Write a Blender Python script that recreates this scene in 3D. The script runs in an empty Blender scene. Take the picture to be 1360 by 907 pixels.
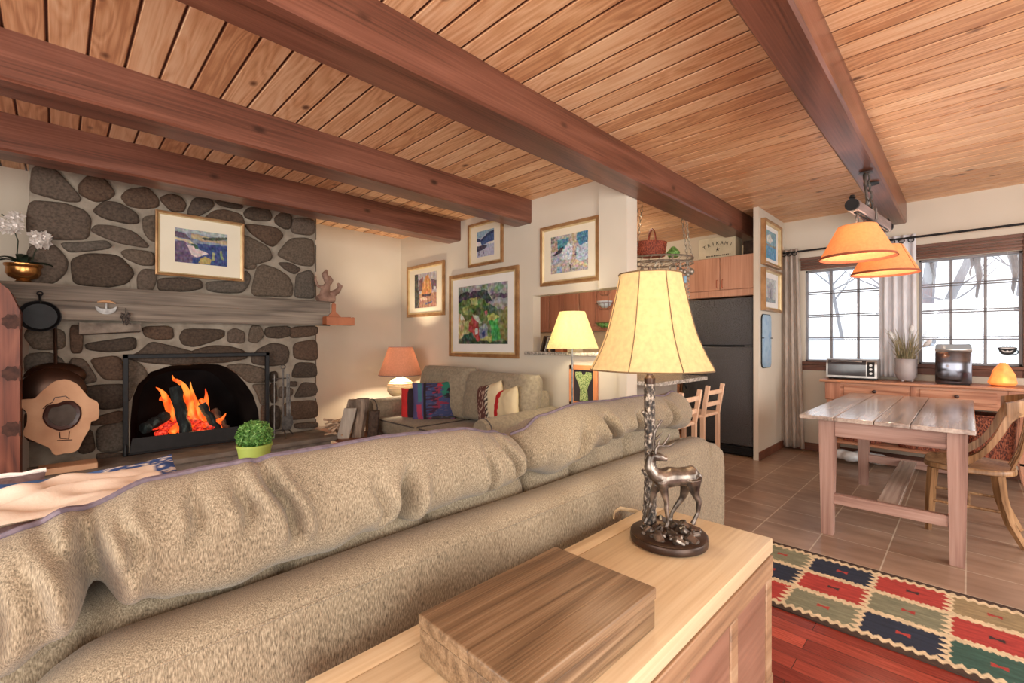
import bpy, bmesh, math, random
from mathutils import Vector, Matrix, noise, Euler
R = math.radians
random.seed(7)
scene = bpy.context.scene
COL = scene.collection
S2 = math.sqrt(2)
EYE, FPX, HY = 1.25, 606.0, 455.0

# ---- measuring helpers: where a picture point lies on a plane of the room
def onY(u, v, Y):
    a = (u-680)/FPX; D = Y*S2/(1-a); return Vector((D*(1+a)/S2, Y, EYE+(HY-v)/FPX*D))
def onX(u, v, X):
    a = (u-680)/FPX; D = X*S2/(1+a); return Vector((X, D*(1-a)/S2, EYE+(HY-v)/FPX*D))
def onD(u, v, D):
    a = (u-680)/FPX; return Vector((D*(1+a)/S2, D*(1-a)/S2, EYE+(HY-v)/FPX*D))

# ---- colours and materials
def lin(c):
    def f(x):
        x = x/255.0
        return x/12.92 if x <= .04045 else ((x+.055)/1.055)**2.4
    return (f(c[0]), f(c[1]), f(c[2]), 1.0)

def newmat(name):
    m = bpy.data.materials.new(name); m.use_nodes = True
    nt = m.node_tree; b = nt.nodes['Principled BSDF']
    return m, nt, b

def N(nt, typ, **kw):
    n = nt.nodes.new(typ)
    for k, v in kw.items():
        if k.startswith('i_'):
            n.inputs[k[2:].replace('_', ' ')].default_value = v
        else: setattr(n, k, v)
    return n

def ramp(nt, fac, cols, lo=.3, hi=.7):
    r = nt.nodes.new('ShaderNodeValToRGB'); cr = r.color_ramp
    n = len(cols)
    while len(cr.elements) < n: cr.elements.new(.5)
    for i, c in enumerate(cols):
        cr.elements[i].position = lo+(hi-lo)*i/max(1, n-1)
        cr.elements[i].color = lin(c)
    nt.links.new(fac, r.inputs[0])
    return r.outputs[0]

def coords(nt, scale=(1, 1, 1), rot=(0, 0, 0), loc=(0, 0, 0)):
    t = nt.nodes.new('ShaderNodeTexCoord'); mp = nt.nodes.new('ShaderNodeMapping')
    mp.inputs['Scale'].default_value = scale; mp.inputs['Rotation'].default_value = rot; mp.inputs['Location'].default_value = loc
    nt.links.new(t.outputs['Object'], mp.inputs['Vector'])
    return mp.outputs[0]

def bump(nt, b, h, strength, dist=.01):
    bp = nt.nodes.new('ShaderNodeBump'); bp.inputs['Strength'].default_value = strength; bp.inputs['Distance'].default_value = dist
    nt.links.new(h, bp.inputs['Height']); nt.links.new(bp.outputs[0], b.inputs['Normal'])

def mat(name, cols, scale=(1, 1, 1), ns=6, detail=4, rough=.6, metal=0, bmp=0, lo=.3, hi=.7, dist=0, spec=.5, bdist=.01, sheen=0, emis=None, es=0, bns=None):
    m, nt, b = newmat(name)
    b.inputs['Roughness'].default_value = rough; b.inputs['Metallic'].default_value = metal
    b.inputs['Specular IOR Level'].default_value = spec
    if not isinstance(cols, list): cols = [cols, tuple(int(x*.93) for x in cols)]
    v = coords(nt, scale)
    n = N(nt, 'ShaderNodeTexNoise'); n.inputs['Scale'].default_value = ns; n.inputs['Detail'].default_value = detail; n.inputs['Distortion'].default_value = dist
    nt.links.new(v, n.inputs['Vector'])
    c = ramp(nt, n.outputs[0], cols, lo, hi)
    nt.links.new(c, b.inputs['Base Color'])
    if bmp:
        h = n.outputs[0]
        if bns:
            n2 = N(nt, 'ShaderNodeTexNoise'); n2.inputs['Scale'].default_value = bns; n2.inputs['Detail'].default_value = 3
            nt.links.new(v, n2.inputs['Vector']); h = n2.outputs[0]
        bump(nt, b, h, bmp, bdist)
    if sheen: b.inputs['Sheen Weight'].default_value = sheen
    if emis:
        b.inputs['Emission Color'].default_value = lin(emis); b.inputs['Emission Strength'].default_value = es
    return m

def wood(name, cols, axis=0, fine=60, rings=9, across=3.0, along=.5, rough=.45, bmp=.15, board=None, boardaxis=0, knots=0, var=.25, spec=.4, knotcol=(70, 45, 30), coat=0, boff=0.0, groove=0):
    """procedural timber: cathedral figure + fine fibre, grain along `axis`; optional boards with their own tone"""
    m, nt, b = newmat(name); L = nt.links.new
    b.inputs['Roughness'].default_value = rough; b.inputs['Specular IOR Level'].default_value = spec
    if coat: b.inputs['Coat Weight'].default_value = coat; b.inputs['Coat Roughness'].default_value = .12
    t = nt.nodes.new('ShaderNodeTexCoord'); vec = t.outputs['Object']
    rnd = None
    if board:
        sx = nt.nodes.new('ShaderNodeSeparateXYZ'); L(vec, sx.inputs[0])
        mo = N(nt, 'ShaderNodeMath', operation='MULTIPLY_ADD'); mo.inputs[1].default_value = 1.0/board; mo.inputs[2].default_value = boff; L(sx.outputs[boardaxis], mo.inputs[0])
        fl = N(nt, 'ShaderNodeMath', operation='FLOOR'); L(mo.outputs[0], fl.inputs[0])
        wn = N(nt, 'ShaderNodeTexWhiteNoise', noise_dimensions='1D'); L(fl.outputs[0], wn.inputs['W'])
        rnd = wn.outputs['Value']
        sc = N(nt, 'ShaderNodeVectorMath', operation='SCALE'); sc.inputs['Scale'].default_value = 30; L(wn.outputs['Color'], sc.inputs[0])
        ad = N(nt, 'ShaderNodeVectorMath', operation='ADD'); L(vec, ad.inputs[0]); L(sc.outputs[0], ad.inputs[1]); vec = ad.outputs[0]
    def mapped(al, ac):
        s = [ac, ac, ac]; s[axis] = al
        mp = nt.nodes.new('ShaderNodeMapping'); mp.inputs['Scale'].default_value = s; L(vec, mp.inputs[0]); return mp.outputs[0]
    n1 = N(nt, 'ShaderNodeTexNoise'); n1.inputs['Scale'].default_value = 1; n1.inputs['Detail'].default_value = 1.5; n1.inputs['Distortion'].default_value = .3
    L(mapped(along, across), n1.inputs['Vector'])
    mm = N(nt, 'ShaderNodeMath', operation='MULTIPLY'); mm.inputs[1].default_value = rings; L(n1.outputs[0], mm.inputs[0])
    pp = N(nt, 'ShaderNodeMath', operation='PINGPONG'); pp.inputs[1].default_value = .5; L(mm.outputs[0], pp.inputs[0])
    n2 = N(nt, 'ShaderNodeTexNoise'); n2.inputs['Scale'].default_value = 1; n2.inputs['Detail'].default_value = 4
    L(mapped(2.0, fine), n2.inputs['Vector'])
    a1 = N(nt, 'ShaderNodeMath', operation='MULTIPLY_ADD'); L(pp.outputs[0], a1.inputs[0]); a1.inputs[1].default_value = .55
    m2 = N(nt, 'ShaderNodeMath', operation='MULTIPLY'); m2.inputs[1].default_value = .75; L(n2.outputs[0], m2.inputs[0]); L(m2.outputs[0], a1.inputs[2])
    fac = a1.outputs[0]
    if rnd:
        a2 = N(nt, 'ShaderNodeMath', operation='MULTIPLY_ADD'); L(rnd, a2.inputs[0]); a2.inputs[1].default_value = var; 
        s0 = N(nt, 'ShaderNodeMath', operation='SUBTRACT'); L(fac, s0.inputs[0]); s0.inputs[1].default_value = var/2; L(s0.outputs[0], a2.inputs[2]); fac = a2.outputs[0]
    c = ramp(nt, fac, cols, .25, .8)
    if knots:
        vo = N(nt, 'ShaderNodeTexVoronoi'); vo.inputs['Scale'].default_value = 1; 
        L(mapped(knots*.55, knots), vo.inputs['Vector'])
        rp = nt.nodes.new('ShaderNodeValToRGB'); rp.color_ramp.elements[0].position = .05; rp.color_ramp.elements[0].color = (1, 1, 1, 1); rp.color_ramp.elements[1].position = .13; rp.color_ramp.elements[1].color = (0, 0, 0, 1)
        L(vo.outputs['Distance'], rp.inputs[0])
        mx = N(nt, 'ShaderNodeMix', data_type='RGBA'); L(rp.outputs[0], mx.inputs[0]); L(c, mx.inputs[6]); mx.inputs[7].default_value = lin(knotcol); c = mx.outputs[2]
    if groove:  # joint stain plus groove shade, both put into the board colour
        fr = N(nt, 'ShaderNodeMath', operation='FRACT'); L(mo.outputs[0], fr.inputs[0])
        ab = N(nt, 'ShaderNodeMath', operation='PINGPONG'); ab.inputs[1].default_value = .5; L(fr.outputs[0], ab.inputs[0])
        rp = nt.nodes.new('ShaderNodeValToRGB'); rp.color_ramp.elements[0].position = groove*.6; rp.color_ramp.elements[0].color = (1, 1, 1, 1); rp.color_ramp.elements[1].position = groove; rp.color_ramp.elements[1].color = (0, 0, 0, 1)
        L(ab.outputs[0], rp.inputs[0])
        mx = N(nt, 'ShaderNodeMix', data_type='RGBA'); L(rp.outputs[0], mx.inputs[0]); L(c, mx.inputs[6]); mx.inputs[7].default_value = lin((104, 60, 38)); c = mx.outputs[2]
    L(c, b.inputs['Base Color'])
    if bmp: bump(nt, b, fac, bmp, .004)
    return m

def vcol(name, rough=.85, emis=0, metal=0, bmp=0, bns=200, spec=.3, noisemix=0, nscale=(1, 1, 1), nns=40):
    m, nt, b = newmat(name)
    a = N(nt, 'ShaderNodeVertexColor', layer_name='Col')
    c = a.outputs[0]
    if noisemix:
        n = N(nt, 'ShaderNodeTexNoise'); n.inputs['Scale'].default_value = nns; n.inputs['Detail'].default_value = 4
        nt.links.new(coords(nt, nscale), n.inputs[0])
        r = ramp(nt, n.outputs[0], [(110, 110, 110), (255, 255, 255)], .3, .65)
        mx = N(nt, 'ShaderNodeMix', data_type='RGBA', blend_type='MULTIPLY'); mx.inputs[0].default_value = noisemix
        nt.links.new(c, mx.inputs[6]); nt.links.new(r, mx.inputs[7]); c = mx.outputs[2]
    nt.links.new(c, b.inputs['Base Color'])
    b.inputs['Roughness'].default_value = rough; b.inputs['Metallic'].default_value = metal; b.inputs['Specular IOR Level'].default_value = spec
    if bmp:
        n = N(nt, 'ShaderNodeTexNoise'); n.inputs['Scale'].default_value = bns; n.inputs['Detail'].default_value = 3
        nt.links.new(coords(nt), n.inputs[0]); bump(nt, b, n.outputs[0], bmp, .004)
    if emis:
        nt.links.new(c, b.inputs['Emission Color']); b.inputs['Emission Strength'].default_value = emis
    return m

def shade_mat(name, col, glow, es, ribs=0, trans=.55):
    """lamp shade cloth: diffuse + translucent so the bulb inside shows, plus a little of its own glow"""
    m, nt, b = newmat(name); L = nt.links.new
    out = nt.nodes['Material Output']
    n = N(nt, 'ShaderNodeTexNoise'); n.inputs['Scale'].default_value = 60; n.inputs['Detail'].default_value = 5
    L(coords(nt), n.inputs[0])
    c = ramp(nt, n.outputs[0], [tuple(int(x*.9) for x in col), col], .3, .7)
    L(c, b.inputs['Base Color']); b.inputs['Roughness'].default_value = .9; b.inputs['Specular IOR Level'].default_value = .1
    b.inputs['Emission Color'].default_value = lin(glow); b.inputs['Emission Strength'].default_value = es
    tr = N(nt, 'ShaderNodeBsdfTranslucent'); L(c, tr.inputs[0])
    mx = N(nt, 'ShaderNodeMixShader'); mx.inputs[0].default_value = trans; L(b.outputs[0], mx.inputs[1]); L(tr.outputs[0], mx.inputs[2])
    L(mx.outputs[0], out.inputs[0])
    return m

def emit(name, cols, es, scale=(1, 1, 1), ns=10, lo=.35, hi=.65):
    m, nt, b = newmat(name)
    n = N(nt, 'ShaderNodeTexNoise'); n.inputs['Scale'].default_value = ns; n.inputs['Detail'].default_value = 4
    nt.links.new(coords(nt, scale), n.inputs[0])
    c = ramp(nt, n.outputs[0], cols, lo, hi)
    b.inputs['Base Color'].default_value = (.02, .01, .01, 1)
    nt.links.new(c, b.inputs['Emission Color']); b.inputs['Emission Strength'].default_value = es
    return m

# ---- objects
ORG = {}
def thing(name, label, cat, loc=(0, 0, 0), rotz=0, group=None, local=False):
    o = bpy.data.objects.new(name, None); COL.objects.link(o)
    o.empty_display_size = .1
    o.location = loc; o.rotation_euler = (0, 0, rotz)
    o['label'] = label; o['category'] = cat
    if group: o['group'] = group
    ORG[o.name] = Vector((0, 0, 0)) if local else Vector(loc)
    return o
def tag(o, label, cat, group=None, kind=None):
    o['label'] = label
    if cat: o['category'] = cat
    if group: o['group'] = group
    if kind: o['kind'] = kind
    return o
def copy_tree(o, parent=None):
    c = o.copy(); COL.objects.link(c); c.parent = parent
    for ch in [x for x in bpy.data.objects if x.parent == o]: copy_tree(ch, c)
    return c

class MB:
    def __init__(s): s.bm = bmesh.new(); s.cols = None
    def add(s, verts, faces):
        vs = [s.bm.verts.new(v) for v in verts]
        for f in faces:
            try: s.bm.faces.new([vs[i] for i in f])
            except ValueError: pass
        return vs
    def box(s, x0, x1, y0, y1, z0, z1, bev=0.0, seg=1, mtx=None):
        t = bmesh.new()
        vs = [t.verts.new((x, y, z)) for x in (x0, x1) for y in (y0, y1) for z in (z0, z1)]
        for f in ((0, 1, 3, 2), (4, 6, 7, 5), (0, 4, 5, 1), (2, 3, 7, 6), (0, 2, 6, 4), (1, 5, 7, 3)): t.faces.new([vs[i] for i in f])
        if bev > 0:
            bev = min(bev, .49*min(abs(x1-x0), abs(y1-y0), abs(z1-z0)))
            bmesh.ops.bevel(t, geom=list(t.edges), offset=bev, segments=seg, profile=.5, affect='EDGES')
        bmesh.ops.recalc_face_normals(t, faces=t.faces)
        t.verts.index_update()
        V = [(mtx @ v.co) if mtx else v.co.copy() for v in t.verts]
        s.add(V, [[v.index for v in f.verts] for f in t.faces]); t.free(); return s
    def bar(s, p, q, w, h, up=(0, 0, 1), bev=.003):
        p, q = Vector(p), Vector(q); d = (q-p); L_ = d.length; d.normalize(); up = Vector(up)
        if abs(d.dot(up)) > .95: up = Vector((1, 0, 0))
        sx = d.cross(up).normalized(); uz = sx.cross(d).normalized()
        M_ = Matrix.Translation(p) @ Matrix((d, sx, uz)).transposed().to_4x4()
        return s.box(0, L_, -w/2, w/2, -h/2, h/2, bev, 1, M_)
    def tube(s, pts, r, seg=8, cap=True, closed=False, flat=None):
        pts = [Vector(p) for p in pts]; n = len(pts)
        rs = r if isinstance(r, (list, tuple)) else [r]*n
        rings = []; prev = None
        for i, p in enumerate(pts):
            if closed: d = pts[(i+1) % n]-pts[i-1]
            else: d = pts[min(i+1, n-1)]-pts[max(i-1, 0)]
            if d.length < 1e-9: d = Vector((0, 0, 1))
            d.normalize()
            if prev is None:
                a = Vector((0, 0, 1)) if abs(d.z) < .9 else Vector((1, 0, 0))
                x = d.cross(a).normalized()
            else:
                x = prev - d*prev.dot(d)
                x = x.normalized() if x.length > 1e-6 else d.orthogonal().normalized()
            prev = x; y = d.cross(x)
            f = flat or 1.0
            rings.append([s.bm.verts.new(p + x*math.cos(2*math.pi*k/seg)*rs[i] + y*math.sin(2*math.pi*k/seg)*rs[i]*f) for k in range(seg)])
        m = n if closed else n-1
        for i in range(m):
            A, B = rings[i], rings[(i+1) % n]
            for k in range(seg): s.bm.faces.new((A[k], A[(k+1) % seg], B[(k+1) % seg], B[k]))
        if cap and not closed:
            s.bm.faces.new(rings[0][::-1]); s.bm.faces.new(rings[-1])
        return s
    def lathe(s, prof, c=(0, 0, 0), seg=24, cap=True, sx=1, sy=1, rot=0):
        c = Vector(c); rings = []
        for r, z in prof:
            rings.append([s.bm.verts.new(c+Vector((sx*r*math.cos(rot+2*math.pi*k/seg), sy*r*math.sin(rot+2*math.pi*k/seg), z))) for k in range(seg)])
        for A, B in zip(rings, rings[1:]):
            for k in range(seg): s.bm.faces.new((A[k], A[(k+1) % seg], B[(k+1) % seg], B[k]))
        if cap:
            if prof[0][0] > 1e-6: s.bm.faces.new(rings[0][::-1])
            if prof[-1][0] > 1e-6: s.bm.faces.new(rings[-1])
        return s
    def ring(s, c, R_, r, axis='z', seg=20, sg=6):
        pts = []
        for k in range(seg):
            a = 2*math.pi*k/seg; x, y = R_*math.cos(a), R_*math.sin(a)
            pts.append(Vector(c)+(Vector((x, y, 0)) if axis == 'z' else Vector((x, 0, y)) if axis == 'y' else Vector((0, x, y))))
        return s.tube(pts, r, sg, closed=True)
    def ball(s, c, r, seg=12, sc=(1, 1, 1)):
        n = max(6, seg//2)
        prof = [(max(1e-4, math.sin(math.pi*i/n))*r, -math.cos(math.pi*i/n)*r*sc[2]) for i in range(n+1)]
        return s.lathe(prof, c, seg, cap=False, sx=sc[0], sy=sc[1])
    def poly(s, pts, dvec):
        """prism: outline pts (3-D, coplanar) extruded by dvec"""
        pts = [Vector(p) for p in pts]; d = Vector(dvec); n = len(pts)
        s.add(pts+[p+d for p in pts], [list(range(n))[::-1], list(range(n, 2*n))]+[[i, (i+1) % n, (i+1) % n+n, i+n] for i in range(n)])
        return s
    def loft(s, rings, cap=True, closed=True):
        R_ = [[s.bm.verts.new(p) for p in r] for r in rings]; n = len(R_[0])
        for A, B in zip(R_, R_[1:]):
            for k in range(n if closed else n-1): s.bm.faces.new((A[k], A[(k+1) % n], B[(k+1) % n], B[k]))
        if cap and closed:
            s.bm.faces.new(R_[0][::-1]); s.bm.faces.new(R_[-1])
        return s
    def build(s, name, m, parent=None, org=None, smooth=40, colors=None, recalc=True):
        bm = s.bm
        if recalc: bmesh.ops.recalc_face_normals(bm, faces=bm.faces)
        off = Vector((0, 0, 0))
        if parent is not None: off = ORG[parent.name]
        elif org is not None: off = Vector(org)
        if off.length: bmesh.ops.translate(bm, verts=bm.verts, vec=-off)
        me = bpy.data.meshes.new(name); bm.to_mesh(me); bm.free()
        if m: me.materials.append(m)
        me.shade_smooth()
        if smooth < 179: me.set_sharp_from_angle(angle=R(smooth))
        if colors is not None:
            ca = me.color_attributes.new('Col', 'FLOAT_COLOR', 'POINT')
            flat = []
            for c in colors: flat += lin(c)
            ca.data.foreach_set('color', flat)
        o = bpy.data.objects.new(name, me); COL.objects.link(o)
        if parent is not None: o.parent = parent; ORG[o.name] = off.copy()
        else: o.location = off; ORG[o.name] = off.copy()
        return o

def struct(name, mb, m, label=None, org=None, parent=None, **k):
    o = mb.build(name, m, parent, org=org, **k)
    if parent is None:
        o['kind'] = 'structure'
        if label: o['label'] = label
    return o

def remesh(o, vs, smooth=3):
    r = o.modifiers.new('r', 'REMESH'); r.mode = 'VOXEL'; r.voxel_size = vs; r.use_smooth_shade = True
    if smooth:
        q = o.modifiers.new('s', 'SMOOTH'); q.iterations = smooth; q.factor = .5
    return o

def pip(x, y, poly):
    c = False; j = len(poly)-1
    for i in range(len(poly)):
        xi, yi = poly[i]; xj, yj = poly[j]
        if (yi > y) != (yj > y) and x < (xj-xi)*(y-yi)/(yj-yi)+xi: c = not c
        j = i
    return c

def painter(layers, base, jit=18, nz=9, warp=.02, seed=0, dab=(30, 12)):
    """colour at (s,t) in the unit square: polygons over a base, with brush-like variation"""
    def f(s, t):
        w = noise.noise_vector(Vector((s*nz, t*nz, seed)))
        s2, t2 = s+w.x*warp, t+w.y*warp
        c = base(s2, t2) if callable(base) else base
        for poly, col in layers:
            if pip(s2, t2, poly): c = col
        g_ = sum(c)/3; c = [g_+(q-g_)*.72 for q in c]
        k = noise.noise(Vector((s*dab[0], t*dab[1], seed+3)))*jit*1.6+noise.noise(Vector((s*dab[0]*.4, t*dab[1]*.6, seed+5)))*jit*1.4
        k2 = noise.noise_vector(Vector((s*14, t*14, seed+9)))*jit
        return tuple(max(0, min(255, c[i]+k+k2[i])) for i in range(3))
    return f

def canvas(name, o, du, dv, nu, nv, fn, m, parent=None, org=None, thick=.002):
    """flat painted sheet with real (small) thickness; t runs top (0) to bottom (1)"""
    o, du, dv = Vector(o), Vector(du), Vector(dv); mb = MB(); cols = []
    nn = du.cross(dv).normalized()*thick
    for j in range(nv+1):
        for i in range(nu+1):
            mb.bm.verts.new(o+du*i/nu+dv*j/nv); cols.append(fn(i/nu, j/nv))
    mb.bm.verts.ensure_lookup_table(); V = mb.bm.verts
    for j in range(nv):
        for i in range(nu):
            a = j*(nu+1)+i; mb.bm.faces.new((V[a], V[a+1], V[a+nu+2], V[a+nu+1]))
    c4 = [mb.bm.verts.new(p+nn) for p in (o, o+du, o+du+dv, o+dv)]; cols += [(90, 90, 90)]*4
    mb.bm.faces.new(c4)
    return mb.build(name, m, parent, org, colors=cols, recalc=False)

def pillow(mb, M_, w, h, t, n=20, p=.5, pinch=.06, sag=0, colfn=None, cols=None, nz=.004, seed=0):
    """stuffed cushion in local x (width), z (height), y (thickness, front is -y)"""
    def prof(s): return max(0.0, 1-abs(s)**2.6)**p
    for side in (-1, 1):
        idx = {}
        for j in range(n+1):
            for i in range(n+1):
                s, q = -1+2*i/n, -1+2*j/n
                k = prof(s)*prof(q)
                x = s*w/2*(1-pinch*(1-q*q)*abs(s)); z = q*h/2*(1-pinch*(1-s*s)*abs(q))
                y = side*t/2*k
                y += nz*noise.noise(Vector((s*3, q*3, seed+side)))*k*3
                z -= sag*(1-s*s)*(1 if q > 0 else 0)*q
                idx[i, j] = mb.bm.verts.new(M_ @ Vector((x, y, z)))
                if cols is not None: cols.append(colfn((s+1)/2, (1-q)/2) if side < 0 else colfn((s+1)/2, (1-q)/2))
        for j in range(n):
            for i in range(n):
                f = (idx[i, j], idx[i+1, j], idx[i+1, j+1], idx[i, j+1])
                mb.bm.faces.new(f if side < 0 else f[::-1])
    return mb

def frame3(o, x, z):
    """matrix with local x along x, local z along z (y = z cross x)"""
    x = Vector(x).normalized(); z = Vector(z).normalized(); y = z.cross(x).normalized(); z = x.cross(y)
    return Matrix.Translation(Vector(o)) @ Matrix((x, y, z)).transposed().to_4x4()
# =============================================================== materials
M = {}
M['wall'] = mat('painted_wall', [(205, 194, 176), (212, 201, 184)], ns=2, rough=.9, bmp=.03, bns=90)
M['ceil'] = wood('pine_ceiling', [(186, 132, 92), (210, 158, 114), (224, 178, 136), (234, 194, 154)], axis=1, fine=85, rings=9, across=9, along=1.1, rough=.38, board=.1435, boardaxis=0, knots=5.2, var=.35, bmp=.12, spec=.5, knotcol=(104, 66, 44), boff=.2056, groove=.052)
M['beam'] = wood('stained_beam', [(78, 45, 33), (110, 66, 50), (132, 84, 66)], axis=0, fine=110, rings=4, across=4, along=.5, rough=.33, knots=4.6, bmp=.2, knotcol=(58, 32, 22), spec=.55)
M['redfloor'] = None
M['trim'] = wood('brown_trim', [(88, 52, 38), (128, 82, 62)], axis=1, rough=.5)
M['vc'] = vcol('painted_canvas', rough=.7)
M['black'] = mat('black_iron', [(15, 14, 15), (28, 27, 28)], rough=.55, metal=.0, ns=20, spec=.35)
M['mortar'] = mat('mortar', [(122, 110, 96), (158, 146, 130)], ns=9, detail=8, rough=.95, bmp=.6, bns=35)
M['stone'] = vcol('field_stone', rough=.85, bmp=1.0, bns=70, noisemix=.6, nns=60)
M['snow'] = mat('snow', [(222, 230, 240), (234, 240, 247)], ns=3, rough=.9)

def brickmat(name, c1, c2, mc, bw, rh, mortar, rot, loc=(0, 0, 0), rough=.3, offset=.5, wx=None, bmp=.2, noisecols=None, nscale=(1, 1, 1), mixf=.5, coat=0):
    m, nt, b = newmat(name); L = nt.links.new
    v = coords(nt, (1, 1, 1), rot, loc)
    br = N(nt, 'ShaderNodeTexBrick'); br.offset = offset; br.squash = 1
    br.inputs['Color1'].default_value = lin(c1); br.inputs['Color2'].default_value = lin(c2); br.inputs['Mortar'].default_value = lin(mc)
    br.inputs['Scale'].default_value = 1; br.inputs['Mortar Size'].default_value = mortar; br.inputs['Mortar Smooth'].default_value = .1
    br.inputs['Brick Width'].default_value = bw; br.inputs['Row Height'].default_value = rh
    L(v, br.inputs['Vector']); c = br.outputs[0]
    if noisecols:
        n = N(nt, 'ShaderNodeTexNoise'); n.inputs['Scale'].default_value = 5; n.inputs['Detail'].default_value = 6
        L(coords(nt, nscale), n.inputs[0]); r = ramp(nt, n.outputs[0], noisecols, .3, .7)
        mx = N(nt, 'ShaderNodeMix', data_type='RGBA', blend_type='MULTIPLY'); mx.inputs[0].default_value = mixf
        L(c, mx.inputs[6]); L(r, mx.inputs[7]); c = mx.outputs[2]
    L(c, b.inputs['Base Color']); b.inputs['Roughness'].default_value = rough
    if coat: b.inputs['Coat Weight'].default_value = coat; b.inputs['Coat Roughness'].default_value = .08
    inv = N(nt, 'ShaderNodeMath', operation='SUBTRACT'); inv.inputs[0].default_value = 1; L(br.outputs['Fac'], inv.inputs[1])
    bump(nt, b, inv.outputs[0], bmp, .002)
    return m
M['redfloor'] = brickmat('cherry_floorboards', (112, 36, 30), (198, 88, 68), (60, 20, 14), .9, .083, .0012, (0, 0, R(90)), loc=(.03, 0, 0), rough=.22, noisecols=[(170, 150, 140), (255, 255, 255)], nscale=(30, 1.5, 1), mixf=.8)
M['tile'] = brickmat('floor_tiles', (168, 140, 120), (154, 128, 110), (206, 190, 170), .333, .333, .0035, (0, 0, 0), loc=(.135, -.01, 0), rough=.3, offset=0, noisecols=[(190, 180, 170), (255, 255, 255)], nscale=(2.5, .6, 1), mixf=.7)

# =============================================================== room shell
CH, XW, XP, YN = 2.69, 6.2, 3.4, 5.58      # ceiling height, window wall, picture wall, north wall
XB, YB = -2.6, -2.4                         # walls behind the camera
mb = MB(); mb.box(XB, 3.15, YB, YN, -.05, 0); struct('floor', mb, M['redfloor'], 'red cherry floorboards')
mb = MB(); mb.box(3.15, XW, YB, YN, -.05, 0); struct('floor', mb, M['tile'], 'brown ceramic floor tiles')
# ceiling of tongue-and-groove boards: every board a bevelled strip
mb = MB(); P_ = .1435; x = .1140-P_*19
mb.box(XB, XW+.1, YB-.1, YN+.1, CH+.008, CH+.05); struct('ceiling', mb, mat('painted_groove_shade', [(70, 40, 26), (84, 50, 34)]), 'board ceiling backing coloured dark for groove shade'); mb = MB()  # backing painted dark to stand in for shade inside the grooves
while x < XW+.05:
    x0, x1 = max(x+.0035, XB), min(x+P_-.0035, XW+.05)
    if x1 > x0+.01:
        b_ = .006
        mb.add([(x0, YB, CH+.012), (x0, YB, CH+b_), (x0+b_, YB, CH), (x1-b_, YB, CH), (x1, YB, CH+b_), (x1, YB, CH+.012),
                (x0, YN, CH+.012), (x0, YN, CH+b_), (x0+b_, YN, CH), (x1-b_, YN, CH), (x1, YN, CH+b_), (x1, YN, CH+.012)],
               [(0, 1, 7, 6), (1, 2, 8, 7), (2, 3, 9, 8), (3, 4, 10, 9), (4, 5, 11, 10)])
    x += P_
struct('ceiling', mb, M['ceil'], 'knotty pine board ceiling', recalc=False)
# walls
mb = MB(); mb.box(XB, XW, YN, YN+.1, 0, CH); struct('wall_north', mb, M['wall'])
def wall_with_holes(mb, axis, p0, p1, a0, a1, holes, z1=CH):
    """wall slab normal to axis between p0,p1 spanning a0..a1 with rectangular holes (h0,h1,zb,zt)"""
    def bx(a, b, z0, z2):
        if b-a > 1e-4 and z2-z0 > 1e-4:
            if axis == 'x': mb.box(p0, p1, a, b, z0, z2)
            else: mb.box(a, b, p0, p1, z0, z2)
    cur = a0
    for h0, h1, zb, zt in sorted(holes):
        bx(cur, h0, 0, z1); bx(h0, h1, 0, zb); bx(h0, h1, zt, z1); cur = h1
    bx(cur, a1, 0, z1)
W1 = (.61, 1.352, 1.03, 2.09); W2 = (-.351, .357, 1.03, 2.09); W3 = (-1.9, -.75, 1.03, 2.09)
mb = MB(); wall_with_holes(mb, 'x', XW, XW+.14, YB, YN, [W1, W2, W3]); struct('wall_east', mb, M['wall'])
mb = MB(); wall_with_holes(mb, 'x', XP, XP+.11, 2.0, YN, [(2.07, 3.10, 1.13, 1.72)]); struct('wall_center', mb, M['wall'])
mb = MB(); mb.box(3.345, XP, 2.0, 2.276, 1.72, CH); mb.box(3.345, XP, 2.0, 2.07, 0, 1.72); struct('trim_1', mb, M['wall'])
mb = MB(); mb.box(5.26, XW, 1.57, 1.62, 0, CH); struct('wall_partition', mb, M['wall'])
mb = MB(); wall_with_holes(mb, 'y', YB-.1, YB, XB, XW, [(-1.8, 1.2, .1, 2.3), (2.2, 4.8, .9, 2.3)]); struct('wall_south', mb, M['wall'])  # unseen openings added to let the south fill lamps in
mb = MB(); wall_with_holes(mb, 'x', XB-.1, XB, YB, YN, [(-1.5, 2.4, .3, 2.3)]); struct('wall_west', mb, M['wall'])  # unseen opening added to let the west fill lamp in
mb = MB()
mb.box(5.262, XW-.03, 1.555, 1.57, 0, .09, .004); mb.box(XW-.015, XW, -2.3, 1.555, 0, .09, .004)
struct('baseboard_east', mb, M['trim'])
mb = MB(); mb.box(XP-.015, XP, 2.1, YN, 0, .09, .004); struct('baseboard_center', mb, M['trim'])
# granite ledge in the pass-through
M['granite'] = mat('granite', [(120, 116, 108), (168, 160, 150), (205, 196, 184)], ns=55, detail=6, rough=.2, lo=.35, hi=.65)
mb = MB(); mb.box(XP-.06, XP+.17, 2.072, 3.17, 1.13, 1.16, .006, 2); struct('trim_2', mb, M['granite'], 'grey granite ledge of the pass-through')
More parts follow.
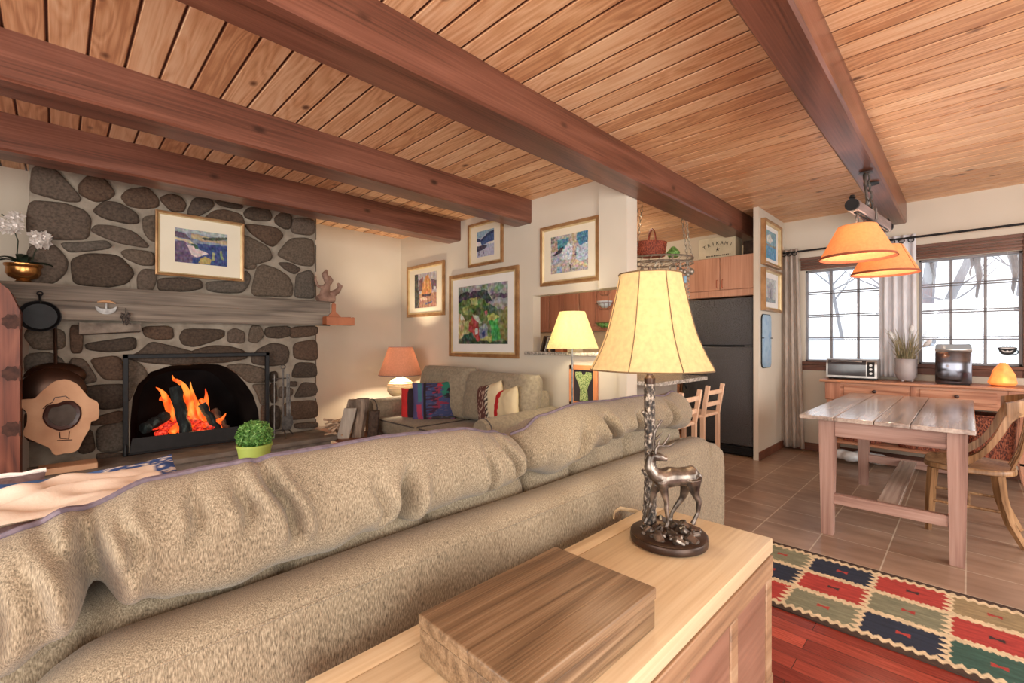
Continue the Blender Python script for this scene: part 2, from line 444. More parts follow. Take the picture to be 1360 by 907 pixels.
# beams
def beam(y0, y1, x0, x1, z0, label):
    mb = MB(); n = 30; rings = []
    for i in range(n+1):
        X = x0+(x1-x0)*i/n
        def w(k): return .004*noise.noise(Vector((X*1.3, k*7, y0)))
        c = .012
        rings.append([(X, y0+w(1), CH), (X, y0+w(2), z0+c), (X, y0+c+w(3), z0+w(4)), (X, y1-c+w(5), z0+w(4)), (X, y1+w(6), z0+c), (X, y1+w(7), CH)])
    mb.loft(rings)
    o = mb.build('ceiling_beam', M['beam'], org=(0, (y0+y1)/2, z0), smooth=25)
    tag(o, label, 'beam', 'exposed ceiling beams')
beam(1.755, 2.005, XB, XW, 2.467, 'long brown beam crossing the middle of the ceiling to the partition wall')
beam(3.12, 3.35, XB, XP, 2.455, 'brown ceiling beam ending above the painting of blue hills')
beam(4.26, 4.50, XB, XP, 2.455, 'brown ceiling beam nearest the stone fireplace')
beam(.45, .615, XB, XW, 2.48, 'brown ceiling beam that carries the two-shade pendant light')

# =============================================================== windows
M['sash'] = mat('white_sash', [(120, 118, 122), (140, 137, 140)], ns=8, rough=.45)
M['bamboo'] = wood('brown_blind', [(96, 66, 54), (136, 98, 82)], axis=1, fine=90, rings=3, rough=.5)
gm, gnt, gb = newmat('window_glass')
gt = N(gnt, 'ShaderNodeBsdfTransparent'); gg = N(gnt, 'ShaderNodeBsdfGlossy'); gg.inputs['Roughness'].default_value = .02
gx = N(gnt, 'ShaderNodeMixShader'); gx.inputs[0].default_value = .06
gnt.links.new(gt.outputs[0], gx.inputs[1]); gnt.links.new(gg.outputs[0], gx.inputs[2]); gnt.links.new(gx.outputs[0], gnt.nodes['Material Output'].inputs[0])
M['glass'] = gm
for k, (y0, y1, z0, z1) in enumerate((W1, W2, W3)):
    r = bpy.data.objects.new('window_%d' % (k+1), None); COL.objects.link(r); r['kind'] = 'structure'; ORG[r.name] = Vector((XW, (y0+y1)/2, z0)); r.location = ORG[r.name]
    mb = MB(); mb.box(XW+.07, XW+.075, y0, y1, z0, z1); mb.build('pane', M['glass'], r)
    mb = MB(); f = .022
    for a, b in ((y0, y0+f), (y1-f, y1)): mb.box(XW+.04, XW+.1, a, b, z0, z1, .003)
    for a, b in ((z0, z0+f), (z1-f, z1)): mb.box(XW+.04, XW+.1, y0, y1, a, b, .003)
    for i in (1, 2): yy = y0+(y1-y0)*i/3; mb.box(XW+.05, XW+.09, yy-.011, yy+.011, z0, z1, .003)
    for i in (1, 2, 3):
        zz = z0+(z1-z0)*i/4
        mb.box(XW+.05, XW+.068, y0, y1, zz+.004, zz+.016, .002); mb.box(XW+.05, XW+.068, y0, y1, zz-.018, zz-.006, .002)
    mb.build('window_frame', M['sash'], r)
    mb = MB(); mb.box(XW-.025, XW+.06, y0-.03, y1+.03, z0-.035, z0, .004); mb.box(XW-.012, XW, y0-.03, y1+.03, z0-.10, z0-.037, .003); mb.build('window_sill', M['trim'], r)
    mb = MB()
    mb.box(XW-.015, XW-.001, y0-.05, y1+.05, z1+.115, z1+.15, .004)
    for i in range(4): mb.box(XW-.012-.004*(i % 2), XW-.001, y0-.04, y1+.04, z1+.002+i*.028, z1+.028+i*.028, .005, 2)
    if k == 1: mb.box(XW-.02, XW+.02, y0-.075, y0, z0-.1, z1+.15, .004)
    mb.build('window_header', M['bamboo'], r)

# =============================================================== outdoors
mb = MB(); n = 26; V = {}
for i in range(n+1):
    for j in range(n+1):
        X = 6.9+i*.35; Y = -7+j*.75
        z = -.3+1.75*(1/(1+math.exp(-(X-8.6)*2.2)))+.10*noise.noise(Vector((X*.5, Y*.5, 1)))
        V[i, j] = mb.bm.verts.new((X, Y, z))
for i in range(n):
    for j in range(n): mb.bm.faces.new((V[i, j], V[i+1, j], V[i+1, j+1], V[i, j+1]))
o = mb.build('snow_bank', M['snow'], org=(8, 0, 0), smooth=180); tag(o, 'snow bank rising outside the windows', 'snow', kind='stuff')
M['bark_pale'] = mat('haze_paled_bark', [(150, 152, 160), (176, 178, 186)], ns=14, scale=(1, 1, .2), rough=.9)  # bark colour paled to paint in the outdoor haze
def tree(pts, r0, label, nbr=7, seed=1):
    rnd = random.Random(seed); t = thing('bare_tree', label, 'tree', pts[0], group='bare trees outside the windows')
    m1 = MB(); k = len(pts); m1.tube(pts, [r0*(1-.55*i/(k-1)) for i in range(k)], 8); m1.build('trunk', M['bark_pale'], t)
    m2 = MB()
    for i in range(nbr):
        a = rnd.uniform(.25, .95); q = Vector(pts[0]).lerp(Vector(pts[-1]), a); d = Vector((rnd.uniform(-.2, .2), rnd.choice((-1, 1))*rnd.uniform(.4, 1), rnd.uniform(.2, .9)))
        L_ = rnd.uniform(.5, 1.3); p2 = q+d*L_*.5+Vector((0, 0, -.04)); p3 = q+d*L_
        m2.tube([q, p2, p3], [.016, .01, .004], 5)
        m2.tube([p2, p2+Vector((0, d.y*.25, .35))], [.008, .003], 4)
    m2.build('branch', M['bark_pale'], t)
tree([(9.6, .5, 1.2), (9.6, .42, 2.4), (9.7, .2, 3.6)], .10, 'pale bare tree seen through the left columns of the right window', 8, 3)
tree([(9.4, .42, 1.25), (9.4, .05, 2.3), (9.4, -.3, 3.4)], .07, 'leaning pale tree trunk crossing behind the right window', 6, 5)
tree([(9.9, -.55, 1.2), (9.9, -.62, 2.4), (9.9, -.75, 3.6)], .12, 'thick pale tree trunk at the right edge of the right window', 6, 8)
tree([(9.8, 1.55, 1.2), (9.8, 1.75, 2.4), (9.8, 1.9, 3.6)], .03, 'thin dark sapling seen through the left window', 12, 11)
tree([(10.4, 1.25, 1.3), (10.4, 1.0, 2.5), (10.4, .9, 3.7)], .025, 'thin twiggy sapling beside the curtain outside the left window', 12, 12)
M['ice'] = mat('ice', [(150, 158, 172), (176, 184, 196)], ns=10, rough=.15, spec=.6)
for (y, zt, zb, r, lab) in ((-.02, 2.206, 1.93, .013, 'short icicle hanging in the middle column of the right window'), (-.07, 2.206, 1.66, .03, 'long tapering icicle hanging in the middle column of the right window'),
                            (-.32, 2.206, 1.72, .04, 'thick blunt icicle hanging at the right side of the right window'), (.27, 2.206, 1.74, .022, 'icicle hanging near the left edge of the right window')):
    mb = MB(); p = []
    for i in range(9):
        q = i/8; p.append(Vector((6.62+.008*math.sin(i*1.7), y+.01*math.sin(i*1.1), zt+(zb-zt)*q)))
    mb.tube(p, [r*(1-(i/8)**1.8)+.003+.1*r*math.sin(i*2) for i in range(9)], 8); o = mb.build('icicle', M['ice'], org=(6.62, y, zb)); tag(o, lab, 'icicle', 'icicles outside the window')
mb = MB(); mb.box(6.34, 6.72, -3, 3, 2.2, 2.26, .01); o = mb.build('roof_eave', M['trim'], org=(6.5, 0, 2.2)); tag(o, 'brown roof eave outside above the windows', 'roof')

# =============================================================== curtains
M['curtain'] = mat('linen_curtain', [(158, 144, 132), (182, 168, 156)], scale=(1, 1, .25), ns=30, rough=.9, bmp=.1)
M['sheer'] = mat('pale_curtain', [(206, 206, 210), (226, 226, 230)], scale=(1, 1, .25), ns=30, rough=.9)
M['rod'] = M['black']
def curtain(y0, y1, y0b, y1b, zt, zb, m, label, folds, amp=.03):
    mb = MB(); rings = []; n = folds*10
    for k in range(24):
        q = k/23; z = zt+(zb-zt)*q; a, b = y0+(y0b-y0)*q, y1+(y1b-y1)*q; ring = []
        for side in (0, 1):
            rr = range(n+1) if side == 0 else range(n, -1, -1)
            for i in rr:
                s = i/n; ph = s*folds*2*math.pi
                X = 6.09+amp*(.7+.5*q)*math.sin(ph+.4*math.sin(q*3))+side*.004+.006*noise.noise(Vector((s*5, q*4, folds)))
                ring.append((X, a+(b-a)*s+.004*math.sin(ph*2), z))
        rings.append(ring)
    mb.loft(rings)
    t = thing('curtain', label, 'curtain', (6.09, (y0+y1)/2, zb)); mb.build('curtain_panel', m, t, smooth=180)
    g = MB()
    for i in range(folds): yy = y0+(y1-y0)*(i+.5)/folds; g.ring((6.06, yy, zt-.06), .022, .005, 'x', 16, 6)
    g.build('grommet', M['black'], t)
curtain(1.56, 1.40, 1.57, 1.33, 2.345, .03, M['curtain'], 'heavy beige curtain hanging in the corner left of the windows', 3, .028)
curtain(.66, .37, .66, .36, 2.34, .9, M['sheer'], 'light grey curtain hanging between the two windows behind the grass vase', 4, .024)
t = thing('curtain_rod', 'thin black curtain rod running above the windows', 'curtain rod', (6.08, 0, 2.305))
mb = MB(); mb.tube([(6.08, 1.56, 2.305), (6.08, -1.9, 2.305)], .011, 10); mb.build('rod', M['black'], t)
mb = MB()
for y in (1.5, .5, -.9): mb = MB(); mb.box(6.08, 6.19, y-.008, y+.008, 2.29, 2.305, .002); mb.box(6.185, 6.2, y-.02, y+.02, 2.26, 2.34, .003); mb.build('bracket', M['black'], t)
# =============================================================== stone fireplace
YF = 4.9
FX0, FX1 = -.14, 1.95
fp = thing('stone_fireplace', 'fieldstone fireplace with a rough grey timber mantel and raised stone hearth', 'fireplace', (.9, YF, 0))
arch = [(175, 606), (173, 560), (176, 528), (184, 508), (200, 494), (225, 486), (250, 484), (272, 483), (290, 484), (302, 488), (314, 496), (326, 509), (336, 524), (343, 545), (345, 575), (345, 585)]
AP = [onY(u, v, YF) for u, v in arch]
AP[0].z = AP[-1].z = .33; AP[0].x = AP[1].x-.001
ZT = CH
mb = MB()
mb.add([(FX0, YF, 0), (AP[0].x, YF, 0), (AP[0].x, YF, ZT), (FX0, YF, ZT)], [(0, 1, 2, 3)])
mb.add([(AP[-1].x, YF, 0), (FX1, YF, 0), (FX1, YF, ZT), (AP[-1].x, YF, ZT)], [(0, 1, 2, 3)])
pts = sorted(AP, key=lambda p: p.x)
for a, b in zip(pts, pts[1:]):
    if b.x-a.x > 1e-3: mb.add([(a.x, YF, a.z), (b.x, YF, b.z), (b.x, YF, ZT), (a.x, YF, ZT)], [(0, 1, 2, 3)])
mb.add([(FX1, YF, 0), (FX1, YN, 0), (FX1, YN, ZT), (FX1, YF, ZT)], [(0, 1, 2, 3)])
mb.add([(FX0, YF, 0), (FX0, YN, 0), (FX0, YN, ZT), (FX0, YF, ZT)], [(0, 1, 2, 3)])
mb.build('masonry', M['mortar'], fp, recalc=False)
M['soot'] = mat('sooty_firebrick', [(8, 8, 9), (26, 24, 24)], ns=4, rough=.95, spec=.1)
mb = MB(); inner = [Vector((.92+(p.x-.92)*.82, YF+.42, .33+(p.z-.33)*.9)) for p in AP]
mb.loft([[Vector(p) for p in AP], inner], cap=False, closed=False)
mb.add(inner, [list(range(len(inner)))])
mb.add([(AP[0].x, YF-.0, .335), (AP[-1].x, YF-.0, .335), (inner[-1].x, YF+.42, .335), (inner[0].x, YF+.42, .335)], [(0, 1, 2, 3)])
mb.build('firebox', M['soot'], fp, recalc=False)
# fieldstones, each a bulging outline; one mesh with its own tone per stone
A_, B_, C_, D_ = (20, 210, 5.038), (220, 230, 5.038), (20, 410, 4.533), (230, 410, 4.533)
ST = [(A_, [(108, 200), (122, 60), (265, 70), (435, 260), (420, 290), (330, 288), (120, 232)]), (A_, [(105, 285), (330, 305), (460, 350), (505, 410), (485, 540), (330, 545), (95, 530), (82, 420)]),
 (A_, [(430, 180), (490, 120), (590, 135), (668, 235), (620, 275), (540, 292), (435, 240)]), (A_, [(712, 260), (760, 210), (880, 195), (955, 270), (955, 325), (860, 338), (760, 320)]),
 (A_, [(525, 355), (600, 290), (690, 300), (810, 370), (825, 430), (760, 440), (600, 405)]), (A_, [(855, 400), (960, 385), (960, 560), (900, 545), (860, 490)]),
 (A_, [(515, 490), (545, 450), (640, 452), (790, 490), (885, 580), (870, 598), (700, 570), (580, 525)]), (A_, [(315, 568), (470, 562), (600, 552), (640, 590), (600, 610), (380, 632), (340, 605)]),
 (A_, [(382, 680), (480, 640), (690, 650), (795, 765), (740, 840), (600, 865), (400, 840), (385, 760)]), (A_, [(715, 630), (760, 612), (920, 630), (925, 715), (840, 715), (740, 670)]),
 (A_, [(820, 790), (860, 745), (945, 755), (940, 830), (915, 885), (825, 885)]), (A_, [(85, 600), (230, 565), (300, 620), (352, 690), (340, 760), (270, 830), (150, 845), (85, 830)]),
 (B_, [(-40, 170), (30, 140), (100, 160), (135, 210), (115, 255), (40, 255)]), (B_, [(-45, 705), (100, 700), (230, 715), (240, 770), (150, 790), (-40, 790)]),
 (B_, [(145, 270), (190, 165), (300, 175), (322, 215), (290, 250), (210, 290)]), (B_, [(262, 300), (330, 250), (400, 245), (500, 275), (525, 335), (500, 365), (300, 350)]),
 (B_, [(330, 180), (500, 195), (510, 235), (440, 235), (360, 215)]), (B_, [(525, 265), (560, 230), (680, 235), (708, 290), (690, 320), (600, 318), (540, 300)]),
 (B_, [(530, 350), (580, 345), (740, 365), (785, 420), (720, 490), (680, 480), (580, 410)]), (B_, [(495, 410), (560, 430), (690, 500), (712, 575), (600, 610), (495, 620)]),
 (B_, [(745, 545), (830, 440), (930, 435), (990, 455), (990, 620), (900, 615), (800, 575)]), (B_, [(730, 300), (780, 260), (840, 285), (830, 370), (790, 370), (735, 335)]),
 (B_, [(850, 300), (992, 310), (992, 400), (960, 415), (840, 400)]), (B_, [(755, 600), (830, 600), (900, 640), (860, 675), (800, 645)]),
 (B_, [(575, 790), (610, 640), (650, 612), (740, 640), (820, 690), (848, 760), (840, 828), (700, 820), (600, 820)]), (B_, [(868, 760), (875, 680), (960, 650), (990, 680), (992, 800), (988, 835), (865, 830)]),
 (B_, [(275, 725), (490, 720), (530, 650), (565, 690), (550, 750), (510, 800), (380, 800), (285, 785)]), (B_, [(520, 610), (600, 615), (590, 640), (540, 640)]),
 (C_, [(60, 170), (80, 120), (290, 125), (295, 240), (120, 245)]), (C_, [(330, 105), (408, 105), (405, 260), (335, 262)]), (C_, [(770, 110), (940, 105), (950, 180), (850, 185), (785, 165)]),
 (C_, [(430, 210), (560, 190), (718, 170), (720, 245), (560, 262), (440, 245)]), (C_, [(750, 262), (820, 198), (940, 225), (1080, 262), (1075, 340), (830, 330), (660, 300)]), (C_, [(455, 305), (630, 285), (665, 425), (540, 425), (490, 370)]),
 (C_, [(330, 330), (350, 300), (420, 310), (495, 430), (400, 450), (350, 400)]), (C_, [(380, 480), (500, 460), (665, 455), (660, 590), (520, 605), (430, 560)]),
 (C_, [(460, 660), (640, 610), (655, 680), (460, 705)]), (C_, [(490, 720), (620, 685), (660, 690), (660, 850), (500, 860)]), (C_, [(60, 280), (200, 262), (290, 310), (290, 400), (70, 420)]),
 (C_, [(60, 620), (200, 600), (280, 700), (220, 800), (60, 790)]), (C_, [(60, 440), (260, 430), (330, 520), (280, 590), (60, 600)]), (C_, [(380, 760), (460, 730), (480, 850), (400, 870), (350, 820)]),
 (C_, [(675, 300), (760, 340), (800, 400), (730, 460), (700, 540), (668, 560)]),
 (D_, [(40, 170), (70, 120), (300, 125), (300, 175), (130, 230), (60, 215)]), (D_, [(330, 140), (370, 118), (425, 140), (425, 205), (330, 200)]),
 (D_, [(450, 190), (470, 105), (520, 105), (545, 160), (500, 205)]), (D_, [(555, 150), (560, 112), (700, 105), (705, 160), (640, 178), (570, 172)]), (D_, [(712, 110), (865, 105), (862, 155), (790, 170), (708, 175)]),
 (D_, [(480, 330), (475, 285), (520, 240), (600, 205), (680, 225), (695, 270), (680, 330), (590, 345)]), (D_, [(725, 210), (862, 185), (868, 300), (840, 310), (728, 300)]), (D_, [(720, 380), (745, 325), (855, 330), (862, 400), (830, 412), (720, 412)]),
 (D_, [(700, 440), (740, 440), (735, 465), (700, 465)]), (D_, [(735, 520), (775, 445), (855, 450), (865, 500), (840, 525), (738, 532)]), (D_, [(660, 580), (700, 562), (855, 550), (868, 600), (862, 655), (690, 670), (655, 640)]),
 (D_, [(730, 690), (865, 682), (865, 712), (740, 722)]), (D_, [(582, 385), (620, 380), (625, 430), (585, 440)]), (D_, [(640, 470), (715, 480), (710, 520), (640, 535)]), (D_, [(582, 455), (618, 450), (622, 560), (585, 562)]), (D_, [(582, 585), (640, 590), (640, 720), (585, 722)]),
 (D_, [(110, 255), (230, 222), (330, 225), (420, 250), (445, 300), (300, 325), (110, 330)]), (D_, [(315, 345), (420, 330), (560, 365), (565, 440), (455, 445), (400, 400)]), (D_, [(475, 460), (565, 455), (565, 560), (525, 575), (505, 510)]), (D_, [(525, 590), (568, 580), (568, 720), (530, 715)]),
 (C_, [(500, 870), (640, 865), (640, 900), (500, 905)]), (D_, [(-20, 240), (100, 255), (100, 325), (0, 340), (-20, 330)])]
mb = MB(); cols = []; rnd = random.Random(3)
TONES = [(104, 88, 74), (118, 100, 86), (90, 76, 64), (124, 106, 90), (112, 88, 70), (116, 104, 92), (98, 80, 66)]
def smooth_poly(P):
    for _ in range(2):
        Q = []
        for i in range(len(P)):
            a, b = P[i], P[(i+1) % len(P)]; Q += [a.lerp(b, .17), a.lerp(b, .83)]
        P = Q
    return P
for k, ((ox, oy, sc), poly) in enumerate(ST):
    P = smooth_poly([onY(ox+x/sc, oy+y/sc, YF) for x, y in poly])
    c = sum(P, Vector())/len(P); tone = tuple(int(q*.84) for q in TONES[rnd.randrange(len(TONES))]); dep = rnd.uniform(.022, .042)
    rings = []
    ex = 1+.010/max(.03, (sum((p-c).length for p in P)/len(P)))
    P = [c+(p-c)*ex for p in P]
    for q, d in ((1.0, -.01), (.985, .35), (.94, .72), (.8, .93), (.5, 1.0), (.2, 1.02)):
        ring = []
        for p in P:
            pp = c+(p-c)*q; nn = noise.noise(pp*9+Vector((k, 0, 0)))*.009+noise.noise(pp*24)*.004
            ring.append(mb.bm.verts.new((pp.x, YF-d*dep-(nn if q < .99 else 0), pp.z))); cols.append(tone)
        rings.append(ring)
    for A, B in zip(rings, rings[1:]):
        for i in range(len(A)): mb.bm.faces.new((A[i], A[(i+1) % len(A)], B[(i+1) % len(A)], B[i]))
    mb.bm.faces.new(rings[-1])
# stones turning the right-hand corner
for z0, z1 in ((.36, .44), (.46, .66), (.68, .78), (.80, .96), (.98, 1.14), (1.16, 1.40), (1.72, 1.95), (2.0, 2.3), (2.34, 2.6)):
    y0 = YF+.02; ring = []
    n0 = len(mb.bm.verts); mb.box(FX1-.02, FX1+.018, y0-.01, YF+.24+.1*rnd.random(), z0, z1, .014, 2); cols += [tuple(int(q*.84) for q in TONES[rnd.randrange(7)])]*(len(mb.bm.verts)-n0)
mb.build('fieldstones', M['stone'], fp, colors=cols, smooth=55)
# mantel timber
M['oldwood'] = wood('weathered_timber', [(84, 74, 66), (126, 113, 100), (154, 140, 124)], axis=0, fine=50, rings=5, across=3, along=.4, rough=.8, bmp=.5)
YM = 4.74
mb = MB(); rings = []
for i in range(40):
    X = -.45+(2.04+.45)*i/39
    w = lambda k, s=.006: s*noise.noise(Vector((X*2.1, k*5.3, 2)))
    rings.append([(X, YF-.01, 1.43+w(1)), (X, YM+.01, 1.425+w(2)), (X, YM+w(3), 1.44), (X, YM+w(4), 1.555), (X, YM+.006+w(4), 1.56), (X, YM+w(5), 1.566), (X, YM+w(6), 1.66), (X, YM+.014, 1.682+w(7)), (X, YF+.04 if X < FX0 or X > FX1 else YF-.005, 1.684+w(8))])
mb.loft(rings); mb.build('mantel', M['oldwood'], fp, smooth=30)
a0, a1 = onY(105, 428, YF-.1), onY(187, 431, YF-.1)
M['ledgestone'] = mat('ledge_stone', [(96, 84, 74), (140, 126, 112)], ns=14, detail=8, rough=.9, bmp=.7)
mb = MB(); rings = []
for i in range(14):
    X = a0.x+(a1.x-a0.x)*i/13; k = .012*noise.noise(Vector((X*6, 3, 1))); t_ = .085-.03*(i/13)
    rings.append([(X, YF, 1.405), (X, YF-.11+k, 1.405), (X, YF-.12+k, 1.39), (X, YF-.11-k, 1.40-t_), (X, YF, 1.40-t_-.01)])
mb.loft(rings); mb.build('ledge', M['ledgestone'], fp, smooth=50)
M['slate'] = mat('hearth_slate', [(92, 82, 74), (138, 126, 112)], ns=6, detail=8, rough=.75, bmp=.4, bns=30)
mb = MB(); mb.box(-.15, 1.97, 4.42, YF, .285, .33, .008, 2)
mb.build('hearth_slab', M['slate'], fp)
mb = MB(); mb.box(-.13, 1.93, 4.47, YF, 0, .285, .006); mb.build('hearth_base', M['ledgestone'], fp)

# fire screen
sc_ = thing('fire_screen', 'black metal fireplace screen frame standing over the arched firebox', 'fire screen', (.95, 4.8, .33))
p0, p1, p2, p3 = onY(163, 471, 4.82), onY(357, 468, 4.82), onY(357, 574, 4.82), onY(163, 603, 4.82)
zT, zB = 1.155, .335; XL, XR = p0.x, p1.x
mb = MB()
mb.box(XL, XL+.035, 4.80, 4.83, zB, zT, .004); mb.box(XR-.035, XR, 4.80, 4.83, zB, zT, .004); mb.box(XL, XR, 4.80, 4.83, zT-.035, zT, .004); mb.box(XL, XR, 4.80, 4.83, zB, zB+.02, .004)
mb.build('frame', M['black'], sc_)
mb = MB(); mb.poly([(XL+.04, 4.80, zB+.02), (XR-.04, 4.80, zB+.02), (XR-.04, 4.83, zB+.13), (XL+.06, 4.83, zB+.13)], (0, .012, 0)); mb.build('ash_guard', M['black'], sc_)
mb = MB()
for X in (XL+.0, XR-.03): mb = MB(); mb.tube([(X+.015, 4.795, zB), (X+.015, 4.79, zB+.07), (X+.015, 4.797, zB+.09)], [.012, .009, .006], 8); mb.build('latch', M['black'], sc_)

# logs, embers and flames
M['char'] = mat('charred_wood', [(10, 13, 13), (30, 38, 37), (84, 96, 92)], scale=(1, 1, .6), ns=22, detail=6, rough=.85, bmp=.8, lo=.4, hi=.75)
M['greylog'] = mat('ashen_log', [(60, 48, 42), (116, 98, 84)], ns=18, detail=6, rough=.9, bmp=.6)
def flog(u0, v0, u1, v1, Y0, Y1, r, m, label):
    a, b = onY(u0, v0, Y0), onY(u1, v1, Y1); mb = MB(); n = 9
    P = [a.lerp(b, i/(n-1))+Vector((.006*math.sin(i*2.3), 0, .005*math.cos(i*1.9))) for i in range(n)]
    mb.tube(P, [r*(1+.1*math.sin(i*2.1)) for i in range(n)], 9)
    o = mb.build('fire_log', m, org=a, smooth=35); tag(o, label, 'log', 'logs burning in the fireplace')
flog(232, 514, 249, 582, 5.0, 4.92, .046, M['char'], 'charred log leaning upright in the middle of the fire')
flog(268, 537, 293, 577, 5.0, 4.93, .034, M['char'], 'blackened log leaning to the left in the right half of the fire')
flog(190, 570, 222, 552, 4.94, 5.08, .046, M['char'], 'short charred log end lying at the left of the embers')
flog(284, 545, 305, 577, 5.2, 5.02, .034, M['greylog'], 'grey ashen log lowest at the right of the flames')
mb = MB()
for i in range(46):
    X = .62+.52*rnd.random(); Y = 4.96+.2*rnd.random(); hgt = .10*max(0, 1-abs(X-.82)/.4)
    mb.ball((X, Y, .43+hgt*1.5*rnd.random()), .026+.018*rnd.random(), 7, (1.3, 1, .7))
M['ember'] = emit('glowing_embers', [(90, 10, 6), (220, 40, 24), (255, 90, 50)], 1.2, ns=40)
o = mb.build('ember_bed', M['ember'], org=(.85, 5.05, .35)); tag(o, 'glowing red embers under the logs', 'embers', kind='stuff')
M['flame'] = emit('flame', [(222, 52, 12), (248, 96, 24), (255, 150, 56)], 1.35, scale=(1, 1, .5), ns=14)
def flame(pts, label, Y=5.0, core=False):
    mb = MB(); P = [onY(u, v, Y+.03*math.sin(i)) for i, (u, v, r) in enumerate(pts)]
    # catmull resample
    Q, Rr = [], []
    for i in range(len(P)-1):
        p0, p1, p2, p3 = P[max(0, i-1)], P[i], P[i+1], P[min(len(P)-1, i+2)]
        for k in range(5):
            t = k/5; Q.append(.5*((2*p1)+(p2-p0)*t+(2*p0-5*p1+4*p2-p3)*t*t+(3*p1-p0-3*p2+p3)*t**3)); Rr.append(pts[i][2]*(1-t)+pts[i+1][2]*t)
    Q.append(P[-1]); Rr.append(pts[-1][2])
    D = 6.4/S2/606*1.0*1.05
    mb.tube(Q, [max(.0012, r*.0058) for r in Rr], 10)
    o = mb.build('flame', M['flame'], org=P[0], smooth=180); tag(o, label, 'flame', 'flames in the fireplace')
flame([(241, 577, 3), (232, 556, 5), (226, 545, 5.5), (221, 531, 5), (216, 521, 3), (207, 514, .3)], 'flame curling up at the far left of the fire', 5.06)
flame([(219, 534, 2), (215, 528, 2.5), (213, 532, 1.6)], 'small bright flame curl hooked left of the leaning log', 5.04)
flame([(262, 577, 7), (258, 560, 8.5), (254, 545, 8), (250, 530, 6), (245, 514, 4), (236, 506, 3), (231, 504, 2), (229, 498, .3)], 'tall broad orange flame rising behind the middle log', 5.12)
flame([(272, 578, 6), (270, 562, 7), (263, 545, 6), (258, 530, 3.5), (254, 516, 1.6), (253, 507, .3)], 'flame with a thin tip in the centre right of the fire', 5.12)
flame([(277, 556, 2), (273, 540, 5), (266, 530, 3)], 'short flame lapping over the right log', 5.1)
flame([(273, 548, 3), (273.5, 534, 4), (274, 524, 2), (272.5, 516, .3)], 'pointed flame at the right centre of the fire', 5.09)
flame([(292, 570, 4), (289, 560, 4), (295, 556, 2.6), (300, 549, .5)], 'small flame licking over the ashen log at the right', 4.99)
flame([(228, 575, 5), (234, 568, 6), (240, 560, 4)], 'low red flame at the left of the ember bed', 4.97)

# =============================================================== things around the fireplace
M['copper'] = mat('copper', [(96, 56, 34), (150, 92, 54)], ns=4, rough=.3, metal=.9)
M['brass'] = mat('brass', [(150, 100, 56), (196, 144, 84)], ns=6, rough=.25, metal=.9)
M['darkpan'] = mat('dark_copper', [(52, 34, 24), (78, 52, 38)], ns=5, rough=.3, metal=.7)
def disc_front(c, r, prof, mb, seg=28, sx=1, sz=1):
    """lathe whose axis is -y (faces the room)"""
    rings = []
    for rr, d in prof:
        rings.append([(c.x+rr*r*sx*math.cos(2*math.pi*k/seg), c.y-d, c.z+rr*r*sz*math.sin(2*math.pi*k/seg)) for k in range(seg)])
    mb.loft(rings)
# skillet
c = onY(53, 420, YM-.03); t = thing('skillet', 'black cast iron skillet hanging on the left of the mantel', 'skillet', c)
mb = MB(); disc_front(c, .112, [(.82, -.02), (1.0, .018), (.95, .02), (.80, -.006), (.02, -.008)], mb); mb.build('pan', M['black'], t)
mb = MB(); h = onY(53, 391, YM-.03); mb.tube([c+Vector((0, -.005, .095)), c.lerp(h, .75)+Vector((0, -.005, 0)), h], [.017, .014, .018], 8, flat=.5); mb.ring(h+Vector((0, 0, .006)), .014, .005, 'y', 12, 6); mb.build('handle', M['black'], t)
# ulu knife
c = onY(141, 408, YM-.012); t = thing('ulu_knife', 'crescent blade knife with a wooden grip hanging on the mantel', 'knife', c)
M['steel'] = mat('brushed_steel', [(110, 106, 102), (150, 146, 142)], ns=30, rough=.45, metal=.7)
M['grip'] = mat('pale_grip', [(176, 130, 92), (204, 158, 116)], ns=12)
mb = MB(); w_ = .062; pts = [(c.x-w_*1.0, c.y, c.z+.008)]+[(c.x-w_*math.cos(math.pi*i/12), c.y, c.z+.0-.055*math.sin(math.pi*i/12)) for i in range(13)]+[(c.x+w_, c.y, c.z+.008), (c.x+.03, c.y, c.z-.012), (c.x+.008, c.y, c.z-.012), (c.x-.008, c.y, c.z-.012), (c.x-.03, c.y, c.z-.012)]
mb.poly(pts, (0, -.003, 0)); mb.box(c.x-.006, c.x+.006, c.y-.006, c.y, c.z-.014, c.z+.03, .001); mb.build('blade', M['steel'], t)
mb = MB(); mb.tube([(c.x-.052, c.y-.008, c.z+.036), (c.x-.02, c.y-.008, c.z+.044), (c.x+.02, c.y-.008, c.z+.044), (c.x+.055, c.y-.008, c.z+.032)], [.004, .009, .009, .004], 8); mb.build('handle', M['grip'], t)
# key bunch
c = onY(167, 421, YM-.02); mb = MB()
for i in range(26):
    d = Vector((rnd.uniform(-.045, .045), rnd.uniform(-.02, .015), rnd.uniform(-.055, .06))); q = c+d*.7
    mb.tube([q, q+Vector((rnd.uniform(-.02, .02), -.01, -rnd.uniform(.02, .04)))], [.005, .0035], 5)
mb.tube([c+Vector((0, 0, .03)), c+Vector((0, .01, .07))], .003, 5)
o = mb.build('dried_bundle', mat('dark_twigs', [(40, 30, 26), (92, 80, 72)], ns=60), org=c); tag(o, 'small dark dried bundle hanging beside the crescent knife', 'dried bundle')
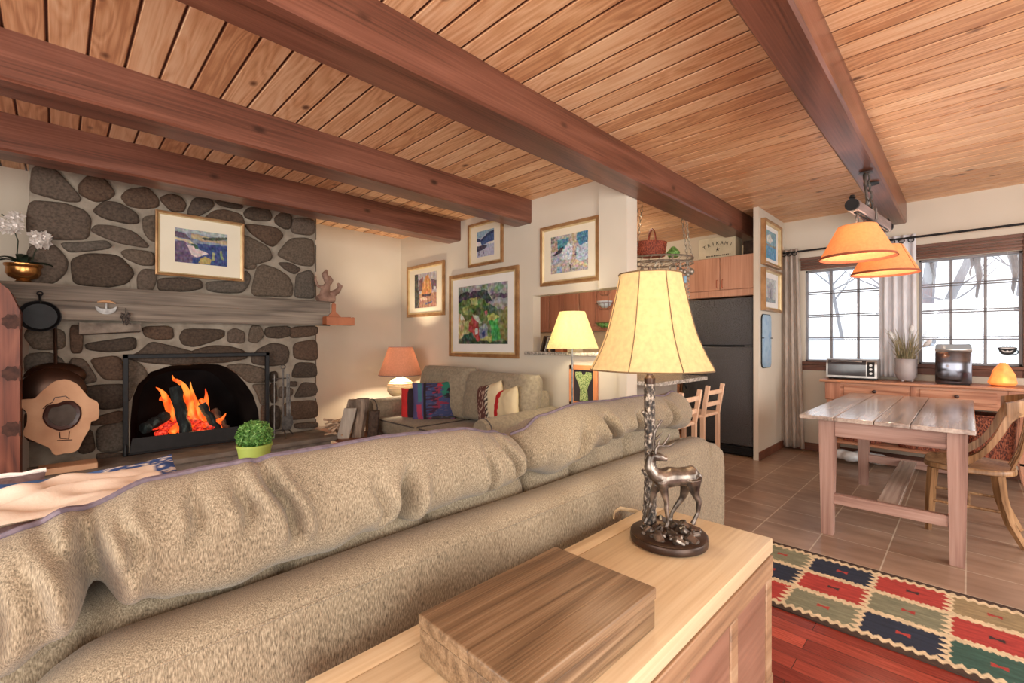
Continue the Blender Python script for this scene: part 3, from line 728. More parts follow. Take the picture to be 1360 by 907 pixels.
# warming pan with long handle
c = onY(74, 500, YF-.09); t = thing('copper_pan', 'round dark copper pan with a long handle leaning behind the wood slice', 'pan', c)
mb = MB(); disc_front(c, .17, [(.9, -.05), (1.0, -.02), (.98, .0), (.8, .02), (.4, .035), (.05, .04)], mb, sz=.62); mb.build('pan', M['darkpan'], t)
mb = MB(); mb.tube([c+Vector((0, .0, .09)), onY(73, 431, YF-.05)], .011, 8); mb.build('handle', M['darkpan'], t)
c = onY(70, 522, YF-.12); t = thing('copper_pan', 'dark copper pan low behind the wood slice by the cabinet door', 'pan', c)
mb = MB(); disc_front(c, .19, [(.9, -.05), (1.0, -.02), (.98, .0), (.8, .02), (.4, .035), (.05, .04)], mb); mb.build('pan', M['darkpan'], t)
mb = MB(); mb.ring(c+Vector((0, -.03, .0)), .05, .006, 'y', 14, 6); mb.build('ring_handle', M['brass'], t)
# wood slice
YS = 4.62
pts = [(27, 530), (46, 530), (55, 520), (72, 506), (88, 503), (103, 510), (113, 522), (119, 529), (131, 534), (132, 550), (130, 558), (121, 559), (119, 570), (110, 584), (104, 598), (93, 602), (84, 602), (76, 605), (70, 603), (67, 595), (50, 588), (32, 580), (30, 574), (36, 562), (36, 548), (30, 542), (27, 541)]
P = [onY(u, v, YS) for u, v in pts]; 
c = sum(P, Vector())/len(P); t = thing('wood_slice', 'pale irregular tree slice with a dark hollow centre leaning on the hearth', 'wood slice', (c.x, YS, .34))
M['slice'] = mat('sawn_wood', [(188, 140, 104), (214, 168, 130)], ns=5, detail=5, rough=.7, bmp=.1)
hole = [onY(u, v, YS) for u, v in [(57, 548), (62, 538), (76, 536), (86, 532), (97, 532), (107, 540), (109, 550), (104, 562), (94, 570), (78, 573), (62, 566), (56, 556)]]
P = smooth_poly(P); hole = smooth_poly(hole)
hc = sum(hole, Vector())/len(hole)
def ang(p): return math.atan2(p.z-hc.z, p.x-hc.x)
def radial(L, a):
    best = .01; d = Vector((math.cos(a), 0, math.sin(a)))
    for i in range(len(L)):
        p, q = L[i]-hc, L[(i+1) % len(L)]-hc; e = q-p; den = d.x*e.z-d.z*e.x
        if abs(den) < 1e-9: continue
        tt = (p.x*e.z-p.z*e.x)/den; ss = (p.x*d.z-p.z*d.x)/den
        if tt > 0 and 0 <= ss <= 1: best = max(best, tt)
    return best
mb = MB(); K = 90; ro = [radial(P, 2*math.pi*k/K) for k in range(K)]; ri = [radial(hole, 2*math.pi*k/K) for k in range(K)]
dirs = [Vector((math.cos(2*math.pi*k/K), 0, math.sin(2*math.pi*k/K))) for k in range(K)]
mk = lambda rr, y: [hc+dirs[k]*rr[k]+Vector((0, y, 0)) for k in range(K)]
mb.loft([mk(ri, .03), mk(ri, 0), mk(ro, 0), mk(ro, .03), mk(ri, .03)], cap=False); mb.build('slice', M['slice'], t, recalc=True)
M['darkwood'] = mat('dark_hollow', [(48, 26, 22), (76, 46, 38)], ns=12, rough=.4)
mb = MB(); K2 = [r*.99 for r in ri]; inr = [r*.72 for r in ri]
mb.loft([mk(K2, .02), mk(K2, -.006), mk([r*.9 for r in ri], -.012), mk(inr, -.004), mk(inr, .02)], cap=False); mb.build('hollow_rim', M['darkwood'], t)
M['mirror'] = mat('resin', [(60, 50, 44), (110, 100, 92)], ns=6, rough=.15)
mb = MB(); mb.loft([mk([r*.73 for r in ri], .018), mk([r*.73 for r in ri], .008)]); mb.build('hollow_back', M['mirror'], t)
mb = MB(); q = lambda u, v: onY(u, v, YS-.003)
for L in ([(71, 532), (73, 528), (87, 526), (92, 530)], [(79, 574), (80, 582), (91, 583), (92, 573)], [(76, 585), (96, 584)], [(57, 543), (62, 538), (70, 534)]): mb = MB(); mb.tube([q(*x) for x in L], .003, 5); mb.build('burnt_mark', M['darkwood'], t)
mb = MB(); a, b = onY(50, 619, 4.52), onY(130, 612, 4.52); mb.box(a.x, b.x, 4.5, 4.68, .331, .375, .004)
o = mb.build('wood_plank', M['slice'], org=(a.x, 4.5, .33)); tag(o, 'short pale wood plank lying on the hearth under the tree slice', 'plank')
# fire tools
c = Vector(onY(376, 575, 4.72)); c.z = .33
t = thing('fireplace_tool_set', 'wrought iron fireplace tools hanging on their stand at the right of the hearth', 'fireplace tools', c)
M['iron'] = mat('worn_iron', [(62, 58, 56), (112, 106, 100)], ns=20, rough=.4, metal=.6)
zt = onY(378, 490, 4.72).z
mb = MB(); mb.tube([c+Vector((.0, 0, .05)), c+Vector((0, 0, zt-.33+.0))], .009, 8)
for a in (0.4, 2.5, 4.6):
    mb.tube([c+Vector((0, 0, .07)), c+Vector((.07*math.cos(a), .07*math.sin(a), .06)), c+Vector((.12*math.cos(a), .12*math.sin(a), .004))], [.008, .008, .006], 6)
mb.tube([c+Vector((-.10, 0, zt-.33-.09)), c+Vector((.05, 0, zt-.33-.09))], .006, 6); mb.ring(c+Vector((0, 0, zt-.33+.02)), .02, .006, 'y', 12, 6); mb.build('stand', M['iron'], t)
for nm, dx, ln, end in (('poker', -.085, .62, 0), ('shovel', .03, .42, 1), ('tongs', .05, .5, 2)):
    mb = MB(); top = c+Vector((dx, -.02, zt-.33-.07)); bot = top-Vector((0, 0, ln))
    mb.tube([top+Vector((0, 0, .02)), top, bot], .006, 6)
    if end == 1:
        mb.poly([bot+Vector(v) for v in ((-.045, 0, .03), (.045, 0, .03), (.055, 0, -.04), (.03, 0, -.10), (-.03, 0, -.10), (-.055, 0, -.04))], (0, -.012, 0))
    if end == 2: mb.tube([top-Vector((0, 0, .1)), bot+Vector((.02, 0, 0))], .005, 6)
    mb.build(nm, M['iron'], t)
# carving on the mantel end, wall scoop
M['carve'] = mat('driftwood', [(110, 80, 66), (160, 126, 108)], ns=14, detail=6, rough=.8, bmp=.5)
mb = MB(); q = lambda u, v, d=0: onY(u, v, 4.82+d)
mb.tube([q(422, 399), q(430, 396), q(444, 397)], [.05, .055, .045], 8)
mb.tube([q(430, 396), q(432, 385), q(435, 376), q(431, 364), q(434, 358)], [.055, .05, .03, .035, .01], 8)
mb.tube([q(440, 392), q(449, 386), q(452, 380), q(448, 377)], [.04, .03, .028, .02], 8)
mb.tube([q(432, 382), q(422, 380), q(419, 372), q(419, 366)], [.02, .016, .014, .01], 8)
mb.tube([q(437, 376), q(440, 372), q(437, 366)], [.03, .025, .01], 8)
o = mb.build('driftwood_carving', M['carve'], org=q(434, 400), smooth=180); remesh(o, .008, 2); tag(o, 'knotty driftwood figure standing on the right end of the mantel', 'carving')
M['orangewood'] = mat('orange_wood', [(150, 84, 50), (184, 110, 70)], ns=6, rough=.55)
t = thing('wall_box', 'small orange wooden candle box hanging at the right end of the mantel', 'wooden box', onY(447, 432, 4.72))
Yb = 4.72; q = lambda u, v: onY(u, v, Yb)
mb = MB(); z0, z1 = q(447, 432).z, q(447, 421).z; xa, xb = q(429, 430).x, q(466, 430).x
mb.poly([q(429, 421), q(435, 421), q(441, 414), q(441, 404), q(443, 402), q(446, 404), q(446, 414), q(453, 421), q(466, 421), (xb, Yb, z0), (xa, Yb, z0)], (0, .012, 0)); mb.build('back_board', M['orangewood'], t)
mb = MB(); mb.box(xa, xb, Yb-.09, Yb-.08, z0, z1-.005, .002); mb.box(xa, xa+.01, Yb-.08, Yb, z0, z1, .002); mb.box(xb-.01, xb, Yb-.08, Yb, z0, z1, .002); mb.box(xa, xb, Yb-.08, Yb, z0, z0+.01, .002); mb.build('tray', M['orangewood'], t)

# orchid
YO = 4.82; c = onY(31, 374, YO); c.z = 1.69
t = thing('potted_orchid', 'white orchid in a brass pot on the left end of the mantel', 'orchid', c)
mb = MB(); mb.lathe([(.035, 0), (.045, .0), (.035, .012), (.075, .03), (.092, .06), (.09, .10), (.10, .112), (.10, .125), (.088, .125), (.08, .09), (.02, .08)], c, 28); mb.build('pot', M['brass'], t)
M['leaf'] = mat('dark_leaf', [(26, 34, 24), (44, 56, 36)], ns=8, rough=.4)
mb = MB()
for a, L_, zz in ((.3, .16, .04), (1.4, .13, .08), (2.6, .16, .05), (3.6, .15, .06), (4.6, .12, .08), (5.5, .17, .03)):
    rr = []; 
    for i in range(7):
        s = i/6; wd = .032*math.sin(math.pi*min(1, s*.9+.1)); p = c+Vector((math.cos(a)*L_*s, math.sin(a)*L_*s*.7, .11+zz*math.sin(s*2.6))); n_ = Vector((-math.sin(a), math.cos(a), 0))
        rr.append([p-n_*wd, p-Vector((0, 0, .006)), p+n_*wd, p+Vector((0, 0, .004))])
    mb.loft(rr)
mb.build('leaves', M['leaf'], t)
stemA = [c+Vector((-.03, 0, .1)), onY(22, 345, YO), onY(24, 320, YO), onY(15, 296, YO), onY(2, 284, YO)]
stemB = [c+Vector((.02, 0, .1)), onY(42, 350, YO), onY(46, 335, YO), onY(60, 312, YO)]
mb = MB(); mb.tube(stemA, .004, 6); mb.tube(stemB, .004, 6); mb.build('stem', M['leaf'], t)
M['petal'] = mat('white_petals', [(232, 220, 210), (250, 244, 238)], ns=20, rough=.8)
def blossom(mb, p, r, rnd):
    for k in range(5):
        a = 2*math.pi*k/5+rnd.random(); d = Vector((math.cos(a), 0, math.sin(a))); pp = [p]
        n_ = Vector((-d.z, 0, d.x)); b = Vector((0, -.3*r, 0))
        mb.add([p, p+d*r*.5-n_*r*.35+b, p+d*r+b*.5, p+d*r*.5+n_*r*.35+b, p+d*r*.5+Vector((0, .002, 0))], [(0, 1, 2, 3), (0, 3, 2, 4), (0, 4, 2, 1)])
    mb.ball(p+Vector((0, -.3*r, 0)), r*.2, 6)
for u0, v0, u1, v1, k in ((3, 287, 27, 306, 17), (44, 313, 64, 325, 13)):
    for i in range(k):
        mb = MB(); p = onY(rnd.uniform(u0, u1), rnd.uniform(v0, v1), YO+rnd.uniform(-.03, .03)); blossom(mb, p, .045, rnd); mb.build('blossom', M['petal'], t)

# arched cabinet at the left
YC = 4.36
t = thing('arched_cabinet', 'reddish wooden cabinet with an arched door at the left edge by the fireplace', 'cabinet', (-.5, YC+.2, 0))
M['redwood'] = wood('reddish_pine', [(78, 40, 28), (122, 66, 46), (146, 88, 64)], axis=2, fine=50, rings=8, across=4, along=.6, rough=.5)
xr = onY(26, 500, YC).x; xl = xr-.62
def archline(x0, x1, zs, rise, n=14):
    return [(x0+(x1-x0)*i/n, zs+rise*math.sin(math.pi*(.5-.5*i/n))**.9 if False else zs+rise*math.sqrt(max(0, 1-(i/n)**2))) for i in range(n+1)]
al = archline(xl+.0, xr, 1.46, .34)
mb = MB(); mb.poly([(x, YC+.03, z) for x, z in al]+[(xr, YC+.03, .0), (xl, YC+.03, .0)], (0, .33, 0)); mb.build('body', M['redwood'], t)
al2 = [(x+(xl-x)*.14, z-.05) for x, z in al]
mb = MB(); pts_o = [(x, YC, z) for x, z in al]+[(xr, YC, .0)]; pts_i = [(x+(xl-x)*.15, YC, z-.07) for x, z in al]+[(xr-.093, YC, .0)]
n = len(pts_o)
mb.add(pts_o+pts_i+[(x, y+.03, z) for x, y, z in pts_o]+[(x, y+.03, z) for x, y, z in pts_i], [(i, i+1, n+i+1, n+i) for i in range(n-1)]+[(2*n+i, 3*n+i, 3*n+i+1, 2*n+i+1) for i in range(n-1)]+[(i, 2*n+i, 2*n+i+1, i+1) for i in range(n-1)]+[(n+i, n+i+1, 3*n+i+1, 3*n+i) for i in range(n-1)])
d_ = mb.build('door', M['redwood'], t)
mb = MB(); mb.poly([(x, YC+.012, z) for x, _, z in pts_i[:-1]]+[(xr-.093, YC+.012, 0), (xl, YC+.012, 0)], (0, .012, 0)); mb.build('door_panel', M['redwood'], d_)
M['rust'] = mat('rusty_iron', [(58, 34, 26), (86, 54, 42)], ns=30, rough=.8)
for v in (427, 496, 570):
    p = onY(15, v, YC-.004); mb = MB(); pz = []
    for k in range(16):
        a = 2*math.pi*k/16; r = .052*(1 if k % 2 else .82); pz.append((p.x+.9*r*math.cos(a), YC-.006, p.z+r*math.sin(a)))
    mb.poly(pz, (0, .005, 0)); mb.tube([(xr+.002, YC-.004, p.z-.05), (xr+.002, YC-.004, p.z+.05)], .005, 6); mb.build('hinge', M['rust'], d_)

# =============================================================== low bench, kindling, firewood, coffee table, plant
M['brownwood'] = wood('brown_tabletop', [(92, 54, 38), (138, 88, 64), (160, 108, 80)], axis=0, fine=50, rings=6, across=4, rough=.4)
t = thing('hearth_bench', 'low brown wooden bench beside the hearth under the firewood', 'bench', (2.15, 4.3, 0))
mb = MB(); mb.box(1.985, 2.37, 3.72, 5.2, .255, .295, .006, 2); mb.build('seat', M['brownwood'], t)
for x in (2.02, 2.30):
    for y in (3.8, 5.1): mb = MB(); mb.box(x, x+.05, y, y+.05, 0, .255, .004); mb.build('leg', M['brownwood'], t)
M['barkA'] = mat('firewood_bark', [(88, 74, 64), (134, 116, 100), (160, 142, 124)], scale=(1, 1, .18), ns=30, detail=6, rough=.95, bmp=.9)
M['barkB'] = mat('split_wood', [(150, 138, 126), (190, 178, 162)], scale=(1, 1, .15), ns=26, detail=6, rough=.9, bmp=.5)
M['barkC'] = mat('dark_bark', [(54, 42, 36), (92, 74, 62)], ns=26, detail=6, rough=.95, bmp=.9)
def firewood(p, lean, L_, shape, m, rot, label):
    mb = MB(); rings = []
    for i in range(8):
        q = i/7; c_ = Vector((lean[0]*q, lean[1]*q, L_*q))
        rings.append([c_+Vector((x+.004*noise.noise(Vector((k, q*4, rot))), y, 0))*1 for k, (x, y) in enumerate(shape)])
    mb.loft(rings); o = mb.build('firewood_log', m, org=None, smooth=30); o.location = p; o.rotation_euler = (0, 0, rot); tag(o, label, 'log', 'firewood leaning beside the loveseat')
tri = [(-.055, -.03), (-.02, -.055), (.05, -.045), (.065, .01), (.03, .05), (-.04, .045)]
slab = [(-.06, -.018), (.0, -.026), (.06, -.018), (.06, .018), (0, .024), (-.06, .018)]
rd = [(.055*math.cos(k*math.pi/5), .05*math.sin(k*math.pi/5)) for k in range(10)]
firewood((2.03, 4.42, .295), (.075, .0, 0), .30, slab, M['barkB'], R(-38), 'pale split log leaning at the front left of the firewood')
firewood((2.17, 4.40, .295), (.05, .03, 0), .385, tri, M['barkA'], R(-45), 'tall grey-brown split log leaning in the middle of the firewood')
firewood((2.13, 4.62, .295), (.09, -.05, 0), .36, tri, M['barkA'], R(-20), 'tall split log with dark edge behind the middle firewood log')
firewood((2.28, 4.28, .295), (.02, .0, 0), .26, rd, M['barkC'], R(0), 'short dark round log beside the loveseat arm')
M['kind'] = mat('kindling', [(170, 138, 110), (216, 186, 156)], scale=(3, 3, 3), ns=10, rough=.9)
ks = None
for i in range(22):
    mb = None
    if ks is None:
        mb = MB(); mb.bar((-.11, 0, 0), (.11, 0, 0), .02, .014, bev=.002); ks = mb.build('kindling_stick', M['kind']); o = ks
    else: o = ks.copy(); COL.objects.link(o)
    o.location = (1.93+rnd.uniform(.06, .16), 4.62+rnd.uniform(-.14, .12), .312+.006*i); o.rotation_euler = (rnd.uniform(0, 3), rnd.uniform(-.7, .25) if i > 8 else rnd.uniform(-.1, .1), rnd.uniform(-1.2, 1.2)+R(-45))
    o['label'] = 'stick in the heap of split kindling in front of the firewood'; o['category'] = 'kindling stick'; o['group'] = 'kindling sticks on the bench'
c = onY(400, 592, 4.36); 
t = thing('coffee_table', 'brown wooden coffee table between the sofa and the fireplace', 'coffee table', (1.1, 3.0, 0))
mb = MB(); mb.box(.35, 1.75, 2.45, 3.42, .405, .45, .008, 2); mb.build('tabletop', M['brownwood'], t)
for x in (.42, 1.61):
    for y in (2.52, 3.28): mb = MB(); mb.box(x, x+.07, y, y+.07, 0, .405, .005); mb.build('leg', M['brownwood'], t)
D_ = 2.8; c = onD(338, 620, D_); c.z = .452
t = thing('potted_plant', 'round leafy green plant in a lime green pot on the coffee table', 'potted plant', c)
M['lime'] = mat('lime_pot', [(178, 200, 96), (190, 212, 108)], ns=3, rough=.5)
mb = MB(); mb.lathe([(.068, 0), (.095, .165), (.099, .165), (.099, .178), (.088, .178), (.08, .14), (.0001, .13)], c, 32); mb.build('pot', M['lime'], t)
M['green'] = mat('bright_leaves', [(58, 108, 44), (112, 168, 82), (160, 204, 124)], ns=60, rough=.5, lo=.35, hi=.65)
mb = MB(); cc = c+Vector((0, 0, .228))
for i in range(1500):
    z = rnd.uniform(-.55, 1); a = rnd.uniform(0, 6.283); r = math.sqrt(max(0, 1-z*z)); rr = rnd.uniform(.75, 1.0)*.105
    p = cc+Vector((r*math.cos(a), r*math.sin(a), z*.92))*rr
    d = Vector((rnd.uniform(-1, 1), rnd.uniform(-1, 1), rnd.uniform(-.3, 1))).normalized(); e = d.orthogonal().normalized(); s = .0085
    mb.add([p-d*s, p+e*s*.6, p+d*s, p-e*s*.6], [(0, 1, 2, 3)])
mb.ball(cc, .078, 12)
mb.build('foliage', M['green'], t, smooth=10)
# =============================================================== framed pictures
M['gold'] = mat('gilt_frame', [(150, 108, 70), (190, 148, 102)], ns=10, rough=.35, metal=.45)
M['goldin'] = mat('pale_gilt', [(206, 180, 132), (228, 206, 160)], ns=10, rough=.35, metal=.4)
M['mat'] = mat('cream_mat', [(222, 210, 186), (228, 217, 194)], ns=4, rough=.9)
M['whitemat'] = mat('white_mat', [(226, 222, 216), (232, 228, 222)], ns=4, rough=.9)
def framed(name, label, o, du, dv, nrm, fw, mats, art, mt='mat', inner=.008, res=120, depth=.028, tilt=0, cat='painting'):
    """o = top-left corner seen from the room; du along the width, dv down; nrm points into the room"""
    o, du, dv, nrm = Vector(o), Vector(du), Vector(dv), Vector(nrm)
    t = thing(name, label, cat, o+du/2+dv)
    u, v = du.normalized(), dv.normalized(); W_, H_ = du.length, dv.length
    def ringbox(mb, a, b, d0, d1):
        # four mitred bars between inset a and inset b
        def P(ins, q): return [o+u*ins+v*ins+nrm*q, o+u*(W_-ins)+v*ins+nrm*q, o+u*(W_-ins)+v*(H_-ins)+nrm*q, o+u*ins+v*(H_-ins)+nrm*q]
        mb.loft([P(a, 0), P(a, d0), P((a*.6+b*.4), d1), P(b, d1*.8), P(b, 0)], cap=False)
    mb = MB(); ringbox(mb, 0, fw*.68, depth*.9, depth); mb.build('frame', M['gold'], t, smooth=20)
    mb = MB(); ringbox(mb, fw*.68, fw, depth*.8, depth*.7); mb.build('frame_liner', M['goldin'], t, smooth=20)
    mb = MB(); mx, my = mats
    c0, c1 = o+u*fw+v*fw+nrm*.006, None
    P0 = [o+u*fw+v*fw+nrm*.010, o+u*(W_-fw)+v*fw+nrm*.010, o+u*(W_-fw)+v*(H_-fw)+nrm*.010, o+u*fw+v*(H_-fw)+nrm*.010]
    P1 = [o+u*mx+v*my+nrm*.010, o+u*(W_-mx)+v*my+nrm*.010, o+u*(W_-mx)+v*(H_-my)+nrm*.010, o+u*mx+v*(H_-my)+nrm*.010]
    P2 = [p-nrm*.004 for p in P1]
    mb.loft([P0, P1, P2], cap=False); mb.build('mat_board', M[mt], t, smooth=20)
    canvas('picture', o+u*mx+v*my+nrm*.006, u*(W_-2*mx), v*(H_-2*my), int(res*(W_-2*mx)/max(W_, H_)*1.4), int(res*(H_-2*my)/max(W_, H_)*1.4), art, M['vc'], t)
    return t
# river valley above the mantel
art = painter([([(0, 0), (1, 0), (1, .14), (.6, .12), (.3, .1), (0, .1)], (150, 160, 158)), ([(.3, .12), (.7, .16), (1, .2), (1, .32), (.5, .3), (.3, .25)], (176, 152, 108)), ([(.5, .2), (.75, .14), (1, .08), (1, .16), (.8, .22), (.55, .26)], (74, 80, 66)),
 ([(0, .1), (.2, .14), (.3, .3), (.12, .28), (0, .26)], (92, 70, 92)), ([(0, .28), (.28, .32), (.4, .46), (.3, .42), (0, .34)], (200, 176, 128)), ([(0, .38), (.18, .36), (.32, .6), (.38, .9), (.3, 1), (0, 1)], (96, 74, 108)),
 ([(.4, .38), (1, .36), (1, 1), (.3, 1), (.34, .82), (.6, .68), (.45, .55)], (48, 66, 128)), ([(.22, .46), (.4, .52), (.62, .66), (.4, .8), (.3, .74)], (206, 180, 176)), ([(.3, .42), (.42, .42), (.44, .54), (.36, .54)], (52, 96, 68)),
 ([(.46, .84), (.56, .76), (.68, .82), (.66, .98), (.44, .98)], (176, 152, 70)), ([(.7, .6), (.74, .6), (.76, .86), (.7, .86)], (150, 152, 96)), ([(.86, .52), (.9, .52), (.92, .8), (.86, .78)], (116, 142, 88))], (120, 130, 150), 16, seed=1)
framed('mantel_painting', 'gold framed river valley painting hanging on the stones above the mantel', (.592, 4.845, 2.37), (.665, 0, -.0), (0, .012, -.545), (0, -1, 0), .03, (.135, .125), art)
# pictures on the centre wall (x = XP), seen from -x: width runs towards -y
def wallpic(label, u0, u1, v0, v1, zt, zb, *a, rz=0, **k):
    y0, y1 = onX(u0, 400, XP-.02).y, onX(u1, 400, XP-.02).y
    return framed('framed_painting', label, (XP-.002, y0, zt), (0, y1-y0, rz), (0, rz*.0, zb-zt), (-1, 0, 0), *a, **k)
art = painter([([(0, 0), (.16, 0), (.2, 1), (0, 1)], (74, 72, 66)), ([(.2, .6), (1, .6), (1, 1), (.2, 1)], (176, 120, 92)), ([(.3, .62), (.38, .28), (.5, .1), (.62, .06), (.72, .25), (.8, .5), (.76, .62)], (218, 140, 72)), ([(.2, .2), (.4, .1), (.35, .5), (.2, .5)], (136, 92, 96)), ([(.75, .2), (1, .25), (1, .5), (.8, .5)], (112, 82, 96)), ([(.35, .62), (.75, .6), (.72, .67), (.38, .68)], (76, 54, 72)), ([(.86, .42), (.96, .42), (.96, .5), (.86, .5)], (190, 190, 196)), ([(.25, .72), (.5, .7), (.6, .78), (.3, .8)], (214, 176, 150)), ([(.5, .86), (.8, .84), (.8, .88), (.5, .92)], (90, 90, 130))], (176, 164, 172), 22, seed=2)
pa = framed('framed_painting', 'gold framed painting of an orange autumn tree, nearest the room corner', (XP-.002, 5.40, 2.27), (0, -.84, 0), (0, 0, -.68), (-1, 0, 0), .055, (.17, .115), art)
art = painter([([(0, 0), (1, 0), (1, .2), (.6, .12), (.3, .26), (0, .25)], (124, 158, 180)), ([(.2, .36), (.4, .26), (.7, .16), (1, .1), (1, .46), (.6, .5), (.3, .56)], (56, 82, 138)), ([(0, .26), (.25, .32), (.5, .2), (.7, .1), (1, .06), (1, .16), (.7, .2), (.3, .4), (0, .4)], (40, 52, 98)), ([(0, .38), (.22, .42), (.28, .55), (0, .58)], (212, 206, 206)), ([(.66, .48), (1, .46), (1, .56), (.7, .56)], (214, 208, 200)), ([(0, .56), (.4, .55), (.6, .62), (.4, .74), (0, .76)], (66, 62, 84)), ([(.05, .78), (.4, .72), (1, .6), (1, 1), (0, 1)], (170, 170, 196)), ([(.1, .74), (.14, .72), (.16, .92), (.1, .94)], (60, 62, 96)), ([(.34, .76), (.4, .74), (.42, .9), (.36, .9)], (70, 72, 106))], (160, 170, 196), 14, seed=4)
framed('framed_painting', 'small gold framed painting of blue hills and snow hanging under the beam end', (XP-.002, 4.10, 2.605), (0, -.575, .0), (0, 0, -.49), (-1, 0, 0), .04, (.14, .10), art)
ART3 = [([(0, 0), (1, 0), (1, .46), (0, .3)], (150, 150, 150)), ([(0, 0), (.2, .02), (.2, .1), (0, .16)], (112, 140, 122)), ([(.5, .02), (.62, .0), (.6, .08), (.5, .08)], (116, 140, 104)), ([(.7, .12), (.85, .02), (.95, .06), (.78, .18)], (112, 150, 118)), ([(.66, .2), (.8, .17), (1, .2), (1, .25), (.72, .25)], (86, 70, 100)),
 ([(0, .16), (.12, .1), (.26, .12), (.3, .24), (.1, .28), (0, .28)], (58, 54, 70)), ([(.26, .12), (.34, .09), (.46, .1), (.44, .24), (.3, .25)], (70, 58, 76)), ([(.4, .12), (.5, .08), (.62, .12), (.7, .3), (.62, .32), (.42, .22)], (48, 66, 70)),
 ([(0, .27), (.2, .22), (.45, .2), (.66, .34), (.8, .42), (.82, .6), (0, .62)], (92, 120, 58)), ([(.25, .22), (.4, .2), (.44, .34), (.3, .34)], (168, 176, 88)), ([(.08, .34), (.2, .34), (.22, .5), (.1, .48)], (150, 166, 80)), ([(.52, .36), (.7, .36), (.8, .46), (.6, .5), (.54, .46)], (60, 96, 74)), ([(.3, .4), (.46, .38), (.5, .5), (.36, .5)], (70, 84, 50)),
 ([(0, .46), (.1, .5), (.16, .62), (.14, .9), (0, .9)], (190, 166, 108)), ([(.05, .46), (.1, .5), (.14, .58), (.06, .58)], (214, 206, 196)), ([(.14, .6), (.3, .55), (.3, 1), (.1, 1)], (150, 158, 84)), ([(.22, .66), (.3, .52), (.42, .6), (.46, .94), (.4, .95), (.24, .78)], (178, 58, 56)), ([(.3, .5), (.42, .52), (.5, .64), (.45, .66)], (176, 190, 160)), ([(.36, .74), (.42, .74), (.42, .84), (.36, .84)], (190, 196, 190)), ([(.44, .72), (.6, .66), (.62, .9), (.46, .96)], (120, 130, 150)), ([(.5, .8), (.56, .78), (.56, .88), (.5, .88)], (48, 72, 130)),
 ([(.55, .46), (.6, .44), (.64, .5), (.58, .54)], (190, 96, 100)), ([(.6, .54), (.75, .5), (.84, .56), (.72, .62), (.62, .6)], (182, 186, 84)), ([(.66, .6), (.8, .6), (.88, .92), (.7, .96)], (56, 170, 74)), ([(.86, .6), (.94, .4), (1, .4), (1, .96), (.88, .9)], (128, 124, 62)), ([(.1, .84), (.3, .8), (.4, .96), (.1, 1)], (48, 84, 66)), ([(.45, .92), (.7, .86), (.7, .94), (.5, 1)], (176, 178, 80)), ([(0, .94), (1, .96), (1, 1), (0, 1)], (60, 80, 54))]
framed('framed_painting', 'large gold framed painting of a red barn among green trees over the loveseat', (XP-.002, 4.455, 2.055), (0, -1.165, 0), (0, 0, -.97), (-1, 0, 0), .06, (.16, .15), painter(ART3, (110, 130, 80), 26, 12, .03, seed=6, dab=(34, 20)), mt='whitemat', res=170)
art = painter([([(.16, .1), (.5, .1), (.46, .34), (.2, .38)], (64, 134, 158)), ([(.72, .0), (1, 0), (1, .3), (.8, .34), (.7, .2)], (60, 128, 164)), ([(.04, .2), (.18, .1), (.2, .4), (.04, .44)], (170, 140, 124)), ([(0, 0), (.12, 0), (.1, .16), (0, .2)], (120, 110, 104)), ([(.05, .52), (.25, .34), (.36, .3), (.3, .44), (.1, .52)], (66, 58, 70)), ([(.32, .44), (.48, .2), (.6, .36), (.58, .66), (.34, .66)], (196, 200, 210)), ([(.06, .54), (.32, .46), (.34, .7), (.08, .74)], (150, 160, 178)), ([(.46, .36), (.5, .36), (.5, .6), (.46, .6)], (120, 170, 196)), ([(.58, .0), (.7, .0), (.66, .4), (.66, .8), (.58, .8), (.6, .3)], (188, 160, 132)), ([(.66, .52), (.9, .46), (.9, .56), (.66, .6)], (84, 74, 100)), ([(.7, .36), (1, .3), (1, .7), (.7, .78)], (164, 184, 202)), ([(.55, .72), (.7, .7), (1, .86), (.98, .94), (.6, .82)], (206, 180, 140)), ([(.0, .78), (.3, .74), (.5, .84), (.5, 1), (0, 1)], (176, 156, 146)), ([(.18, .82), (.3, .8), (.32, 1), (.16, 1)], (120, 164, 190)), ([(.52, .8), (.56, .8), (.56, .96), (.52, .96)], (90, 66, 60))], (170, 160, 156), 26, 12, .03, seed=8, dab=(36, 24))
framed('framed_painting', 'gold framed painting of a white house and a bare tree above the pass-through', (XP-.002, 2.985, 2.375), (0, -.69, 0), (0, 0, -.575), (-1, 0, 0), .045, (.125, .11), art)
# partition pictures (face y = 1.57)
artA = painter([([(0, 0), (1, 0), (1, .3), (.5, .4), (0, .2)], (120, 164, 178)), ([(.2, .2), (.5, .1), (.7, .3), (.5, .45), (.2, .4)], (206, 206, 196)), ([(0, .48), (.5, .5), (1, .46), (1, .54), (0, .56)], (150, 140, 120)), ([(0, .56), (1, .54), (1, 1), (0, 1)], (84, 150, 196))], (120, 170, 190), 18, seed=11)
framed('framed_picture', 'framed blue seascape print, topmost on the partition wall by the curtain', (5.33, 1.568, 2.58), (.62, 0, 0), (0, 0, -.49), (0, -1, 0), .045, (.10, .09), artA, mt='whitemat', depth=.05, cat='picture')
artB = painter([([(.2, .3), (.5, .1), (.8, .3), (.7, .9), (.3, .9)], (160, 160, 164)), ([(.4, .5), (.6, .4), (.6, .9), (.4, .9)], (128, 124, 132)), ([(0, .8), (1, .85), (1, 1), (0, 1)], (140, 150, 150))], (182, 186, 184), 16, seed=12)
framed('framed_picture', 'framed pale grey print below the seascape on the partition wall', (5.33, 1.568, 2.06), (.62, 0, 0), (0, 0, -.465), (0, -1, 0), .04, (.12, .10), artB, mt='whitemat', depth=.05, cat='picture')
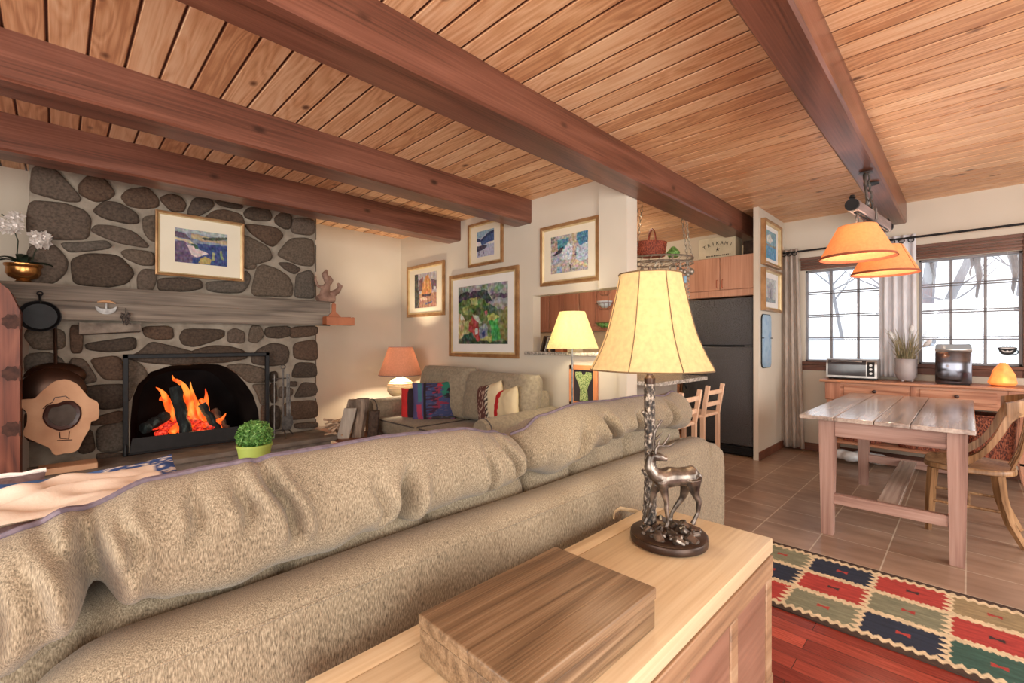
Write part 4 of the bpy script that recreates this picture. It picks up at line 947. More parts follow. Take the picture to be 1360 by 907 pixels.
mb = MB(); cols = []
t = thing('tin_plaque', 'tall blue painted plaque with rounded ends, lowest on the partition wall', 'plaque', (5.49, 1.56, .97))
M['bluep'] = mat('blue_plaque', [(110, 146, 176), (150, 178, 198), (96, 140, 184)], ns=7, detail=5, rough=.35)
def rrect(x0, x1, z0, z1, r, y):
    P = []
    for cx, cz, a0 in ((x1-r, z1-r, 0), (x0+r, z1-r, 90), (x0+r, z0+r, 180), (x1-r, z0+r, 270)):
        for k in range(6): a = R(a0+18*k); P.append((cx+r*math.cos(a), y, cz+r*math.sin(a)))
    return P
mb.poly(rrect(5.335, 5.66, .975, 1.56, .06, 1.5695), (0, -.012, 0)); mb.build('edge', M['black'], t)
mb = MB(); mb.poly(rrect(5.343, 5.652, .983, 1.552, .055, 1.5575), (0, -.002, 0)); mb.build('face', M['bluep'], t)
mb = MB(); mb.tube([(5.335, 1.56, 1.30), (5.38, 1.552, 1.30)], .006, 6); mb.tube([(5.62, 1.56, 1.30), (5.67, 1.552, 1.30)], .006, 6); mb.build('clip', M['black'], t)
# framed letter piece under the ledge
ty0, ty1 = onX(757, 500, XP-.01).y, onX(794, 500, XP-.01).y; tz0, tz1 = onX(775, 485, XP-.01).z, onX(775, 532, XP-.01).z-.0
t = thing('framed_letter', 'orange framed green letter T on black hanging low under the granite ledge', 'framed letter', (XP, (ty0+ty1)/2, tz1-.06))
M['orange'] = mat('orange_frame', [(216, 136, 88), (232, 154, 104)], ns=6, rough=.5)
zb = tz1-.06; fw = .045; mb = MB()
for a in ((ty1, ty0, tz0-fw, tz0), (ty1, ty0, zb, zb+fw), (ty0-fw, ty0, zb, tz0), (ty1, ty1+fw, zb, tz0)): mb.box(XP-.025, XP-.001, a[0], a[1], a[2], a[3], .004)
mb.build('frame', M['orange'], t)
mb = MB(); mb.box(XP-.008, XP-.001, ty1+fw, ty0-fw, zb+fw, tz0-fw); mb.build('backing', mat('black_mat', [(48, 40, 44), (62, 54, 58)], rough=.8), t)
M['tgreen'] = mat('green_letter', [(70, 110, 60), (168, 186, 110), (196, 206, 150)], ns=110, rough=.6, lo=.4, hi=.6)
yl, yr = ty0-fw-.02, ty1+fw+.02; H_ = tz0-fw-.015; zz = zb+fw+.01; ym = (yl+yr)/2; w_ = abs(yl-yr)
Yq = lambda s: yl+(yr-yl)*s
hh = H_-zz; Zq = lambda s: H_-hh*s
mb = MB()
mb.poly([(XP-.012, Yq(s), Zq(q)) for s, q in ((0, .02), (.35, 0), (.42, .1), (.58, .1), (.65, 0), (1, .02), (1, .2), (.8, .45), (.72, .62), (.78, .98), (.26, .98), (.3, .62), (.2, .42), (0, .18))], (.004, 0, 0)); mb.build('letter', M['tgreen'], t)
# =============================================================== upholstery
M['lovefab'] = mat('taupe_upholstery', [(130, 118, 98), (156, 143, 121)], ns=40, scale=(1, 1, 1), rough=.95, bmp=.15, sheen=.1)
M['pipe'] = mat('plum_piping', [(86, 74, 84), (112, 98, 106)], ns=60, rough=.8)
M['darkpipe'] = mat('dark_piping', [(72, 66, 64), (92, 84, 80)], ns=60, rough=.8)
def chenille():
    m, nt, b = newmat('tan_chenille'); L = nt.links.new
    n1 = N(nt, 'ShaderNodeTexNoise'); n1.inputs['Scale'].default_value = 1; n1.inputs['Detail'].default_value = 3; L(coords(nt, (460, 460, 95)), n1.inputs[0])
    n2 = N(nt, 'ShaderNodeTexNoise'); n2.inputs['Scale'].default_value = 3; n2.inputs['Detail'].default_value = 3; L(coords(nt), n2.inputs[0])
    mx = N(nt, 'ShaderNodeMath', operation='MULTIPLY_ADD'); mx.inputs[1].default_value = .8; L(n1.outputs[0], mx.inputs[0])
    m3 = N(nt, 'ShaderNodeMath', operation='MULTIPLY'); m3.inputs[1].default_value = .2; L(n2.outputs[0], m3.inputs[0]); L(m3.outputs[0], mx.inputs[2])
    c = ramp(nt, mx.outputs[0], [(82, 72, 58), (136, 122, 101), (174, 160, 136)], .3, .7)
    L(c, b.inputs['Base Color']); b.inputs['Roughness'].default_value = .95; b.inputs['Specular IOR Level'].default_value = .15; b.inputs['Sheen Weight'].default_value = .15
    bump(nt, b, n1.outputs[0], .55, .003)
    return m
M['chen'] = chenille()

# ------------------------------------------------ big sofa (back towards the camera, faces +y)
sf = thing('sofa', 'long tan sofa seen from behind with two slumped back cushions', 'sofa', (1.25, 1.4, 0))
def rail_ring(X, drop=0, yi=1.175, yo=1.03, zt=.71, zb=.06, k=0):
    w = .004*noise.noise(Vector((X*3, 1, 1)))
    zt = zt-drop+.006*noise.noise(Vector((X*2, 4, 1)))
    return [(X, yo+.02, zb), (X, yo-.004+w, .3), (X, yo-.002+w, .5), (X, yo+w, zt-.05), (X, yo+.008+w, zt-.022), (X, yo+.028, zt-.006), (X, yo+.06, zt), (X, yi-.03, zt-.002), (X, yi-.006, zt-.02), (X, yi, zt-.06), (X, yi, zb)]
mb = MB(); rings = []; x0, x1 = -.12, 2.60
n = 70
for i in range(n+1):
    X = x0+(x1-x0)*i/n
    e = max(0, 1-(X-x0)/.22)
    rings.append(rail_ring(X, .17*e**2.2))
mb.loft(rings); mb.build('back_panel', M['chen'], sf, smooth=60)
mb = MB(); mb.tube([(x0+.05+(x1-x0-.1)*i/60, 1.033, .668) for i in range(61)], .0035, 5); mb.build('seam', M['chen'], sf)
# arms: rounded slabs running forward
def arm(xa, xb, zt, label=None):
    mb = MB(); rings = []
    cx, hw = (xa+xb)/2, (xb-xa)/2
    for i in range(26):
        q = i/25; Y = 1.04+.93*q; e = 1-.10*max(0, 1-q/.06)**2-.12*max(0, (q-.93)/.07)**2
        ring = []
        for k in range(24):
            a = 2*math.pi*k/24; cs, sn = math.cos(a), math.sin(a)
            xx = cx+hw*1.06*e*math.copysign(abs(cs)**.55, cs); zz = .05+(zt-.05)*.5*(1+math.copysign(abs(sn)**.42, sn)*e)
            ring.append((xx, Y, zz+.006*noise.noise(Vector((xx*4, Y*3, 1)))))
        rings.append(ring)
    mb.loft(rings); return mb.build('arm', M['chen'], sf, smooth=60)
arm(2.60, 2.86, .655); arm(-.40, -.13, .54)
mb = MB(); mb.box(-.17, 2.61, 1.19, 1.95, .05, .26, .02, 2); mb.build('base', M['chen'], sf)
for a, b in ((-.155, 1.255), (1.265, 2.59)):
    mb = MB(); mb.box(a, b, 1.25, 1.99, .26, .46, .05, 4); mb.build('seat_cushion', M['chen'], sf)
for x in (-.36, 2.74):
    for y in (1.1, 1.86): mb = MB(); mb.box(x, x+.06, y, y+.06, 0, .06, .004); mb.build('foot', M['darkpan'], sf)
def interp(tab, x):
    if x <= tab[0][0]: return tab[0][1]
    for (a, p), (b, q) in zip(tab, tab[1:]):
        if x <= b:
            t = (x-a)/(b-a); t = t*t*(3-2*t); return p+(q-p)*t
    return tab[-1][1]
def back_cushion(xa, xb, top, bot, folds, tops=None, y_near=1.10, thick=.30, seed=0, endflat=.03, ynear=None):
    mb = MB(); NX, NR = 190, 64; rings = []; pipe = []
    for i in range(NX+1):
        s = i/NX; X = xa+(xb-xa)*s
        zt, zb = interp(top, X), interp(bot, X)
        ed = min(s, 1-s)*(xb-xa); e = min(1, ed/.075); e = math.sqrt(max(0, 1-(1-e)**2)); e = max(e, .02)*1.0
        zc, hz = (zt+zb)/2, (zt-zb)/2*(.60+.40*e); yn = interp(ynear, X) if ynear else y_near
        yc, hy = yn+thick/2, thick/2*(.35+.65*e); ring = []
        for k in range(NR):
            a = 2*math.pi*k/NR; cs, sn = math.cos(a), math.sin(a)
            yy = math.copysign(abs(cs)**.72, cs); zz = math.copysign(abs(sn)**.78, sn)
            y = yc+hy*yy; z = zc+hz*zz
            y += .055*zz*(1 if zz > 0 else .9)*(1-.3*abs(yy))+(.03 if zz < 0 else 0)*(-zz)
            near = max(0, -yy); d = 0
            for (xf, zf, x2, z2, wd, am) in folds:
                t = (z-zf)/(z2-zf) if abs(z2-zf) > 1e-6 else 0
                if -.25 < t < 1.1:
                    xx = xf+(x2-xf)*t+.006*math.sin(t*7); fall = max(0, min(1, (1.1-t)/.6))*min(1, (t+.25)/.2)
                    dx = (X-xx)/wd
                    d += am*fall*(-math.exp(-dx*dx)+.45*math.exp(-(abs(dx)-1.9)**2))
            nz = .010*noise.noise(Vector((X*4+seed, z*5, y*4)))+.004*noise.noise(Vector((X*14, z*9, seed)))
            disp = d*1.8*near+nz*e
            y -= disp*1.0; z += disp*.25*zz
            if near == 0 and zz > .0: z += nz
            if zz > 0 and y > yc-hy*.45: z -= .42*(y-(yc-hy*.45))
            ring.append(Vector((X+.010*noise.noise(Vector((z*7, y*7, seed+X)))*(1-e), y, z)))
        rings.append(ring)
        kk = int(NR*.335)   # near the top, camera side
        p = ring[kk]; pipe.append(p+(p-Vector((X, yc, zc))).normalized()*.002)
    mb.loft(rings)
    c = mb.build('back_cushion', M['chen'], sf, smooth=180)
    mb = MB(); mb.tube(pipe[2:-2], .0075, 7); mb.build('piping', M['pipe'], c)
    return c
top1 = [(-.2, .915), (-.08, .925), (.06, .955), (.14, .985), (.25, .99), (.6, .995), (.95, .98), (1.1, .95), (1.16, .93), (1.22, .89)]
bot1 = [(-.2, .66), (-.06, .675), (.02, .73), (.055, .775), (.09, .745), (.17, .715), (.28, .70), (.37, .715), (.5, .70), (.6, .725), (.676, .75), (.75, .72), (.95, .735), (1.12, .74), (1.22, .77)]
F1 = [(.055, .75, .045, .96, .022, .055), (.035, .80, -.02, .95, .016, .022), (.10, .84, .085, .95, .013, .016), (.20, .86, .215, .95, .014, .014), (.30, .86, .29, .95, .016, .018), (.395, .82, .335, .99, .015, .028), (.676, .73, .71, .90, .024, .045), (.63, .78, .60, .90, .016, .014), (1.02, .76, 1.00, .93, .016, .014), (1.13, .80, 1.08, .93, .016, .018), (-.08, .75, -.09, .93, .018, .02)]
back_cushion(-.24, 1.225, top1, bot1, F1, seed=1)
top2 = [(1.26, .93), (1.36, .975), (1.6, 1.0), (1.9, .99), (2.2, .985), (2.4, .965), (2.5, .985), (2.62, .95)]
bot2 = [(1.26, .76), (1.4, .72), (1.53, .74), (1.66, .79), (1.74, .825), (1.85, .80), (1.96, .83), (2.1, .80), (2.3, .79), (2.62, .74)]
F2 = [(1.74, .80, 1.70, .93, .03, .05), (1.98, .80, 1.96, .92, .028, .035), (1.5, .80, 1.55, .93, .03, .015), (2.3, .80, 2.3, .95, .03, .03)]
back_cushion(1.21, 2.60, top2, bot2, F2, seed=5, thick=.32)
# lower tufted part of the inner back, below the slumped cushions
def lumbar(xa, xb, seams, zt, seed):
    mb = MB(); rings = []; n = 110
    for i in range(n+1):
        X = xa+(xb-xa)*i/n; s = min(X-xa, xb-X); e = min(1, s/.04); e = .6+.4*math.sqrt(max(0, 1-(1-e)**2)); d = 0
        for q in seams: d += .03*math.exp(-((X-q)/.02)**2)
        z1 = interp(zt, X)-d*.5; ring = []
        for k in range(28):
            a = 2*math.pi*k/28; cs, sn = math.cos(a), math.sin(a)
            ring.append((X, 1.31+.125*e*math.copysign(abs(cs)**.6, cs)+d*(1 if cs < 0 else 0), .44+(z1-.44)*.5*(1+e*math.copysign(abs(sn)**.5, sn))+.006*noise.noise(Vector((X*6, k*.4, seed)))))
        rings.append(ring)
    mb.loft(rings); mb.build('lower_back_cushion', M['chen'], sf, smooth=180)
lumbar(-.2, 1.27, (.055, .40, .82), [(-.2, .72), (.3, .75), (.6, .755), (.7, .78), (1.0, .77), (1.27, .77)], 1)
lumbar(1.275, 2.60, (1.56, 1.98), [(1.28, .77), (1.5, .79), (1.7, .83), (2.0, .85), (2.6, .80)], 2)
# tufted throw bulge at the far end
mb = MB(); Mx = Matrix.Translation((2.50, 1.46, .70)) @ Euler((R(-14), 0, R(-28))).to_matrix().to_4x4()
pillow(mb, Mx, .44, .40, .2, 20, .45, .08, nz=.006, seed=4)
o = mb.build('throw_cushion', M['chen'], org=(2.5, 1.5, .62), smooth=180); tag(o, 'round tan cushion standing at the far right end of the long sofa', 'cushion')
# cream pillow with blue border lying on the sofa back
M['vfab'] = vcol('printed_cloth', rough=.9, bmp=.2, bns=160)
def quilt(s, t):
    n_ = .012*noise.noise(Vector((s*9, t*9, 1)))
    s, t = s+n_, t+n_
    if t < .20 or s > .93 or s < .05:
        if s > .76: 
            v_ = noise.noise(Vector((s*46, t*46, 2)))
            return (222, 214, 202) if v_ > .18 else (52, 78, 132)
        return (74, 112, 170) if t < .16 else (60, 92, 150)
    return (228, 212, 194)
mb = MB(); cols = []
pillow(mb, frame3((-.07, 1.46, .905), (1, .02, .0), (0, .3, .004)), .62, .33, .03, 60, .5, .03, colfn=quilt, cols=cols, nz=.010, seed=3)
for v in mb.bm.verts:
    if v.co.x > .14 and v.co.y > 1.5: v.co.z += .16*(v.co.x-.14)*(v.co.y-1.5)/.1
o = mb.build('throw_pillow', M['vfab'], org=(.1, 1.4, .9), colors=cols, smooth=180); tag(o, 'cream pillow with a blue starry border lying on top of the sofa back', 'pillow')
M['purple'] = mat('brown_purple_throw', [(96, 78, 80), (128, 108, 106)], ns=50, rough=.95, bmp=.3)
mb = MB(); pillow(mb, frame3((-.27, 1.88, .715), (1, 0, 0), (0, .25, .5)), .5, .34, .12, 20, .5, .06, seed=6)
t = thing('throw_pillow', 'purple-brown pillow with a white corded edge behind the blue-bordered pillow', 'pillow', (-.02, 1.85, .6)); mb.build('pillow_body', M['purple'], t, smooth=180)
mb = MB(); Mx = frame3((-.27, 1.88, .715), (1, 0, 0), (0, .25, .5)); mb.tube([Mx @ Vector((-.25+.5*i/20, 0, .17+.003*math.sin(i*2))) for i in range(21)], .007, 6); mb.build('cord', M['petal'], t)

# ------------------------------------------------ loveseat against the centre wall (faces -x)
lv = thing('loveseat', 'taupe two-seat loveseat with dark piping under the paintings', 'loveseat', (2.85, 3.65, 0))
def lbox(xa, xb, ya, yb, za, zb, nm, bev=.05, m='lovefab', par=lv):
    mb = MB(); mb.box(xa, xb, ya, yb, za, zb, bev, 4); return mb.build(nm, M[m], par, smooth=60)
lbox(2.46, 3.3, 2.86, 4.50, .07, .30, 'base', .02)
for a, b in ((2.865, 3.675), (3.685, 4.495)):
    s_ = lbox(2.40, 3.08, a, b, .295, .455, 'seat_cushion', .05)
    mb = MB(); mb.tube([(2.405, a+.04, .44), (2.405, b-.04, .44)], .006, 6); mb.tube([(2.42, a+.008, .448), (3.0, a+.008, .448)], .005, 6); mb.build('piping', M['darkpipe'], s_)
lbox(3.14, 3.33, 2.80, 4.56, .07, .80, 'back_frame', .05)
def larm(ya, yb, zt):
    mb = MB(); rings = []; yc, hw = (ya+yb)/2, (yb-ya)/2
    for i in range(22):
        q = i/21; X = 2.40+.90*q; zz = zt+.02*q; e = 1-.06*max(0, 1-q/.05)**2
        ring = [(X, yc-hw*.72, .07), (X, yc-hw*.78*e, .3), (X, yc-hw*.86*e, zz-.16)]
        for k in range(11):
            a = math.pi*(1.05-1.1*k/10); ring.append((X, yc+hw*1.0*math.cos(a)*e, zz-.105+.105*math.sin(a)*e))
        ring += [(X, yc+hw*.86*e, zz-.16), (X, yc+hw*.78*e, .3), (X, yc+hw*.72, .07)]
        rings.append(ring)
    mb.loft(rings); a_ = mb.build('arm', M['lovefab'], lv, smooth=50)
    mb = MB(); mb.tube([Vector(p)+Vector((-.003, 0, 0)) for p in rings[1]], .006, 6); mb.build('piping', M['darkpipe'], a_)
larm(2.66, 2.86, .635); larm(4.48, 4.70, .635)
for (yc, w_, zc, h_, rz, sd) in ((4.08, .86, .72, .54, 0, 1), (3.22, .93, .71, .50, 0, 2)):
    mb = MB(); Mx = frame3((3.06, yc, zc), (0, -1, 0), (.22, 0, 1))
    pillow(mb, Mx, w_, h_, .30, 30, .24, -.015, nz=.006, seed=sd)
    b_ = mb.build('back_cushion', M['lovefab'], lv, smooth=180)
    mb = MB(); mb.tube([Mx @ Vector((w_/2*.985*math.copysign(abs(math.cos(a))**.45, math.cos(a)), -.02, h_/2*.985*math.copysign(abs(math.sin(a))**.45, math.sin(a)))) for a in [2*math.pi*k/60 for k in range(60)]], .005, 5, closed=True); mb.build('piping', M['darkpipe'], b_)
for y in (2.74, 4.56):
    for x in (2.44, 3.22): mb = MB(); mb.lathe([(.02, 0), (.03, .07)], (x, y, 0), 12); mb.build('foot', M['darkpan'], lv)
def kil(s, t):
    v_ = noise.noise(Vector((s*5, t*26, 1))); u_ = noise.noise(Vector((s*4, t*12, 5)))
    if s > .28 and s < .34: return (40, 34, 38)
    if s < .28: return (66, 110, 122) if (s > .15 and t < .5 and s < .25) else (170, 62, 86) if (t > .55 and abs(s-.15-.12*(t-.5)) < .06) else (84, 78, 118)
    if s+v_*.09 > .74 and t < .42: return (44, 110, 92) if (s+t*.6+v_*.1) < 1.0 or t < .16 else (46, 40, 48)
    if t < .12 and s > .6: return (170, 56, 66)
    if v_ > .12 and s < .62: return (62, 40, 58)
    if u_ > .28: return (132, 50, 72)
    w_ = noise.noise(Vector((s*8, t*60, 7)))
    if w_ > .2: return (94, 84, 110)
    return (62, 70, 108) if t < .88 else (66, 62, 58)
def redbl(s, t): 
    return (206, 52, 52) if s < .42 else (52, 40, 46)
def put_pillow(Mx, w_, h_, t_, fn, label, sd, n=26, p=.5):
    mb = MB(); cols = []; pillow(mb, Mx, w_, h_, t_, n, p, .07, colfn=fn, cols=cols, seed=sd)
    o = mb.build('throw_pillow', M['vfab'], org=Mx.translation, colors=cols, smooth=180); tag(o, label, 'pillow', 'patterned pillows on the loveseat')
def on_frame(u0, v0, u1, v1, u2, v2, D0, D1):   # bottom-left, bottom-right, top-right
    a, b, c = onD(u0, v0, D0), onD(u1, v1, D1), onD(u2, v2, D1+.05); return a, b, c
def pil3(ubl, vbl, ubr, vbr, utr, vtr, D0, D1, dt=.08):
    a, b, c = onD(ubl, vbl, D0), onD(ubr, vbr, D1), onD(utr, vtr, D1+dt)
    x, z = b-a, c-b; return frame3((a+c)/2, x, z), x.length, z.length
Mx, w_, h_ = pil3(549, 560, 604, 557, 603, 508, 4.75, 4.75); put_pillow(Mx, w_*1.06, h_*1.12, .13, kil, 'square blue and maroon kilim pillow in front on the loveseat', 1, 60)
Mx, w_, h_ = pil3(534, 562, 560, 560, 560, 515, 4.92, 4.86); put_pillow(Mx, w_*1.1, h_*1.12, .12, redbl, 'red pillow with a black band at the left arm of the loveseat', 2)
def bear(s, t):
    if s < .52: return (96, 60, 54) if noise.noise(Vector((s*20, t*14, 3))) < .25 else (196, 170, 150)
    if s < .62: return (40, 34, 36) if int(t*18+s*10) % 2 else (216, 204, 180)
    return (214, 196, 160)
Mx, w_, h_ = pil3(639, 560, 668, 556, 664, 512, 4.42, 4.15); put_pillow(Mx, .40, .40, .14, bear, 'cream pillow with a brown patterned panel on the right of the loveseat', 3)
def redc(s, t): return (188, 36, 40) if s+t*.25 < .52 else (212, 194, 156)
Mx, w_, h_ = pil3(660, 560, 686, 556, 684, 520, 4.2, 3.98); put_pillow(Mx, .34, .34, .13, redc, 'red and cream pillow rightmost on the loveseat against the arm', 4)

# ------------------------------------------------ corner lamp on its side table
BULBS = []
c = Vector((3.0, 4.95, 0)); c = onD(532, 455, 5.62); c.z = .56
t = thing('side_table', 'small brown side table in the corner under the pink-shaded lamp', 'side table', (c.x, c.y, 0))
mb = MB(); mb.lathe([(.24, .53), (.25, .54), (.25, .555), (.24, .56)], (c.x, c.y, 0), 32); mb.build('tabletop', M['brownwood'], t)
for k in range(3): a = 2.1*k+.4; mb = MB(); mb.bar((c.x+.15*math.cos(a), c.y+.15*math.sin(a), .53), (c.x+.2*math.cos(a), c.y+.2*math.sin(a), 0), .03, .03); mb.build('leg', M['brownwood'], t)
t = thing('table_lamp', 'lit corner lamp with a pink shade and a ribbed cream ball base', 'table lamp', c)
M['creamcer'] = mat('cream_ceramic', [(226, 206, 160), (240, 224, 184)], ns=10, rough=.4)
mb = MB(); prof = [(.09, 0), (.10, .012)]
for i in range(31):
    q = i/30; a = -1.15+2.35*q; prof.append((.165*math.cos(a)+.004*math.sin(i*2.2), .135+.125*math.sin(a)))
prof += [(.035, .262), (.03, .285)]
mb.lathe(prof, c, 40); mb.build('base', M['creamcer'], t)
mb = MB(); mb.tube([c+Vector((0, 0, .28)), c+Vector((0, 0, .48))], .006, 8); mb.build('stem', M['brass'], t)
M['pinkshade'] = shade_mat('pink_linen_shade', (178, 140, 120), (255, 190, 150), .04, trans=.32)
def cone_shade(mb, c, r0, r1, h, thick=.003, seg=40, prof=None):
    P = prof or [(r0, 0), (r1, h)]
    out = [(r, z) for r, z in P]; inn = [(r-thick, z) for r, z in P[::-1]]
    rings = [[(c.x+r*math.cos(2*math.pi*k/seg), c.y+r*math.sin(2*math.pi*k/seg), c.z+z) for k in range(seg)] for r, z in out+inn+[out[0]]]
    mb.loft(rings, cap=False)
zc = onD(532, 498, 5.62).z
cs = Vector((c.x, c.y, zc)); mb = MB(); cone_shade(mb, cs, .262, .145, .345); s_ = mb.build('lamp_shade', M['pinkshade'], t, smooth=60)
mb = MB(); mb.ring(cs+Vector((0, 0, .002)), .262, .004, 'z', 40); mb.ring(cs+Vector((0, 0, .345)), .145, .003, 'z', 32); mb.build('shade_trim', M['pipe'], s_)
BULBS.append(('corner_lamp_bulb', tuple(cs+Vector((0, 0, .16))), 58, (1, .82, .58), .04))

# ------------------------------------------------ floor lamp in front of the pass-through
c = onX(760, 463, 3.12); c0 = Vector((c.x, c.y, 0))
t = thing('floor_lamp', 'slim steel floor lamp with a pale yellow square-cornered shade before the pass-through', 'floor lamp', c0)
mb = MB(); mb.lathe([(.14, 0), (.14, .012), (.03, .025), (.0001, .03)], c0, 32); mb.build('base', M['steel'], t)
mb = MB(); mb.tube([c0+Vector((0, 0, .02)), c0+Vector((0, 0, 1.38))], .009, 10); mb.build('pole', M['steel'], t)
M['yshade'] = shade_mat('yellow_shade', (244, 234, 190), (255, 240, 170), .32, trans=.5)
def sq_shade(mb, c, w0, w1, h, rot, thick=.003, cut=.2):
    rings = []
    for (w, z) in ((w0, 0), (w0+(w1-w0)*.5, h*.5), (w1, h), (w1-thick, h), (w0-thick, 0), (w0, 0)):
        ring = []
        for k in range(4):
            for s in (-1, 1):
                a = rot+k*math.pi/2; u_ = Vector((math.cos(a), math.sin(a), 0)); v_ = Vector((-math.sin(a), math.cos(a), 0))
                ring.append(c+u_*w+v_*(s*w*(1-cut))+Vector((0, 0, z)))
        rings.append(ring)
    mb.loft(rings, cap=False)
cs = Vector((c.x, c.y, c.z)); mb = MB(); cone_shade(mb, cs, .222, .108, .315); mb.build('lamp_shade', M['yshade'], t, smooth=60)
mb = MB(); mb.tube([cs+Vector((-.108, 0, .30)), cs+Vector((0, 0, .295)), cs+Vector((.108, 0, .30))], .002, 5); mb.build('spider', M['steel'], t)
BULBS.append(('floor_lamp_bulb', tuple(cs+Vector((0, 0, .17))), 10, (1, .9, .7), .04))
# =============================================================== storage chest behind the sofa
M['pinetop'] = wood('waxed_pine_top', [(178, 150, 116), (202, 176, 140), (216, 194, 160)], axis=0, fine=80, rings=3, across=3, along=.6, rough=.33, bmp=.08)
M['pinedark'] = wood('aged_pine', [(112, 84, 62), (156, 122, 92), (176, 146, 116)], axis=0, fine=50, rings=5, across=3, along=.6, rough=.5)
ch = thing('storage_chest', 'long waxed pine storage chest standing behind the sofa', 'chest', (1.05, .7, 0))
CX0, CX1, CY0, CY1, CZ = .36, 1.735, .478, .93, .58
mb = MB(); mb.box(CX0-.012, CX1+.004, CY0-.004, CY1-.062, CZ-.05, CZ, .004, 2); mb.box(CX0-.012, CX1+.004, CY1-.06, CY1, CZ-.05, CZ-.001, .004, 2)
mb.build('lid', M['pinetop'], ch)
mb = MB(); mb.box(CX0, CX1-.01, CY0+.006, CY1-.006, .05, CZ-.05, .003); mb.build('body', M['pinedark'], ch)
mb = MB()
for k in range(5):
    x = CX0+.02+k*(CX1-CX0-.10)/4; mb = MB(); mb.box(x, x+.055, CY0-.009, CY0+.003, .132, CZ-.122, .003); mb.build('front_stile', M['pinedark'], ch)
for za, zb_ in ((CZ-.12, CZ-.052), (.06, .13)): mb = MB(); mb.box(CX0, CX1-.012, CY0-.010, CY0+.003, za, zb_, .003); mb.build('front_rail', M['pinedark'], ch)
mb = MB(); mb.box(CX0+.02, CX1-.03, CY0-.004, CY0+.003, .10, .47, .002); 
M['panelred'] = wood('panel_board', [(120, 84, 66), (150, 110, 90)], axis=0, rough=.5); mb.build('front_panel', M['panelred'], ch)
mb = MB(); mb.box(CX1-.012, CX1+.045, .52, .60, .40, .43, .006); mb.box(CX1-.012, CX1+.045, .80, .88, .40, .43, .006); mb.tube([(CX1+.04, .52, .415), (CX1+.04, .88, .415)], .012, 8); mb.build('end_handle', M['pinetop'], ch)
mb = MB(); mb.poly([(CX1-.01, .50, .30), (CX1+.03, .50, .28), (CX1+.09, .50, .0), (CX1-.01, .50, .0)], (0, .04, 0)); mb.poly([(CX1-.01, .86, .30), (CX1+.03, .86, .28), (CX1+.09, .86, .0), (CX1-.01, .86, .0)], (0, .04, 0)); mb.build('foot', M['pinetop'], ch)
mb = MB(); mb.box(CX0, CX1-.01, CY0, CY1-.006, 0, .05, .003); mb.build('plinth', M['pinedark'], ch)
# strap / tie at the back edge of the chest
mb = MB(); L_ = [onD(815, 690, 1.86), onD(816, 680, 1.88), onD(824, 675, 1.9), onD(845, 679, 1.90), onD(862, 686, 1.88)]
mb.tube(L_, .004, 6, flat=2.2); mb.build('strap', M['pinetop'], ch)
# wooden box on the chest
M['oakbox'] = wood('brown_oak', [(84, 64, 46), (124, 98, 72), (152, 126, 98)], axis=0, fine=210, rings=5, across=12, along=.9, rough=.4, bmp=.3)
bx = thing('wooden_box', 'closed dark oak box lying on the pine chest', 'box', (.77, .67, CZ), 0)
mb = MB(); mb.box(.545, .995, .520, .822, CZ+.001, CZ+.066, .003, 2); mb.build('body', M['oakbox'], bx)
mb = MB(); mb.box(.542, .998, .517, .825, CZ+.067, CZ+.096, .005, 3); mb.build('lid', M['oakbox'], bx)

# =============================================================== stag table lamp
M['bronze'] = mat('antique_bronze', [(52, 46, 42), (104, 94, 86), (158, 146, 134)], ns=26, detail=4, rough=.32, metal=.75, lo=.3, hi=.75)
M['bronzed'] = mat('dark_bronze', [(48, 34, 28), (84, 64, 52)], ns=14, rough=.35, metal=.6)
M['barkb'] = mat('cast_bark', [(30, 25, 22), (92, 80, 70), (190, 178, 164)], scale=(1, 1, .6), ns=110, detail=5, rough=.55, metal=.1, bmp=1.0, lo=.38, hi=.68)
bc = Vector((1.462, .715, CZ)); tc = Vector((1.4825, .795, CZ)); tc = onD(863, 455, 1.61); tc.z = CZ
lp = thing('stag_lamp', 'large lit bell-shaded lamp with a bronze stag on the chest', 'table lamp', bc)
mb = MB(); mb.lathe([(.118, 0), (.124, .004), (.126, .018), (.122, .026), (.124, .03), (.116, .034), (.0001, .034)], bc, 48); mb.build('base', M['bronzed'], lp, smooth=35)
mb = MB(); rnd = random.Random(12)
for i in range(46):
    a = rnd.uniform(0, 6.283); r = .10*math.sqrt(rnd.random()); p = bc+Vector((r*math.cos(a), r*math.sin(a), .034+.004*rnd.random()))
    s = rnd.uniform(.010, .021)
    t_ = Matrix.Translation(p) @ Euler((rnd.random()*.8, rnd.random()*.8, rnd.random()*6)).to_matrix().to_4x4()
    mb.box(-s, s, -s*.7, s*.7, -s*.6, s*.6*(1 if r > .05 else .8), s*.25, 1, t_)
o = mb.build('rocky_ground', M['bronze'], lp, smooth=30)
mb = MB(); P = []; Rr = []
for i in range(44):
    q = i/43; z = .035+q*(onD(863, 492, 1.61).z-.155+.12-CZ-.035); P.append(tc+Vector((.003*math.sin(q*9), .003*math.cos(q*7), z))); Rr.append((.0235-.0045*min(1, q*1.6))*(1+.07*math.sin(i*2.7)))
ztr = onD(863, 508, 1.61).z; 
P = [p for p in P if p.z < ztr]; Rr = Rr[:len(P)]
mb.tube(P, Rr, 14)
for v_, s in ((552, -1), (600, 1), (630, -1)):
    q = onD(863, v_, 1.6); d = Vector((.7, -.7, 0))*s; mb.tube([q+d*.012, q+d*.022+Vector((0, 0, .012)), q+d*.028+Vector((0, 0, .016))], [.010, .007, .005], 8)
mb.build('tree_trunk', M['barkb'], lp, smooth=50)
